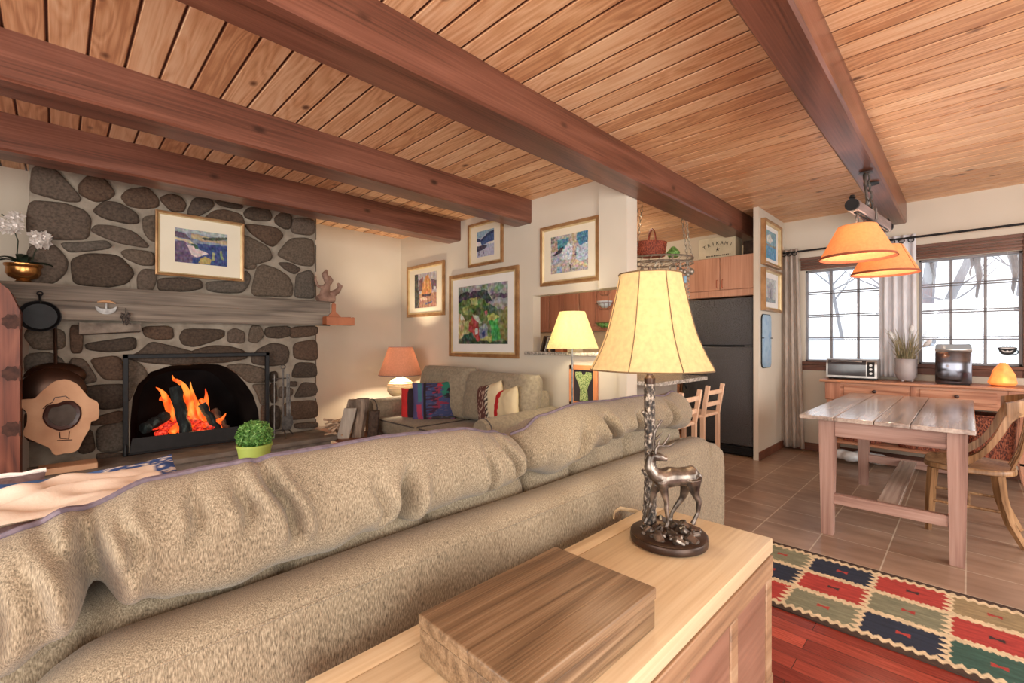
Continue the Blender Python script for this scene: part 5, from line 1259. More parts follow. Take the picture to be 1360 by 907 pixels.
mb = MB(); mb.tube([Vector((tc.x, tc.y, ztr-.01)), Vector((tc.x, tc.y, 1.50))], .011, 12); mb.lathe([(.018, 0), (.02, .02), (.012, .03)], (tc.x, tc.y, ztr-.004), 14); mb.tube([(tc.x, tc.y, 1.49), (tc.x, tc.y, 1.515)], .006, 8); mb.build('stem', M['bronzed'], lp)
# bell shade: eight curved panels with dark seams
M['hide'] = shade_mat('parchment_shade', (230, 204, 156), (255, 226, 160), .36, trans=.5)
prof = [(.213, 0), (.2095, .012), (.188, .052), (.1575, .125), (.134, .214), (.114, .305), (.110, .335)]
zs = onD(863, 491, 1.61).z
def bell(mb, off, k0=0):
    seg = 64; rings = []
    def rad(r, k): 
        a = (k/seg*8) % 1; return r*(1-.035*math.sin(math.pi*a))     # slightly flat between the ribs
    P = []
    for i in range(len(prof)-1):
        for j in range(4):
            t = j/4; p0, p1, p2, p3 = prof[max(0, i-1)], prof[i], prof[i+1], prof[min(len(prof)-1, i+2)]
            f = lambda n: .5*((2*p1[n])+(p2[n]-p0[n])*t+(2*p0[n]-5*p1[n]+4*p2[n]-p3[n])*t*t+(-p0[n]+3*p1[n]-3*p2[n]+p3[n])*t**3)
            P.append((f(0), f(1)))
    P.append(prof[-1])
    full = [(r+off, z) for r, z in P]+[(r-.003, z) for r, z in P[::-1]]+[(P[0][0]+off, P[0][1])]
    for r, z in full: rings.append([(tc.x+rad(r, k)*math.cos(2*math.pi*k/seg+.19), tc.y+rad(r, k)*math.sin(2*math.pi*k/seg+.19), zs+z) for k in range(seg)])
    mb.loft(rings, cap=False); return P
mb = MB(); PP = bell(mb, 0); sh = mb.build('lamp_shade', M['hide'], lp, smooth=60)
M['seam'] = mat('dark_seam', [(96, 74, 48), (124, 98, 66)], ns=40, rough=.8)
for k in range(8):
    a = 2*math.pi*k/8+.19; mb = MB(); mb.tube([(tc.x+(r+.0005)*math.cos(a), tc.y+(r+.0005)*math.sin(a), zs+z) for r, z in PP], .0019, 5); mb.build('shade_seam', M['seam'], sh)
mb = MB()
for rr, zz in ((.2125, .001), (.1105, .335)):
    mb.tube([(tc.x+rr*(1-.035*math.sin(math.pi*((k/64*8) % 1)))*math.cos(2*math.pi*k/64+.19), tc.y+rr*(1-.035*math.sin(math.pi*((k/64*8) % 1)))*math.sin(2*math.pi*k/64+.19), zs+zz) for k in range(64)], .0026, 5, closed=True)
mb.build('shade_trim', M['seam'], sh)
BULBS.append(('stag_lamp_bulb', (tc.x, tc.y, zs+.16), 6.5, (1, .88, .66), .035))
# the stag, one continuous cast figure
def dp(cu, cv, dd=0): return onD(850+cu/5.04, 540+cv/5.04, 1.515+dd)
mb = MB()
def limb(pts, rs, dds, seg=10):
    P = [dp(x, y, d) for (x, y), d in zip(pts, dds)]
    Q, RR = [], []
    for i in range(len(P)-1):
        for k in range(4): t = k/4; Q.append(P[i].lerp(P[i+1], t)); RR.append(rs[i]*(1-t)+rs[i+1]*t)
    Q.append(P[-1]); RR.append(rs[-1]); mb.tube(Q, RR, seg)
limb([(120, 478), (150, 482), (200, 470), (255, 468), (310, 465), (350, 460), (385, 470)], [.024, .0325, .034, .030, .031, .033, .016], [0, 0, 0, 0, 0, 0, 0], 16)   # trunk: deep chest, tucked belly
limb([(130, 470), (95, 450), (68, 410), (65, 365), (78, 328)], [.029, .0235, .019, .0155, .015], [0, 0, 0, 0, 0], 14)      # neck
limb([(72, 325), (98, 330), (125, 336), (160, 346), (182, 349)], [.014, .0165, .0145, .0095, .0085], [0, 0, 0, 0, 0], 12)   # head turned back
limb([(62, 318), (48, 303), (38, 300)], [.006, .006, .002], [0, 0, 0], 8); limb([(84, 314), (92, 300), (90, 290)], [.005, .005, .002], [.012, .016, .018], 8)
limb([(390, 450), (402, 475), (402, 510)], [.008, .009, .004], [0, 0, 0], 8)          # tail
limb([(148, 500), (160, 560), (178, 640), (178, 680), (186, 760), (184, 785), (172, 806)], [.022, .0145, .0085, .0088, .0062, .0075, .009], [-.012]*7)
limb([(120, 520), (92, 570), (76, 640), (66, 670), (48, 740), (38, 762), (28, 780)], [.020, .012, .0082, .0082, .006, .0072, .0085], [.035, .04, .045, .045, .05, .05, .05])
limb([(352, 480), (362, 545), (372, 590), (396, 635), (388, 710), (368, 752), (352, 786)], [.031, .0195, .0125, .0095, .0065, .0072, .009], [-.012]*7)
limb([(318, 490), (300, 560), (284, 608), (240, 668), (214, 710), (206, 742), (200, 764)], [.026, .0155, .0105, .008, .0062, .007, .0085], [.03, .035, .04, .045, .048, .05, .05])
o = mb.build('stag', M['bronze'], lp, smooth=180); remesh(o, .0022, 4)
mb = MB()
def ant(pts, rs, dd): mb.tube([dp(x, y, dd) for x, y in pts], rs, 8)
ant([(92, 312), (88, 270), (94, 225), (96, 180), (112, 140), (148, 92), (138, 86), (118, 98)], [.0052, .005, .0048, .0045, .004, .0034, .003, .002], .012)
ant([(94, 222), (124, 200), (156, 166)], [.0042, .0036, .0012], .012); ant([(96, 185), (92, 150), (98, 120)], [.004, .003, .0012], .012)
ant([(104, 314), (108, 282), (122, 258), (150, 262), (190, 262), (222, 250), (234, 238)], [.0052, .005, .005, .0046, .004, .003, .0012], -.012)
ant([(150, 260), (172, 232), (190, 205), (200, 184)], [.0044, .004, .0034, .0026], -.012); ant([(122, 256), (126, 232), (140, 214)], [.004, .003, .001], -.012)
mb.build('antlers', M['bronze'], lp, smooth=60)

# =============================================================== kilim runner
RX0, RX1, RY0, RY1 = 2.40, 3.175, -.85, 1.21
GREEN, NAVY, RED, TAN, CREAM, BROWN, DGREEN = (120, 120, 98), (40, 46, 62), (160, 58, 52), (142, 124, 92), (206, 186, 152), (66, 50, 42), (54, 82, 72)
SEQ = [[GREEN, NAVY, RED, TAN, NAVY, RED, GREEN, RED], [NAVY, RED, GREEN, RED, GREEN, NAVY, RED, GREEN], [RED, GREEN, NAVY, DGREEN, RED, GREEN, NAVY, RED]]
def kilim(X, Y):
    f = (RX1-X)/(RX1-RX0)          # 0 = far edge (tile side) .. 1 = near edge
    per = .0358; ph = (Y/per) % 1; tri = abs(ph-.5)*2; amp = .034
    # zig-zag cream bands between rows
    e = .055; rowh = (1-2*e)/3
    g = f-amp*(tri-.5)
    if g < e-.012 or g > 1-e+.012: return BROWN
    if g < e+.03 or g > 1-e-.03: return CREAM
    for k in (1, 2):
        b = e+rowh*k
        if abs(f-b) < .022+amp*.9*(.5-abs(tri-.5)) : 
            if abs(f-b+amp*(tri-.5)) < .03: return CREAM
    row = 0 if f < e+rowh else 1 if f < e+2*rowh else 2
    fr = (f-e-rowh*row)/rowh
    u = (.914-Y)/.286; i = math.floor(u); uu = u-i; c = SEQ[row][int(i) % 8 if i >= 0 else 0]
    # comb-like cream teeth at the ends of a block
    th = abs(((fr*5) % 1)-.5)*2
    d = min(uu, 1-uu)*.286
    if uu > .5 and d < .034*th and .08 < fr < .92: return CREAM
    if uu <= .5 and d < .012*(1-th): return CREAM
    # bow-tie at the centre
    du, df = abs(uu-.5)*.286, abs(fr-.5)*.24
    if du < .024 and df < .006+du*.5: return RED if c in (GREEN, NAVY, TAN, DGREEN) else (58, 44, 44)
    return c
nx, ny = 190, 430; mb = MB(); cols = []
for j in range(ny+1):
    for i in range(nx+1):
        X = RX0+(RX1-RX0)*i/nx; Y = RY0+(RY1-RY0)*j/ny
        mb.bm.verts.new((X, Y, .007+.0015*noise.noise(Vector((X*6, Y*6, 0)))))
        c = kilim(X, Y); k = 1+.16*noise.noise(Vector((X*60, Y*14, 2)))+.08*noise.noise(Vector((X*160, Y*160, 2))); cols.append(tuple(min(255, max(0, q*k)) for q in c))
mb.bm.verts.ensure_lookup_table(); V = mb.bm.verts
for j in range(ny):
    for i in range(nx): a = j*(nx+1)+i; mb.bm.faces.new((V[a], V[a+1], V[a+nx+2], V[a+nx+1]))
ring = [(RX0, RY0), (RX1, RY0), (RX1, RY1), (RX0, RY1)]; vs0 = [mb.bm.verts.new((x, y, .0005)) for x, y in ring]; vs1 = [mb.bm.verts.new((x, y, .007)) for x, y in ring]; cols += [BROWN]*8
for k in range(4): mb.bm.faces.new((vs0[k], vs0[(k+1) % 4], vs1[(k+1) % 4], vs1[k]))
o = mb.build('kilim_rug', M['vfab'], org=((RX0+RX1)/2, .2, 0), colors=cols, smooth=180, recalc=False); tag(o, 'kilim runner with red, navy and green zigzag blocks on the floor', 'rug')
# =============================================================== dining table
M['tabletop'] = wood('worn_tabletop', [(120, 104, 94), (170, 152, 140), (198, 184, 170)], axis=0, fine=60, rings=5, across=3, along=.5, rough=.2, bmp=.1, spec=.6, coat=.35)
M['tableleg'] = wood('faded_pink_pine', [(118, 86, 74), (164, 128, 114), (186, 154, 140)], axis=2, fine=60, rings=5, across=3, along=.6, rough=.6)
tb = thing('dining_table', 'rustic wooden dining table with an H stretcher under the pendant light', 'table', (4.35, .37, 0))
mb = MB()
for k, (a, b) in enumerate(((-.03, .235), (.2385, .40), (.4035, .60), (.6035, .79))): mb.box(3.47, 5.32, a, b, .752, .778, .004, 2)
mb.build('tabletop', M['tabletop'], tb, smooth=20)
TX = (3.545, 5.0); TY = (.0, .61); lw = .085
for x in TX:
    for y in TY:
        mb = MB(); rings = []
        for z, s in ((0, .74), (.35, .88), (.62, 1), (.75, 1)):
            c_, h_ = (x+lw/2, y+lw/2), lw/2*s; rings.append([(c_[0]-h_, c_[1]-h_, z), (c_[0]+h_, c_[1]-h_, z), (c_[0]+h_, c_[1]+h_, z), (c_[0]-h_, c_[1]+h_, z)])
        mb.loft(rings); mb.build('leg', M['tableleg'], tb, smooth=20)
M['apron'] = wood('faded_pink_rail', [(118, 86, 74), (168, 132, 118), (190, 158, 144)], axis=1, fine=60, rings=4, across=3, along=.6, rough=.55)
mb = MB()
for x in (TX[0]+.01, TX[1]+.045): mb.box(x, x+.028, TY[0]+lw, TY[1], .645, .75, .003)
for y in (TY[0]+.01, TY[1]+.045): mb.box(TX[0]+lw, TX[1], y, y+.028, .645, .75, .003)
mb.build('apron', M['apron'], tb)
for x in (TX[0]+.022, TX[1]+.022): mb = MB(); mb.box(x, x+.04, TY[0]+lw-.008, TY[1]+.008, .205, .27, .003); mb.build('stretcher', M['apron'], tb)
mb = MB(); mb.box(TX[0]+.062, TX[1]+.022, .30, .405, .232, .262, .003); mb.build('stretcher', M['tabletop'], tb)

# =============================================================== curved-back chair
M['oak'] = wood('oak_chair', [(96, 66, 40), (150, 112, 76), (182, 144, 104)], axis=2, fine=70, rings=5, across=4, along=.7, rough=.4)
M['oakred'] = M['oak']
cx, cy = 4.33, .0
chr_ = thing('curved_back_chair', 'oak chair with a curved swooping back pulled up to the dining table', 'chair', (cx, cy, 0))
# saddle seat
mb = MB(); rings = []
def seat_outline(z, s):
    P = []
    for k in range(40):
        a = 2*math.pi*k/40; x = .235*math.copysign(abs(math.cos(a))**.55, math.cos(a)); y = .22*math.copysign(abs(math.sin(a))**.6, math.sin(a))
        P.append((cx+x*s*(1+.05*(y/.22)), cy+y*s, z))
    return P
for z, s in ((.415, .93), (.425, 1), (.448, 1), (.455, .97)): rings.append(seat_outline(z, s))
for z, s in ((.446, .75), (.438, .45), (.436, .1)): rings.append(seat_outline(z, s))
mb.loft(rings); mb.build('seat', M['oak'], chr_, smooth=50)
for sx in (-1, 1):
    mb = MB(); mb.tube([(cx+sx*.19, cy+.17, .42), (cx+sx*.195, cy+.185, .2), (cx+sx*.197, cy+.19, 0)], [.026, .022, .017], 4); mb.build('leg', M['oak'], chr_, smooth=30)
    mb = MB(); mb.tube([(cx+sx*.185, cy-.13, .42), (cx+sx*.19, cy-.145, .28), (cx+sx*.195, cy-.18, .14), (cx+sx*.20, cy-.245, 0)], [.034, .030, .024, .018], 4); mb.build('leg', M['oak'], chr_, smooth=30)
    # swooping side: from the front of the seat up to the crest
    P = [(cx+sx*.225, cy+.075, .45), (cx+sx*.24, cy+.03, .485), (cx+sx*.255, cy-.06, .56), (cx+sx*.262, cy-.125, .67), (cx+sx*.258, cy-.165, .77), (cx+sx*.243, cy-.205, .835)]
    mb = MB(); rings = []
    wd = [.075, .055, .038, .036, .046, .07]
    PV = [Vector(p) for p in P]; Q = []; W_ = []
    for i in range(len(PV)-1):
        p0, p1, p2, p3 = PV[max(0, i-1)], PV[i], PV[i+1], PV[min(len(PV)-1, i+2)]
        for k in range(5):
            t = k/5; Q.append(.5*((2*p1)+(p2-p0)*t+(2*p0-5*p1+4*p2-p3)*t*t+(3*p1-p0-3*p2+p3)*t**3)); W_.append(wd[i]*(1-t)+wd[i+1]*t)
    Q.append(PV[-1]); W_.append(wd[-1])
    for i, q in enumerate(Q):
        d = (Q[min(i+1, len(Q)-1)]-Q[max(i-1, 0)]).normalized(); n_ = Vector((sx, 0, 0)); n_ = (n_-d*n_.dot(d)).normalized(); b_ = d.cross(n_)
        w = W_[i]/2; h = .016; rings.append([q-b_*w-n_*h, q-b_*w*.8+n_*h, q+b_*w*.8+n_*h, q+b_*w-n_*h])
    mb.loft(rings); mb.build('back_side', M['oak'], chr_, smooth=50)
# crest rail: curved band joining the two sides
mb = MB(); rings = []
for i in range(25):
    a = math.pi*(i/24); x = -.258*math.cos(a); y = -.16-.115*math.sin(a)**.8
    zt = .885+.035*math.sin(a); zb = .79+.03*math.sin(a); out = Vector((x*.5, y+.12, 0)).normalized()*.013; c_ = Vector((cx+x, cy+y, 0))
    rings.append([c_-out+Vector((0, 0, zb)), c_+out+Vector((0, 0, zb)), c_+out*1.2+Vector((0, 0, (zt+zb)/2)), c_+out+Vector((0, 0, zt)), c_-out+Vector((0, 0, zt))])
mb.loft(rings); mb.build('crest_rail', M['oak'], chr_, smooth=50)
for k in range(5):
    x = -.12+.06*k; yb_ = -.19-.015*math.cos(x*8); mb = MB()
    P = [(cx+x*.8, cy+yb_+.01, .44), (cx+x*.85, cy+yb_-.03, .55), (cx+x*.95, cy+yb_-.055, .68), (cx+x, cy+yb_-.07, .83)]
    for i in range(3): mb.bar(P[i], P[i+1], .03, .012, up=(0, 1, 0), bev=.002)
    mb.build('back_slat', M['oak'], chr_)
mb = MB(); mb.tube([(cx-.19, cy+.185, .2), (cx-.19, cy-.16, .2)], .009, 8); mb.tube([(cx+.19, cy+.185, .2), (cx+.19, cy-.16, .2)], .009, 8); mb.tube([(cx-.19, cy+.0, .2), (cx+.19, cy+.0, .2)], .009, 8)
mb.build('stretcher', M['oak'], chr_)

# =============================================================== sideboard
M['side'] = wood('honey_pine_sideboard', [(134, 82, 58), (182, 128, 98), (204, 154, 124)], axis=1, fine=55, rings=6, across=4, along=.6, rough=.4)
M['sidev'] = wood('honey_pine_leg', [(130, 78, 56), (178, 122, 94), (198, 146, 118)], axis=2, fine=55, rings=6, across=4, along=.6, rough=.4)
sb = thing('sideboard', 'long honey pine sideboard with drawers and curved legs below the windows', 'sideboard', (5.9, .37, 0))
SY0, SY1 = -.37, 1.06
mb = MB(); mb.box(5.66, 6.14, SY0-.05, SY1+.045, .843, .868, .006, 2); mb.build('top', M['side'], sb)
mb = MB(); mb.box(5.70, 6.12, SY0, SY1, .66, .842, .003); mb.build('body', M['side'], sb)
for k, (a, b) in enumerate(((.405, .90), (-.174, .319))):
    mb = MB(); mb.box(5.688, 5.705, a, b, .718, .815, .003); d_ = mb.build('drawer', M['side'], sb)
    mb = MB(); p = Vector((5.688, (a+b)/2+.0, .77)); mb.loft([[(p.x-d, p.y+r*math.cos(q*math.pi/6), p.z+r*math.sin(q*math.pi/6)) for q in range(12)] for r, d in ((.008, 0), (.008, .008), (.017, .016), (.017, .024), (.009, .03))]); mb.build('knob', M['darkwood'], d_)
mb = MB()
for a in (SY0, .345, SY1-.13): mb = MB(); mb.box(5.692, 5.70, a+.0, a+(.13 if a != .345 else .04), .665, .84, .002); mb.build('front_stile', M['sidev'], sb)
for y in (SY0+.01, SY1-.06):
    for x, dx in ((5.70, -.0), (6.06, 0)):
        mb = MB(); rings = []
        for i in range(9):
            q = i/8; z = .66*(1-q); sgn = -1 if y < 0 else 1; o_ = -.05*math.sin(q*math.pi*.9)+.05*q**3
            rings.append([(x, y-sgn*0+sgn*o_*.4, z), (x+.05-.012*q, y+sgn*o_*.4, z), (x+.05-.012*q, y+.05-.012*q+sgn*o_*.4, z), (x, y+.05-.012*q+sgn*o_*.4, z)])
        mb.loft(rings); mb.build('leg', M['sidev'], sb, smooth=50)
mb = MB(); mb.box(5.70, 6.10, SY0+.02, SY1-.02, .215, .24, .003); mb.build('shelf', M['side'], sb)
M['wicker'] = mat('red_wicker', [(66, 28, 18), (132, 66, 44), (162, 92, 64)], scale=(60, 60, 22), ns=2.2, detail=2, rough=.6, bmp=.9, lo=.4, hi=.6)
for (a, b, z1, lab) in ((-.30, .02, .60, 'tall reddish wicker basket on the sideboard shelf behind the chair'), (.18, .50, .40, 'low wicker basket in the middle of the sideboard shelf'), (.60, .95, .40, 'low wicker basket at the left end of the sideboard shelf')):
    t = thing('wicker_basket', lab, 'basket', (5.9, (a+b)/2, .24))
    mb = MB(); rings = []
    for i in range(14):
        q = i/13; s = .9+.1*q+.008*(i % 2); cx_, cy_ = 5.91, (a+b)/2; hx, hy = .17*s, (b-a)/2*s; ring = []
        for k in range(40):
            an = 2*math.pi*k/40; r_ = 1+.02*((k+i) % 2); ring.append((cx_+hx*r_*math.copysign(abs(math.cos(an))**.5, math.cos(an)), cy_+hy*r_*math.copysign(abs(math.sin(an))**.5, math.sin(an)), .242+(z1-.242)*q))
        rings.append(ring)
    mb.loft(rings); mb.build('basket_body', M['wicker'], t, smooth=30)
    mb = MB(); mb.tube([(5.91+.172*math.copysign(abs(math.cos(an))**.5, math.cos(an)), (a+b)/2+(b-a)/2*math.copysign(abs(math.sin(an))**.5, math.sin(an)), z1) for an in [2*math.pi*k/40 for k in range(40)]], .011, 6, closed=True); mb.build('rim', M['wicker'], t)
M['plastic'] = mat('white_plastic', [(184, 186, 186), (226, 226, 224)], ns=12, rough=.35)
rnd = random.Random(5)
mb = MB()
for k in range(5): mb.ball((5.75+.05*rnd.random(), .62+.13*k*.6, .075+.02*rnd.random()), .075, 12, (.9, 1.1, .75))
o = mb.build('plastic_bag', M['plastic'], org=(5.78, .8, 0), smooth=180); remesh(o, .012, 2); tag(o, 'crumpled white plastic bag on the floor under the sideboard', 'bag')

# things on the sideboard
SZ = .869
y0, y1 = onX(1099, 480, 5.86).y, onX(1166, 480, 5.86).y
t = thing('toaster_oven', 'silver toaster oven with a dark glass door at the left end of the sideboard', 'toaster oven', (5.92, (y0+y1)/2, SZ))
M['silver'] = mat('silver_plastic', [(160, 156, 152), (196, 192, 188)], ns=20, rough=.3, metal=.6)
M['darkglass'] = mat('dark_oven_glass', [(50, 48, 50), (84, 80, 82)], ns=3, rough=.12)
mb = MB(); prof = []
for k in range(9): a = math.pi/2*k/8; prof.append((5.80+.05-.05*math.sin(a) if False else 5.80+.05*(1-math.sin(a)), SZ+.02+.12+.07*math.cos(a)) )
prof = [(5.80+.06*(1-math.cos(a)), SZ+.15+.06*math.sin(a)) for a in [math.pi/2*k/8 for k in range(9)]]
P = [(5.80, SZ+.02)]+prof+[(6.04, SZ+.21), (6.06, SZ+.19), (6.06, SZ+.02)]
mb.poly([(x, y1, z) for x, z in P], (0, y0-y1, 0)); mb.build('body', M['silver'], t, smooth=30)
ysp = onX(1150, 480, 5.8).y
mb = MB(); mb.poly([(x-.003, ysp, z) for x, z in [(5.80, SZ+.04)]+prof[:6]+[(5.83, SZ+.18), (5.82, SZ+.04)]], (0, (y0-.015)-ysp, 0)); d_ = mb.build('glass_door', M['darkglass'], t)
mb = MB(); mb.tube([(5.785, y0-.05, SZ+.185), (5.775, (y0+ysp)/2, SZ+.19), (5.785, ysp+.03, SZ+.185)], .006, 8); mb.build('handle', M['silver'], d_)
mb = MB(); mb.poly([(x-.003, y1+.02, z) for x, z in [(5.80, SZ+.04)]+prof[:4]+[(5.83, SZ+.17), (5.82, SZ+.04)]], (0, ysp-y1-.03, 0)); cp = mb.build('control_panel', M['black'], t)
for zz in (.07, .11, .15):
    mb = MB(); p = Vector((5.797, (ysp+y1)/2+.004, SZ+zz)); mb.loft([[(p.x-d, p.y+.012*math.cos(q*math.pi/6), p.z+.012*math.sin(q*math.pi/6)) for q in range(12)] for d in (0, .012)]); mb.build('knob', M['silver'], cp)
mb = MB()
for y in (y0-.03, y1+.03):
    for x in (5.83, 6.02): mb.lathe([(.014, 0), (.012, .02)], (x, y, SZ), 10)
mb.box(5.785, 5.83, y1+.02, y0-.02, SZ+.008, SZ+.02, .003)
mb.build('foot', M['black'], t)

c = onX(1203, 500, 5.88); c.z = SZ
t = thing('grass_vase', 'grey vase of tall dried grasses on the sideboard in front of the pale curtain', 'vase', c)
M['vase'] = mat('grey_vase', [(150, 142, 142), (176, 168, 168)], ns=5, rough=.5)
mb = MB(); mb.lathe([(.045, .012), (.07, .035), (.082, .075), (.085, .12), (.082, .17), (.088, .218), (.091, .222), (.085, .224), (.078, .16), (.0001, .14)], c, 32)
for k in range(3): a = 2.1*k+.5; mb.ball(c+Vector((.045*math.cos(a), .045*math.sin(a), .012)), .014, 8, (1, 1, .85))
mb.build('vase_body', M['vase'], t)
M['grass'] = mat('dried_grass', [(84, 82, 58), (140, 130, 98), (176, 164, 132)], ns=30, rough=.9)
M['plume'] = mat('pale_plume', [(196, 196, 196), (226, 226, 226)], ns=40, rough=.95)
mb = MB()
for i in range(95):
    a = rnd.uniform(0, 6.283); r = .06*math.sqrt(rnd.random()); h = rnd.uniform(.28, .52); sp = rnd.uniform(.02, .13)*(h/.5); w = .0028
    b0 = c+Vector((r*math.cos(a), r*math.sin(a), .19)); mid = b0+Vector((sp*.35*math.cos(a), sp*.35*math.sin(a), (h-.19)*.6)); tip = b0+Vector((sp*math.cos(a), sp*math.sin(a), h-.19))
    mb.tube([b0, mid, tip], [w, w*.8, .0008], 4)
mb.build('grass_blades', M['grass'], t, smooth=20)
for (dy, dz, l_) in ((.085, .40, .10), (-.035, .46, .10), (-.125, .34, .07)):
    p = c+Vector((-.01, dy, dz)); mb = MB()
    mb.tube([c+Vector((0, 0, .19)), p.lerp(c, .3)+Vector((0, 0, .05)), p], .0025, 5)
    mb.tube([p, p+Vector((0, dy*.25, l_*.4)), p+Vector((0, dy*.4, l_*.8)), p+Vector((0, dy*.45, l_))], [.008, .024, .02, .003], 7); mb.build('plume', M['plume'], t, smooth=180)

y0, y1 = onX(1242, 480, 5.74).y, onX(1291, 480, 5.74).y; H_ = onX(1266, 457, 5.74).z-SZ-.0
t = thing('ice_maker', 'shiny dark steel countertop ice maker with a domed lid on the sideboard', 'ice maker', (5.86, (y0+y1)/2, SZ))
M['chrome'] = mat('dark_polished_steel', [(84, 84, 90), (110, 110, 118)], ns=2, scale=(1, 6, .3), rough=.12, metal=1)
yc, hw = (y0+y1)/2, (y0-y1)/2
def boxring(z, s=1.0, bow=.012):
    P = []
    for k in range(13): q = -1+2*k/12; P.append((5.745-bow*(1-q*q)+(1-s)*.1, yc+q*hw*s, z))
    for k in range(7): q = 1-2*k/6; P.append((5.99-(1-s)*.1, yc+q*hw*s, z))
    return P
mb = MB(); mb.loft([boxring(SZ+.012, .97), boxring(SZ+.02), boxring(SZ+H_-.075), boxring(SZ+H_-.072, .985)]); mb.build('body', M['chrome'], t, smooth=30)
mb = MB(); mb.loft([boxring(SZ+H_-.071, .99), boxring(SZ+H_-.055, 1.03, .03), boxring(SZ+H_-.045, 1.03, .03)]); mb.build('control_band', M['silver'], t, smooth=30)
M['lidglass'] = mat('smoky_lid', [(120, 130, 138), (150, 160, 166)], ns=3, rough=.1)
mb = MB(); mb.loft([boxring(SZ+H_-.044, 1.0, .02), boxring(SZ+H_-.02, .99), boxring(SZ+H_-.006, .95), boxring(SZ+H_, .85, 0)]); mb.build('lid', M['lidglass'], t, smooth=30)
mb = MB()
for k in range(4): mb.box(5.735, 5.745, yc-.05+.03*k, yc-.035+.03*k, SZ+H_-.068, SZ+H_-.058, .001)
mb.build('buttons', M['black'], t)
mb = MB(); mb.box(5.76, 5.98, yc-hw*.9, yc+hw*.9, SZ, SZ+.012, .002); mb.build('foot', M['black'], t)

c = onX(1332, 500, 5.84); c.z = SZ
t = thing('salt_lamp', 'glowing orange rock salt lamp at the right end of the sideboard', 'salt lamp', c)
M['salt'] = mat('rock_salt', [(226, 122, 70), (250, 170, 96)], ns=18, detail=5, rough=.6, bmp=.6, emis=(255, 140, 66), es=.75)
mb = MB(); rings = []
for i in range(12):
    q = i/11; r = .088*(1-.80*q**2.1)*(1 if i else .85); ring = []
    for k in range(20):
        a = 2*math.pi*k/20; rr = r*(1+.16*noise.noise(Vector((math.cos(a)*1.5, math.sin(a)*1.5, q*3)))); ring.append(c+Vector((rr*math.cos(a), rr*math.sin(a), .014+.19*q)))
    rings.append(ring)
mb.loft(rings); mb.build('salt_rock', M['salt'], t, smooth=25)
mb = MB(); mb.lathe([(.07, 0), (.075, .006), (.07, .016)], c, 24); mb.build('base', M['orangewood'], t)
M['saltrim'] = M['silver']
BULBS.append(('salt_lamp_glow', (c.x-.13, c.y, SZ+.07), .35, (1, .5, .2), .03))
c = onX(1338, 466, 6.185)
t = thing('hanging_ornament', 'small black and white bowl-shaped ornament hanging on the right window above the salt lamp', 'ornament', c)
mb = MB(); mb.poly([(6.19, c.y+y, c.z+z) for y, z in [(.062, .03), (.058, .018), (.05, -.01), (.035, -.032), (.0, -.04), (-.03, -.034), (-.05, -.012), (-.06, .015), (-.063, .03), (-.03, .038), (.03, .038)]], (-.006, 0, 0)); mb.ring((6.186, c.y-.045, c.z-.01), .022, .004, 'x', 14, 5); mb.build('bowl', M['black'], t)
mb = MB(); mb.poly([(6.1835, c.y+y, c.z+z) for y, z in [(.052, .027), (.0, .018), (-.052, .027), (-.03, .032), (.03, .032)]], (-.002, 0, 0)); mb.poly([(6.1835, c.y+y, c.z+z) for y, z in [(.04, .008), (.012, -.004), (0, .006), (-.012, -.004), (-.04, .008), (-.02, -.014), (.02, -.014)]], (-.002, 0, 0)); mb.build('pattern', M['plume'], t)
mb = MB(); mb.tube([(6.186, c.y, c.z+.037), (6.186, c.y, 2.09)], .0008, 4); mb.build('thread', M['plume'], t)

# =============================================================== pendant light
pl = thing('pendant_light', 'rustic hanging light with two orange cone shades on a wooden bar over the dining table', 'pendant light', (4.2, .5, 2.48))
A, B = Vector((3.74, .545, 2.165)), Vector((4.66, .455, 2.165))
M['greywood'] = wood('weathered_bar', [(92, 76, 72), (142, 124, 120)], axis=0, fine=60, rings=4, rough=.5)
mb = MB(); d = (B-A).normalized(); mb.bar(A, B, .06, .075, bev=.008); mb.build('bar', M['greywood'], pl)
mb = MB(); n_ = d.cross(Vector((0, 0, 1)))
for p in (A, B):
    rings = [[p+d*dd+n_*r*math.cos(k*math.pi/8)+Vector((0, 0, r*math.sin(k*math.pi/8))) for k in range(16)] for dd, r in ((-.012, .028), (-.012, .040), (.012, .040), (.012, .028))]; mb.loft(rings)
    mb.tube([p+Vector((0, 0, .045)), p+Vector((0, 0, .065))], [.02, .012], 8)
mb.tube([A+Vector((0, 0, -.041))+d*.06, B+Vector((0, 0, -.041))-d*.06], .006, 6); mb.tube([A+Vector((0, 0, -.041))+d*.06+n_*.02, B+Vector((0, 0, -.041))-d*.06+n_*.02], .005, 6)
mb.build('end_cap', M['rust'] if False else M['black'], pl)
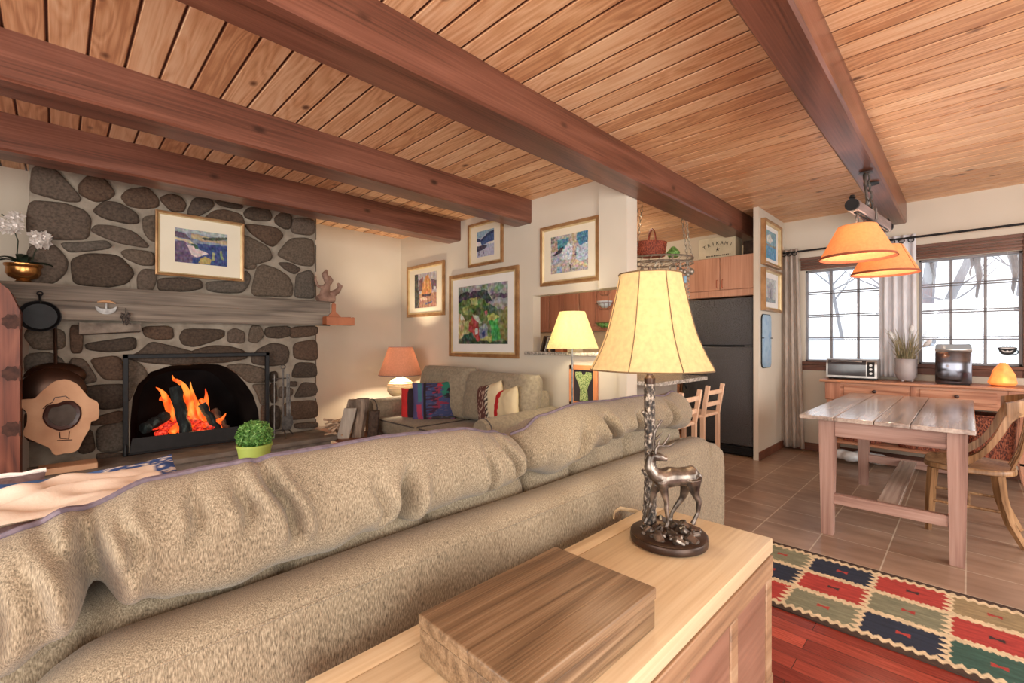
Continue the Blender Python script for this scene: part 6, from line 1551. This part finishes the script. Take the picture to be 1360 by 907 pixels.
# hook and chain up to the beam
def chain(mb, p, q, R_=.016, r=.0035):
    p, q = Vector(p), Vector(q); L_ = (q-p).length; n = max(1, int(L_/(R_*2.3))); d = (q-p)/n; dn = d.normalized(); s = dn.orthogonal().normalized(); t_ = dn.cross(s)
    for i in range(n):
        c_ = p+d*(i+.5); e = s if i % 2 else t_
        mb.tube([c_+dn*R_*1.35*math.sin(a)+e*R_*.75*math.cos(a) for a in [2*math.pi*k/10 for k in range(10)]], r, 5, closed=True)
mid = (A+B)/2; top = Vector((mid.x-.08, .52, 2.478))
mb = MB(); chain(mb, top-Vector((0, 0, .01)), mid+Vector((-.02, 0, .06)), .026, .008)
mb.lathe([(.045, 0), (.04, .006), (.0001, .012)], top-Vector((0, 0, .012)), 16)
hk = Vector((top.x, top.y, top.z)); mb.tube([hk, hk-Vector((.03, 0, .04)), hk-Vector((.035, 0, .1)), hk-Vector((-.01, 0, .15)), hk-Vector((-.05, 0, .2)), mid+Vector((-.03, .03, .04)), mid+Vector((-.03, .035, -.03)), mid+Vector((-.03, 0, -.05)), mid+Vector((-.03, -.035, -.03)), mid+Vector((-.03, -.03, .05))], .009, 8)
mb.build('hook_chain', M['iron'] if 'iron' in M else M['black'], pl)
mb = MB(); mb.lathe([(.05, 0), (.05, .004), (.0001, .008)], (mid.x+.25, .53, 2.47), 20); mb.build('ceiling_rose', M['black'], pl)
M['oshade'] = shade_mat('orange_paper_shade', (236, 178, 126), (255, 178, 110), .34, trans=.45)
M['otrim'] = mat('brown_band', [(150, 78, 52), (166, 90, 62)], ns=20, rough=.8)
for (u, vt, vb, D, r0, r1) in ((1138.5, 300, 343, 3.07, .215, .107), (1174.5, 327, 364, 3.60, .218, .112)):
    c = onD(u, 455, D); zt, zb = onD(u, vt, D).z, onD(u, vb, D).z; c.z = zb
    if D < 3.3: barp = A
    else: barp = B
    mb = MB(); cone_shade(mb, c, r0, r1, zt-zb, seg=48); s_ = mb.build('lamp_shade', M['oshade'], pl, smooth=60)
    mb = MB(); cc = c.copy()
    for (r, z, h) in ((r0, 0, .016), (r1, zt-zb-.01, .011)):
        k_ = (r0-r1)/(zt-zb); rings = [[(cc.x+(rr)*math.cos(a), cc.y+rr*math.sin(a), cc.z+zz) for a in [2*math.pi*k/48 for k in range(48)]] for rr, zz in ((r+.0015, z), (r+.0015-k_*h, z+h), (r-.004-k_*h, z+h), (r-.004, z), (r+.0015, z))]; mb.loft(rings, cap=False)
    if D > 3.3: mb.tube([(c.x+(r0+.001)*math.cos(-2.0), c.y+(r0+.001)*math.sin(-2.0), c.z), (c.x+(r1+.001)*math.cos(-2.0), c.y+(r1+.001)*math.sin(-2.0), zt)], .0018, 5)
    mb.build('shade_band', M['otrim'], s_)
    mb = MB(); rc = Vector((c.x, c.y, (zt+barp.z-.05)/2+.0)); hgt = (barp.z-.05)-zt
    mb.ring((c.x, c.y, zt+hgt*.55), min(.042, hgt*.42), .006, 'y', 20, 6); mb.tube([(c.x, c.y, zt-.01), (c.x, c.y, zt+hgt+.03)], .004, 6); mb.tube([(c.x-r1, c.y, zt-.006), (c.x+r1, c.y, zt-.006)], .0025, 5)
    mb.build('ring_hook', M['iron'], pl)
    BULBS.append(('pendant_bulb', (c.x, c.y, zb+.11), 8, (1, .82, .60), .035))
# =============================================================== kitchen beyond the picture wall
M['cab'] = wood('maple_cabinet', [(146, 98, 74), (184, 132, 104), (200, 150, 122)], axis=2, fine=60, rings=3, across=2, along=.4, rough=.45, bmp=.03)
M['cabred'] = wood('cherry_cabinet', [(122, 72, 56), (160, 106, 84), (176, 122, 98)], axis=2, fine=60, rings=3, across=2, along=.4, rough=.45, bmp=.03)
M['fridge'] = mat('black_textured_steel', [(30, 29, 31), (66, 64, 66)], ns=120, detail=4, rough=.22, bmp=.9, spec=.8)
# refrigerator
fr = thing('refrigerator', 'black top-freezer refrigerator beside the partition wall', 'refrigerator', (5.6, 2.0, 0))
fy0, fy1, fx = 1.635, 2.42, 5.30; zsp = onX(990, 459.5, fx).z; ztop = 1.745
mb = MB(); mb.box(fx+.06, fx+.72, fy0, fy1, .03, ztop-.01, .006); mb.build('body', M['black'], fr)
mb = MB(); mb.box(fx, fx+.055, fy0, fy1, zsp+.006, ztop, .012, 3); d1 = mb.build('freezer_door', M['fridge'], fr)
mb = MB(); mb.box(fx, fx+.055, fy0, fy1, .12, zsp-.006, .012, 3); d2 = mb.build('door', M['fridge'], fr)
for d_, a, b in ((d1, zsp+.03, zsp+.30), (d2, zsp-.50, zsp-.03)): mb = MB(); mb.tube([(fx, fy1-.05, a), (fx-.035, fy1-.05, a+.03), (fx-.035, fy1-.05, b-.03), (fx, fy1-.05, b)], .012, 8); mb.build('handle', M['black'], d_)
mb = MB(); mb.box(fx+.02, fx+.06, fy0+.01, fy1-.01, .02, .11, .004)
for k in range(4): mb.box(fx+.014, fx+.024, fy0+.03, fy1-.03, .03+k*.02, .038+k*.02, .001)
mb.build('toe_grille', M['black'], fr)
mb = MB(); mb.box(fx+.005, fx+.02, fy0+.01, fy0+.09, zsp-.004, zsp+.004, .001); mb.build('hinge', M['silver'], fr)
# cabinet above
uc = thing('upper_cabinet', 'maple wall cabinet with two doors above the black refrigerator', 'kitchen cabinet', (5.6, 2.1, 1.77))
cx0 = 5.32; yl, yr = 2.52, 1.625
mb = MB(); mb.box(cx0+.02, 6.2, yr, yl, 1.765, 2.22, .003); mb.build('body', M['cab'], uc)
ysp = onX(956, 370, cx0).y
for a, b, hy in ((yr+.003, ysp-.003, ysp-.03), (ysp+.003, yl-.003, ysp+.03)):
    mb = MB(); mb.box(cx0, cx0+.02, a, b, 1.845, 2.215, .003); d_ = mb.build('door', M['cab'], uc)
    mb = MB(); mb.tube([(cx0, hy, 1.87), (cx0-.02, hy, 1.875), (cx0-.02, hy, 1.955), (cx0, hy, 1.96)], .004, 6); mb.build('handle', M['otrim'], d_)
mb = MB(); mb.box(cx0+.004, cx0+.02, yr, yl, 1.768, 1.84, .003); mb.build('valance', M['cab'], uc)
# lettered board on the cabinet
sgx = 5.5; a_, b_ = onX(928, 330, sgx), onX(977, 330, sgx)
sy0, sy1 = a_.y, b_.y; sz0 = 2.222; sz1 = 2.222+.27
sg = thing('lettered_sign', 'cream wooden crate end with dark lettering standing on the kitchen cabinet', 'sign', (sgx, (sy0+sy1)/2, sz0))
M['signc'] = mat('aged_cream_board', [(176, 164, 138), (196, 184, 158)], ns=8, rough=.8)
mb = MB(); mb.box(sgx, sgx+.2, sy1, sy0, sz0, sz1, .003); mb.build('board', M['signc'], sg)
M['ink'] = mat('dark_ink', [(50, 46, 40), (66, 60, 52)], ns=20, rough=.9)
txt = 'TRIKANI'; n = len(txt); ym = (sy0+sy1)/2-.01
def letter(ch, pos, rotz, size, par):
    cu = bpy.data.curves.new('letter', 'FONT'); cu.body = ch; cu.size = size; cu.align_x = 'CENTER'; cu.align_y = 'CENTER'; cu.extrude = .001; cu.materials.append(M['ink'])
    tmp = bpy.data.objects.new('letter_text', cu); COL.objects.link(tmp); me = bpy.data.meshes.new_from_object(tmp); bpy.data.objects.remove(tmp)
    o = bpy.data.objects.new('letter', me); COL.objects.link(o); o.parent = par
    mt = Matrix(((0, 0, -1), (-1, 0, 0), (0, 1, 0))).to_4x4()   # text x -> -y, text y -> z, normal -> -x
    o.matrix_local = Matrix.Translation(Vector(pos)-ORG[par.name]) @ mt @ Matrix.Rotation(rotz, 4, 'Z')
for i, ch in enumerate(txt):
    q = (i-(n-1)/2)/((n-1)/2); letter(ch, (sgx-.002, ym-q*.15, sz0+.195-.035*q*q), -q*.4, .055, sg)
mb = MB(); rnd = random.Random(2)
for k in range(5):
    a = math.pi/2+2*math.pi*k/5; c_ = Vector((sgx-.001, ym, sz0+.125)); u_ = Vector((0, math.cos(a), math.sin(a))); v_ = Vector((0, -u_.z, u_.y)); mb.poly([c_-v_*.008, c_+u_*.028, c_+v_*.008], (-.001, 0, 0))
mb.build('emblem', M['ink'], sg)
mb = MB(); y = ym+.13
while y > ym-.14:
    w = rnd.uniform(.006, .014); mb.box(sgx-.002, sgx, y-w, y, sz0+.045, sz0+.045+rnd.uniform(.009, .016)); y -= w+rnd.uniform(.003, .012)
mb.build('small_print', M['ink'], sg)
mb = MB(); mb.box(5.62, 5.9, 1.70, 1.84, 2.222, 2.42, .004); o = mb.build('storage_tin', M['bronzed'], org=(5.7, 1.77, 2.222)); tag(o, 'dark tin standing right of the lettered sign on the cabinet', 'tin')

# peninsula
pn = thing('kitchen_peninsula', 'grey-brown kitchen peninsula base behind the bar stools', 'kitchen peninsula', (4.0, 2.3, 0))
mb = MB(); mb.box(3.52, 4.42, 2.07, 2.60, 0, .888, .004); mb.build('base', mat('greige_panel', [(150, 136, 122), (166, 152, 138)], ns=5, rough=.7), pn)
mb = MB(); mb.poly([(x, y, .889) for x, y in [(3.515, 1.80), (4.50, 1.80), (4.545, 1.845), (4.62, 2.55), (4.60, 2.62), (3.515, 2.62)]], (0, 0, .032)); mb.build('countertop', M['granite'], pn)
# bar stools
M['beech'] = wood('pale_beech', [(186, 146, 116), (214, 176, 146), (226, 192, 164)], axis=2, fine=60, rings=3, across=3, along=.5, rough=.45, bmp=.03)
def stool(x, y, label):
    t = thing('bar_stool', label, 'bar stool', (x, y, 0), 0, 'bar stools', local=True)
    w, d = .36, .34
    mb = MB(); mb.box(-w/2, w/2, -.01, d, .605, .635, .012, 2); mb.build('seat', M['beech'], t)
    for sx in (-1, 1):
        xx = sx*(w/2-.018)
        mb = MB(); mb.bar((xx, .0, 0), (xx, -.0, .62), .036, .03); mb.bar((xx, 0, .61), (xx, -.045, .885), .034, .026); mb.build('leg', M['beech'], t)
        mb = MB(); mb.bar((xx, d-.03, 0), (xx, d-.03, .61), .034, .034); mb.build('leg', M['beech'], t)
    for z, yy in ((.72, -.018), (.82, -.034)):
        mb = MB(); P = [(-w/2+.02, yy, z), (-w/6, yy-.02, z+.004), (w/6, yy-.02, z+.004), (w/2-.02, yy, z)]
        for a, b in zip(P, P[1:]): mb.bar(a, b, .016, .036)
        mb.build('back_rail', M['beech'], t)
    mb = MB()
    for z in (.2,): mb.bar((-w/2+.02, 0, z), (w/2-.02, 0, z), .022, .028); mb.bar((-w/2+.02, d-.03, z+.1), (w/2-.02, d-.03, z+.1), .022, .028)
    for sx in (-1, 1): mb.bar((sx*(w/2-.018), 0, .26), (sx*(w/2-.018), d-.03, .26), .022, .028)
    mb.build('footrest', M['beech'], t)
stool(3.38, 1.52, 'pale wooden bar stool nearer the sofa, left of the two at the counter')
stool(4.06, 1.60, 'pale wooden bar stool nearer the refrigerator, right of the two at the counter')

# far wall cabinets and counter seen through the opening
kc = thing('kitchen_counter', 'kitchen base cabinets with a light counter along the far kitchen wall', 'kitchen cabinet', (5.9, 4.0, 0))
mb = MB(); mb.box(5.60, 6.19, 2.56, 5.57, 0, .88, .004); mb.build('body', M['cab'], kc)
for k in range(5): mb = MB(); mb.box(5.585, 5.60, 2.58+k*.6, 3.16+k*.6, .12, .85, .004); mb.build('door', M['cab'], kc)
mb = MB(); mb.box(5.57, 6.19, 2.56, 5.57, .881, .915, .004); mb.build('countertop', mat('cream_counter', [(216, 200, 170), (232, 218, 190)], ns=30, rough=.3), kc)
# uppers: measured door lines
segs = [(5.62, 4.97), (4.955, 4.46), (4.45, 3.70)]
segs = [(5.56, 4.98), (4.96, 4.37), (4.35, 3.62)]
for k, (a, b) in enumerate(segs):
    t = thing('upper_cabinet', ['cherry wall cabinet at the left side of the kitchen pass-through', 'cherry wall cabinet in the middle of the view through the pass-through', 'cherry wall cabinet nearest the hanging wire baskets'][k], 'kitchen cabinet', (6.0, (a+b)/2, 1.43), group='cherry cabinets seen through the pass-through')
    mb = MB(); mb.box(5.87, 6.19, b, a, 1.43, 2.22, .003); mb.build('body', M['cab'], t)
    m_ = (a+b)/2
    for p, q in ((b+.004, m_-.003), (m_+.003, a-.004)):
        mb = MB(); mb.box(5.85, 5.869, p, q, 1.435, 2.215, .003); d_ = mb.build('door', M['cabred'], t)
        mb = MB(); mb.box(5.842, 5.85, p+.06, q-.06, 1.50, 2.15, .003); mb.build('door_panel', M['cabred'], d_)
mb = MB(); mb.box(5.80, 6.19, 3.0, 3.56, 1.55, 1.95, .01); t = thing('range_hood', 'brown boxed hood to the right of the cherry cabinets in the kitchen', 'range hood', (6, 3.3, 1.55)); mb.build('hood', M['cabred'], t)
# backsplash
mb = MB(); mb.box(6.188, 6.199, 2.6, 5.5, .916, 1.42); struct('trim_3', mb, mat('cream_tiles', [(226, 204, 168), (238, 220, 188)], ns=14, rough=.4), 'cream tiled backsplash in the kitchen')
# books / boards leaning on the ledge by the opening
rnd = random.Random(8)
for k in range(6):
    p = onX(712+k*3.0, 462, 3.62+.02*k); L_ = .13-.008*k
    mb = MB(); mb.box(-.07, .07, -.008, .008, 0, L_+.03, .002)
    o = mb.build('cook_book', [M['barkC'], M['darkpan'], M['granite'], M['darkpan'], M['slice'], M['barkC']][k], None)
    o.location = (XP+.085, 3.015-.027*k, 1.1635); o.rotation_euler = (R(18), 0, 0)
    tag(o, 'dark booklet leaning in the row at the left end of the granite ledge', 'booklet', 'booklets leaning on the granite ledge')
for k, (y, c1, lab) in enumerate(((2.79, 'orangewood', 'small orange box on the granite ledge behind the floor lamp shade'), (2.64, 'creamcer', 'small cream box on the granite ledge behind the floor lamp shade'))):
    mb = MB(); mb.box(XP+.03, XP+.14, y-.05, y+.05, 1.161, 1.205, .004, 2); o = mb.build('small_box', M[c1], org=(XP+.08, y, 1.16)); tag(o, lab, 'box')
# three-tier wire baskets hanging in the opening
c = onD(803, 455, 5.2)
t = thing('hanging_basket', 'three-tier hanging wire basket in the kitchen opening', 'hanging basket', (c.x, c.y, 1.45))
M['wire'] = mat('bronze_wire', [(110, 72, 50), (140, 100, 74)], ns=20, rough=.4, metal=.5)
zs_ = [onD(803, v, 5.2).z for v in (384, 403, 429)]
for z, r in zip(zs_, (.08, .10, .11)):
    mb = MB(); mb.ring((c.x, c.y, z), r, .004, 'z', 24, 5); mb.ring((c.x, c.y, z-.07), r*.5, .003, 'z', 16, 5)
    for k in range(12): a = 2*math.pi*k/12; mb.tube([(c.x+r*math.cos(a), c.y+r*math.sin(a), z), (c.x+r*.85*math.cos(a), c.y+r*.85*math.sin(a), z-.04), (c.x+r*.5*math.cos(a), c.y+r*.5*math.sin(a), z-.07)], .0025, 4)
    mb.build('basket_tier', M['wire'], t)
mb = MB(); chain(mb, (c.x, c.y, CH), (c.x, c.y, zs_[0]+.12), .02, .003)
for k in range(3): a = 2.1*k; mb.tube([(c.x, c.y, zs_[0]+.12), (c.x+.08*math.cos(a), c.y+.08*math.sin(a), zs_[0]), (c.x+.1*math.cos(a), c.y+.1*math.sin(a), zs_[1]), (c.x+.11*math.cos(a), c.y+.11*math.sin(a), zs_[2])], .0025, 4)
mb.build('hanging_chain', M['wire'], t)
mb = MB(); cc = Vector((c.x, c.y, zs_[1]-.05)); mb.lathe([(.03, 0), (.07, .03), (.09, .075), (.084, .075), (.06, .03), (.0001, .01)], cc, 24); o = mb.build('white_bowl', M['plume'], org=cc); tag(o, 'white bowl in the middle tier of the hanging wire basket', 'bowl')
mb = MB(); cc = Vector((c.x, c.y, zs_[2]-.05)); mb.lathe([(.04, 0), (.08, .02), (.10, .06), (.094, .06), (.07, .02), (.0001, .01)], cc, 24); o = mb.build('green_bowl', M['green'], org=cc); tag(o, 'green bowl in the lowest tier of the hanging wire basket', 'bowl')

# ceiling pot rack
pc = Vector((4.52, 2.62, 2.10)); pc = onD(878, 455, 4.86); pc.z = 2.09
pr = thing('pot_rack', 'oval metal pot rack hung on chains from the kitchen ceiling behind the stag lamp', 'pot rack', pc)
M['rackm'] = mat('aged_metal', [(120, 112, 100), (186, 176, 160)], ns=30, rough=.35, metal=.5)
Rv, Fv = Vector((.7071, -.7071, 0)), Vector((.7071, .7071, 0))
el = lambda a, s=1.0: pc+Rv*(.33*s*math.cos(a))+Fv*(.22*s*math.sin(a))
mb = MB()
for dz in (0, .055): mb.tube([el(2*math.pi*k/40)+Vector((0, 0, dz)) for k in range(40)], .010, 6, closed=True)
for k in range(20): a = 2*math.pi*k/20; mb.tube([el(a), el(a+.16)+Vector((0, 0, .055))], .004, 5)
for k in range(-4, 5):
    s = k/5; w = .22*math.sqrt(1-s*s); mb.tube([pc+Rv*(.33*s)-Fv*w, pc+Rv*(.33*s)+Fv*w], .005, 5)
mb.build('rack', M['rackm'], pr)
mb = MB()
for a in (.35, 2.8, 3.6, 5.7): p = el(a)+Vector((0, 0, .055)); q = Vector((p.x-(p.x-pc.x)*.25, p.y-(p.y-pc.y)*.25, CH)); chain(mb, p, q, .016, .0032)
mb.build('hanging_chain', M['rackm'], pr)
rnd = random.Random(6)
UT = ['spoon', 'spoon', 'ladle', 'fork', 'spoon', 'fork', 'ladle', 'spoon', 'fork', 'spoon', 'spoon']
for i, kd in enumerate(UT):
    a = rnd.uniform(2.9, 6.2); p = el(a, .96)+Vector((0, 0, -.008)); L_ = rnd.uniform(.06, .12); tl = Rv*rnd.uniform(-.05, .05)
    mb = MB(); mb.tube([p, p+tl*.5-Vector((0, 0, L_*.5)), p+tl-Vector((0, 0, L_))], .004, 5)
    if kd == 'fork':
        for s in (-1, 0, 1): mb.tube([p+tl-Vector((0, 0, L_)), p+tl+Rv*s*.012-Vector((0, 0, L_+.04))], .003, 4)
    else: mb.ball(p+tl-Vector((0, 0, L_+.02)), .024 if kd == 'spoon' else .03, 10, (1, 1, 1.2))
    o = mb.build('hanging_utensil', M['rackm'], org=p); tag(o, 'small metal utensil hanging under the pot rack', 'utensil', 'utensils hanging from the pot rack')
bcn = pc-Rv*.12+Vector((0, 0, .075))
t = thing('wicker_basket', 'reddish woven basket with an upright handle on top of the pot rack', 'basket', bcn)
mb = MB(); rings = []
for i in range(11):
    q = i/10; s = .88+.12*q+.012*(i % 2); ring = []
    for k in range(40): a = 2*math.pi*k/40; r_ = 1+.03*((k+i) % 2); ring.append(bcn+Rv*.175*s*r_*math.cos(a)+Fv*.13*s*r_*math.sin(a)+Vector((0, 0, .15*q)))
    rings.append(ring)
mb.loft(rings, cap=True); M['redwick'] = mat('red_wicker_bright', [(112, 44, 28), (184, 92, 62)], scale=(50, 50, 22), ns=2.5, detail=2, rough=.6, bmp=.8, lo=.4, hi=.6); mb.build('basket_body', M['redwick'], t, smooth=30)
mb = MB(); mb.tube([bcn+Fv*.13*math.cos(a)+Rv*.02+Vector((0, 0, .13+.16*math.sin(a))) for a in [math.pi*k/12 for k in range(13)]], .014, 6, flat=.5); mb.build('handle', M['redwick'], t)
mb = MB(); p = pc+Rv*.13+Vector((0, 0, .07)); mb.lathe([(.05, 0), (.07, .05), (.02, .11), (.0001, .115)], p, 12); o = mb.build('green_bundle', M['green'], org=p); tag(o, 'dark green bundle beside the basket on the pot rack', 'greenery')
# beads and blue ornament hanging at the right of the rack
hx = onD(913, 455, 4.7); 
t = thing('bead_string', 'long string of small shiny beads hanging right of the pot rack', 'bead string', (hx.x, hx.y, 1.75))
mb = MB()
for i in range(46):
    v = 345+i*1.4; p = onD(913+2.5*math.sin(i*1.9), v, 4.7); mb.ball(p, .0085, 6)
mb.build('beads', M['rackm'], t)
mb = MB(); mb.tube([onD(913, 269, 4.7), onD(913, 408, 4.7)], .0015, 4); mb.build('string', M['rackm'], t)
p = onD(906.5, 371, 4.65); M['blueo'] = mat('pale_blue', [(96, 140, 172), (150, 190, 214)], ns=40, rough=.4)
t = thing('blue_ornament', 'small pale blue cube ornament hanging beside the lamp shade top', 'ornament', p)
mb = MB(); mb.box(-.038, .038, -.02, .02, -.038, .038, .01, 2, Matrix.Translation(p) @ Matrix.Rotation(R(-45), 4, 'Z')); mb.build('ornament_body', M['blueo'], t)
mb = MB(); mb.tube([p+Vector((0, 0, .03)), pc+Rv*.22-Fv*.165], .0015, 4); mb.build('string', M['rackm'], t)
p = onD(893.5, 356, 4.55)
mb = MB(); mb.ring(p, .032, .010, 'x', 20, 8); chain(mb, p+Vector((0, 0, .04)), onD(894, 338, 4.55), .014, .003); o = mb.build('hanging_ring', M['rackm'], org=p); tag(o, 'metal ring hanging on a short chain from the pot rack', 'ring')
# kitchen ceiling lamp and under-cabinet light
lc = Vector((4.75, 3.4, CH-.09)); t = thing('ceiling_light', 'round flush glass ceiling light in the kitchen', 'ceiling light', (lc.x, lc.y, CH))
M['opal'] = mat('opal_glass', [(250, 232, 190), (255, 240, 205)], ns=2, rough=.4, emis=(255, 226, 170), es=1.2)
mb = MB(); mb.lathe([(.0001, 0), (.09, .012), (.15, .04), (.16, .07)], lc, 28); mb.build('glass_bowl', M['opal'], t)
mb = MB(); mb.lathe([(.165, .07), (.165, .089), (.0001, .089)], lc, 28); mb.build('ceiling_plate', M['brass'], t)
BULBS.append(('kitchen_ceiling_lamp', (lc.x, lc.y, CH-.22), 38, (1, .88, .68), .12))
# =============================================================== light and camera
w = bpy.data.worlds.new('World'); scene.world = w; w.use_nodes = True
bg = w.node_tree.nodes['Background']; bg.inputs[0].default_value = (.90, .95, 1.0, 1); bg.inputs[1].default_value = 1.8
def area(name, loc, rot, sx, sy, power, col):
    l = bpy.data.lights.new(name, 'AREA'); l.shape = 'RECTANGLE'; l.size = sx; l.size_y = sy; l.energy = power; l.color = col
    o = bpy.data.objects.new(name, l); o.location = loc; o.rotation_euler = rot; COL.objects.link(o); return o
area('added_fill_west', (XB-.15, .45, 1.3), (0, R(-90), 0), 2.0, 3.9, 165, (1, .95, .88))  # fill lamp added outside the unseen west opening to brighten the room
area('added_fill_south', (-.3, YB-.15, 1.2), (R(90), 0, 0), 3.0, 2.2, 150, (1, .95, .88))  # added fill lamp behind the larger unseen south opening
area('added_fill_southeast', (3.5, YB-.15, 1.6), (R(90), 0, 0), 2.6, 1.4, 90, (1, .96, .92))  # added fill lamp behind the smaller unseen south opening
def bulb(name, loc, power, col=(1, .78, .5), r=.03):
    l = bpy.data.lights.new(name, 'POINT'); l.energy = power; l.color = col; l.shadow_soft_size = r
    o = bpy.data.objects.new(name, l); o.location = loc; COL.objects.link(o); return o
BULBS.append(('fire_glow', (.9, 5.0, .55), 4, (1, .45, .15), .08))
for a in BULBS: bulb(*a)
cam = bpy.data.cameras.new('camera'); co = bpy.data.objects.new('camera', cam); COL.objects.link(co)
co.location = (0, 0, EYE); co.rotation_euler = (R(90), 0, R(-45))
cam.sensor_width = 36; cam.lens = FPX/1360*36; cam.shift_y = 1.5/1360; cam.clip_start = .02; cam.clip_end = 200
scene.camera = co
vs = scene.view_settings; vs.view_transform = 'Standard'; vs.look = 'None'; vs.gamma = 1; vs.exposure = 0.0; vs.use_curve_mapping = False
try:
    scene.cycles.use_denoising = True; scene.cycles.max_bounces = 8; scene.cycles.diffuse_bounces = 5; scene.cycles.sample_clamp_indirect = 6
except Exception: pass
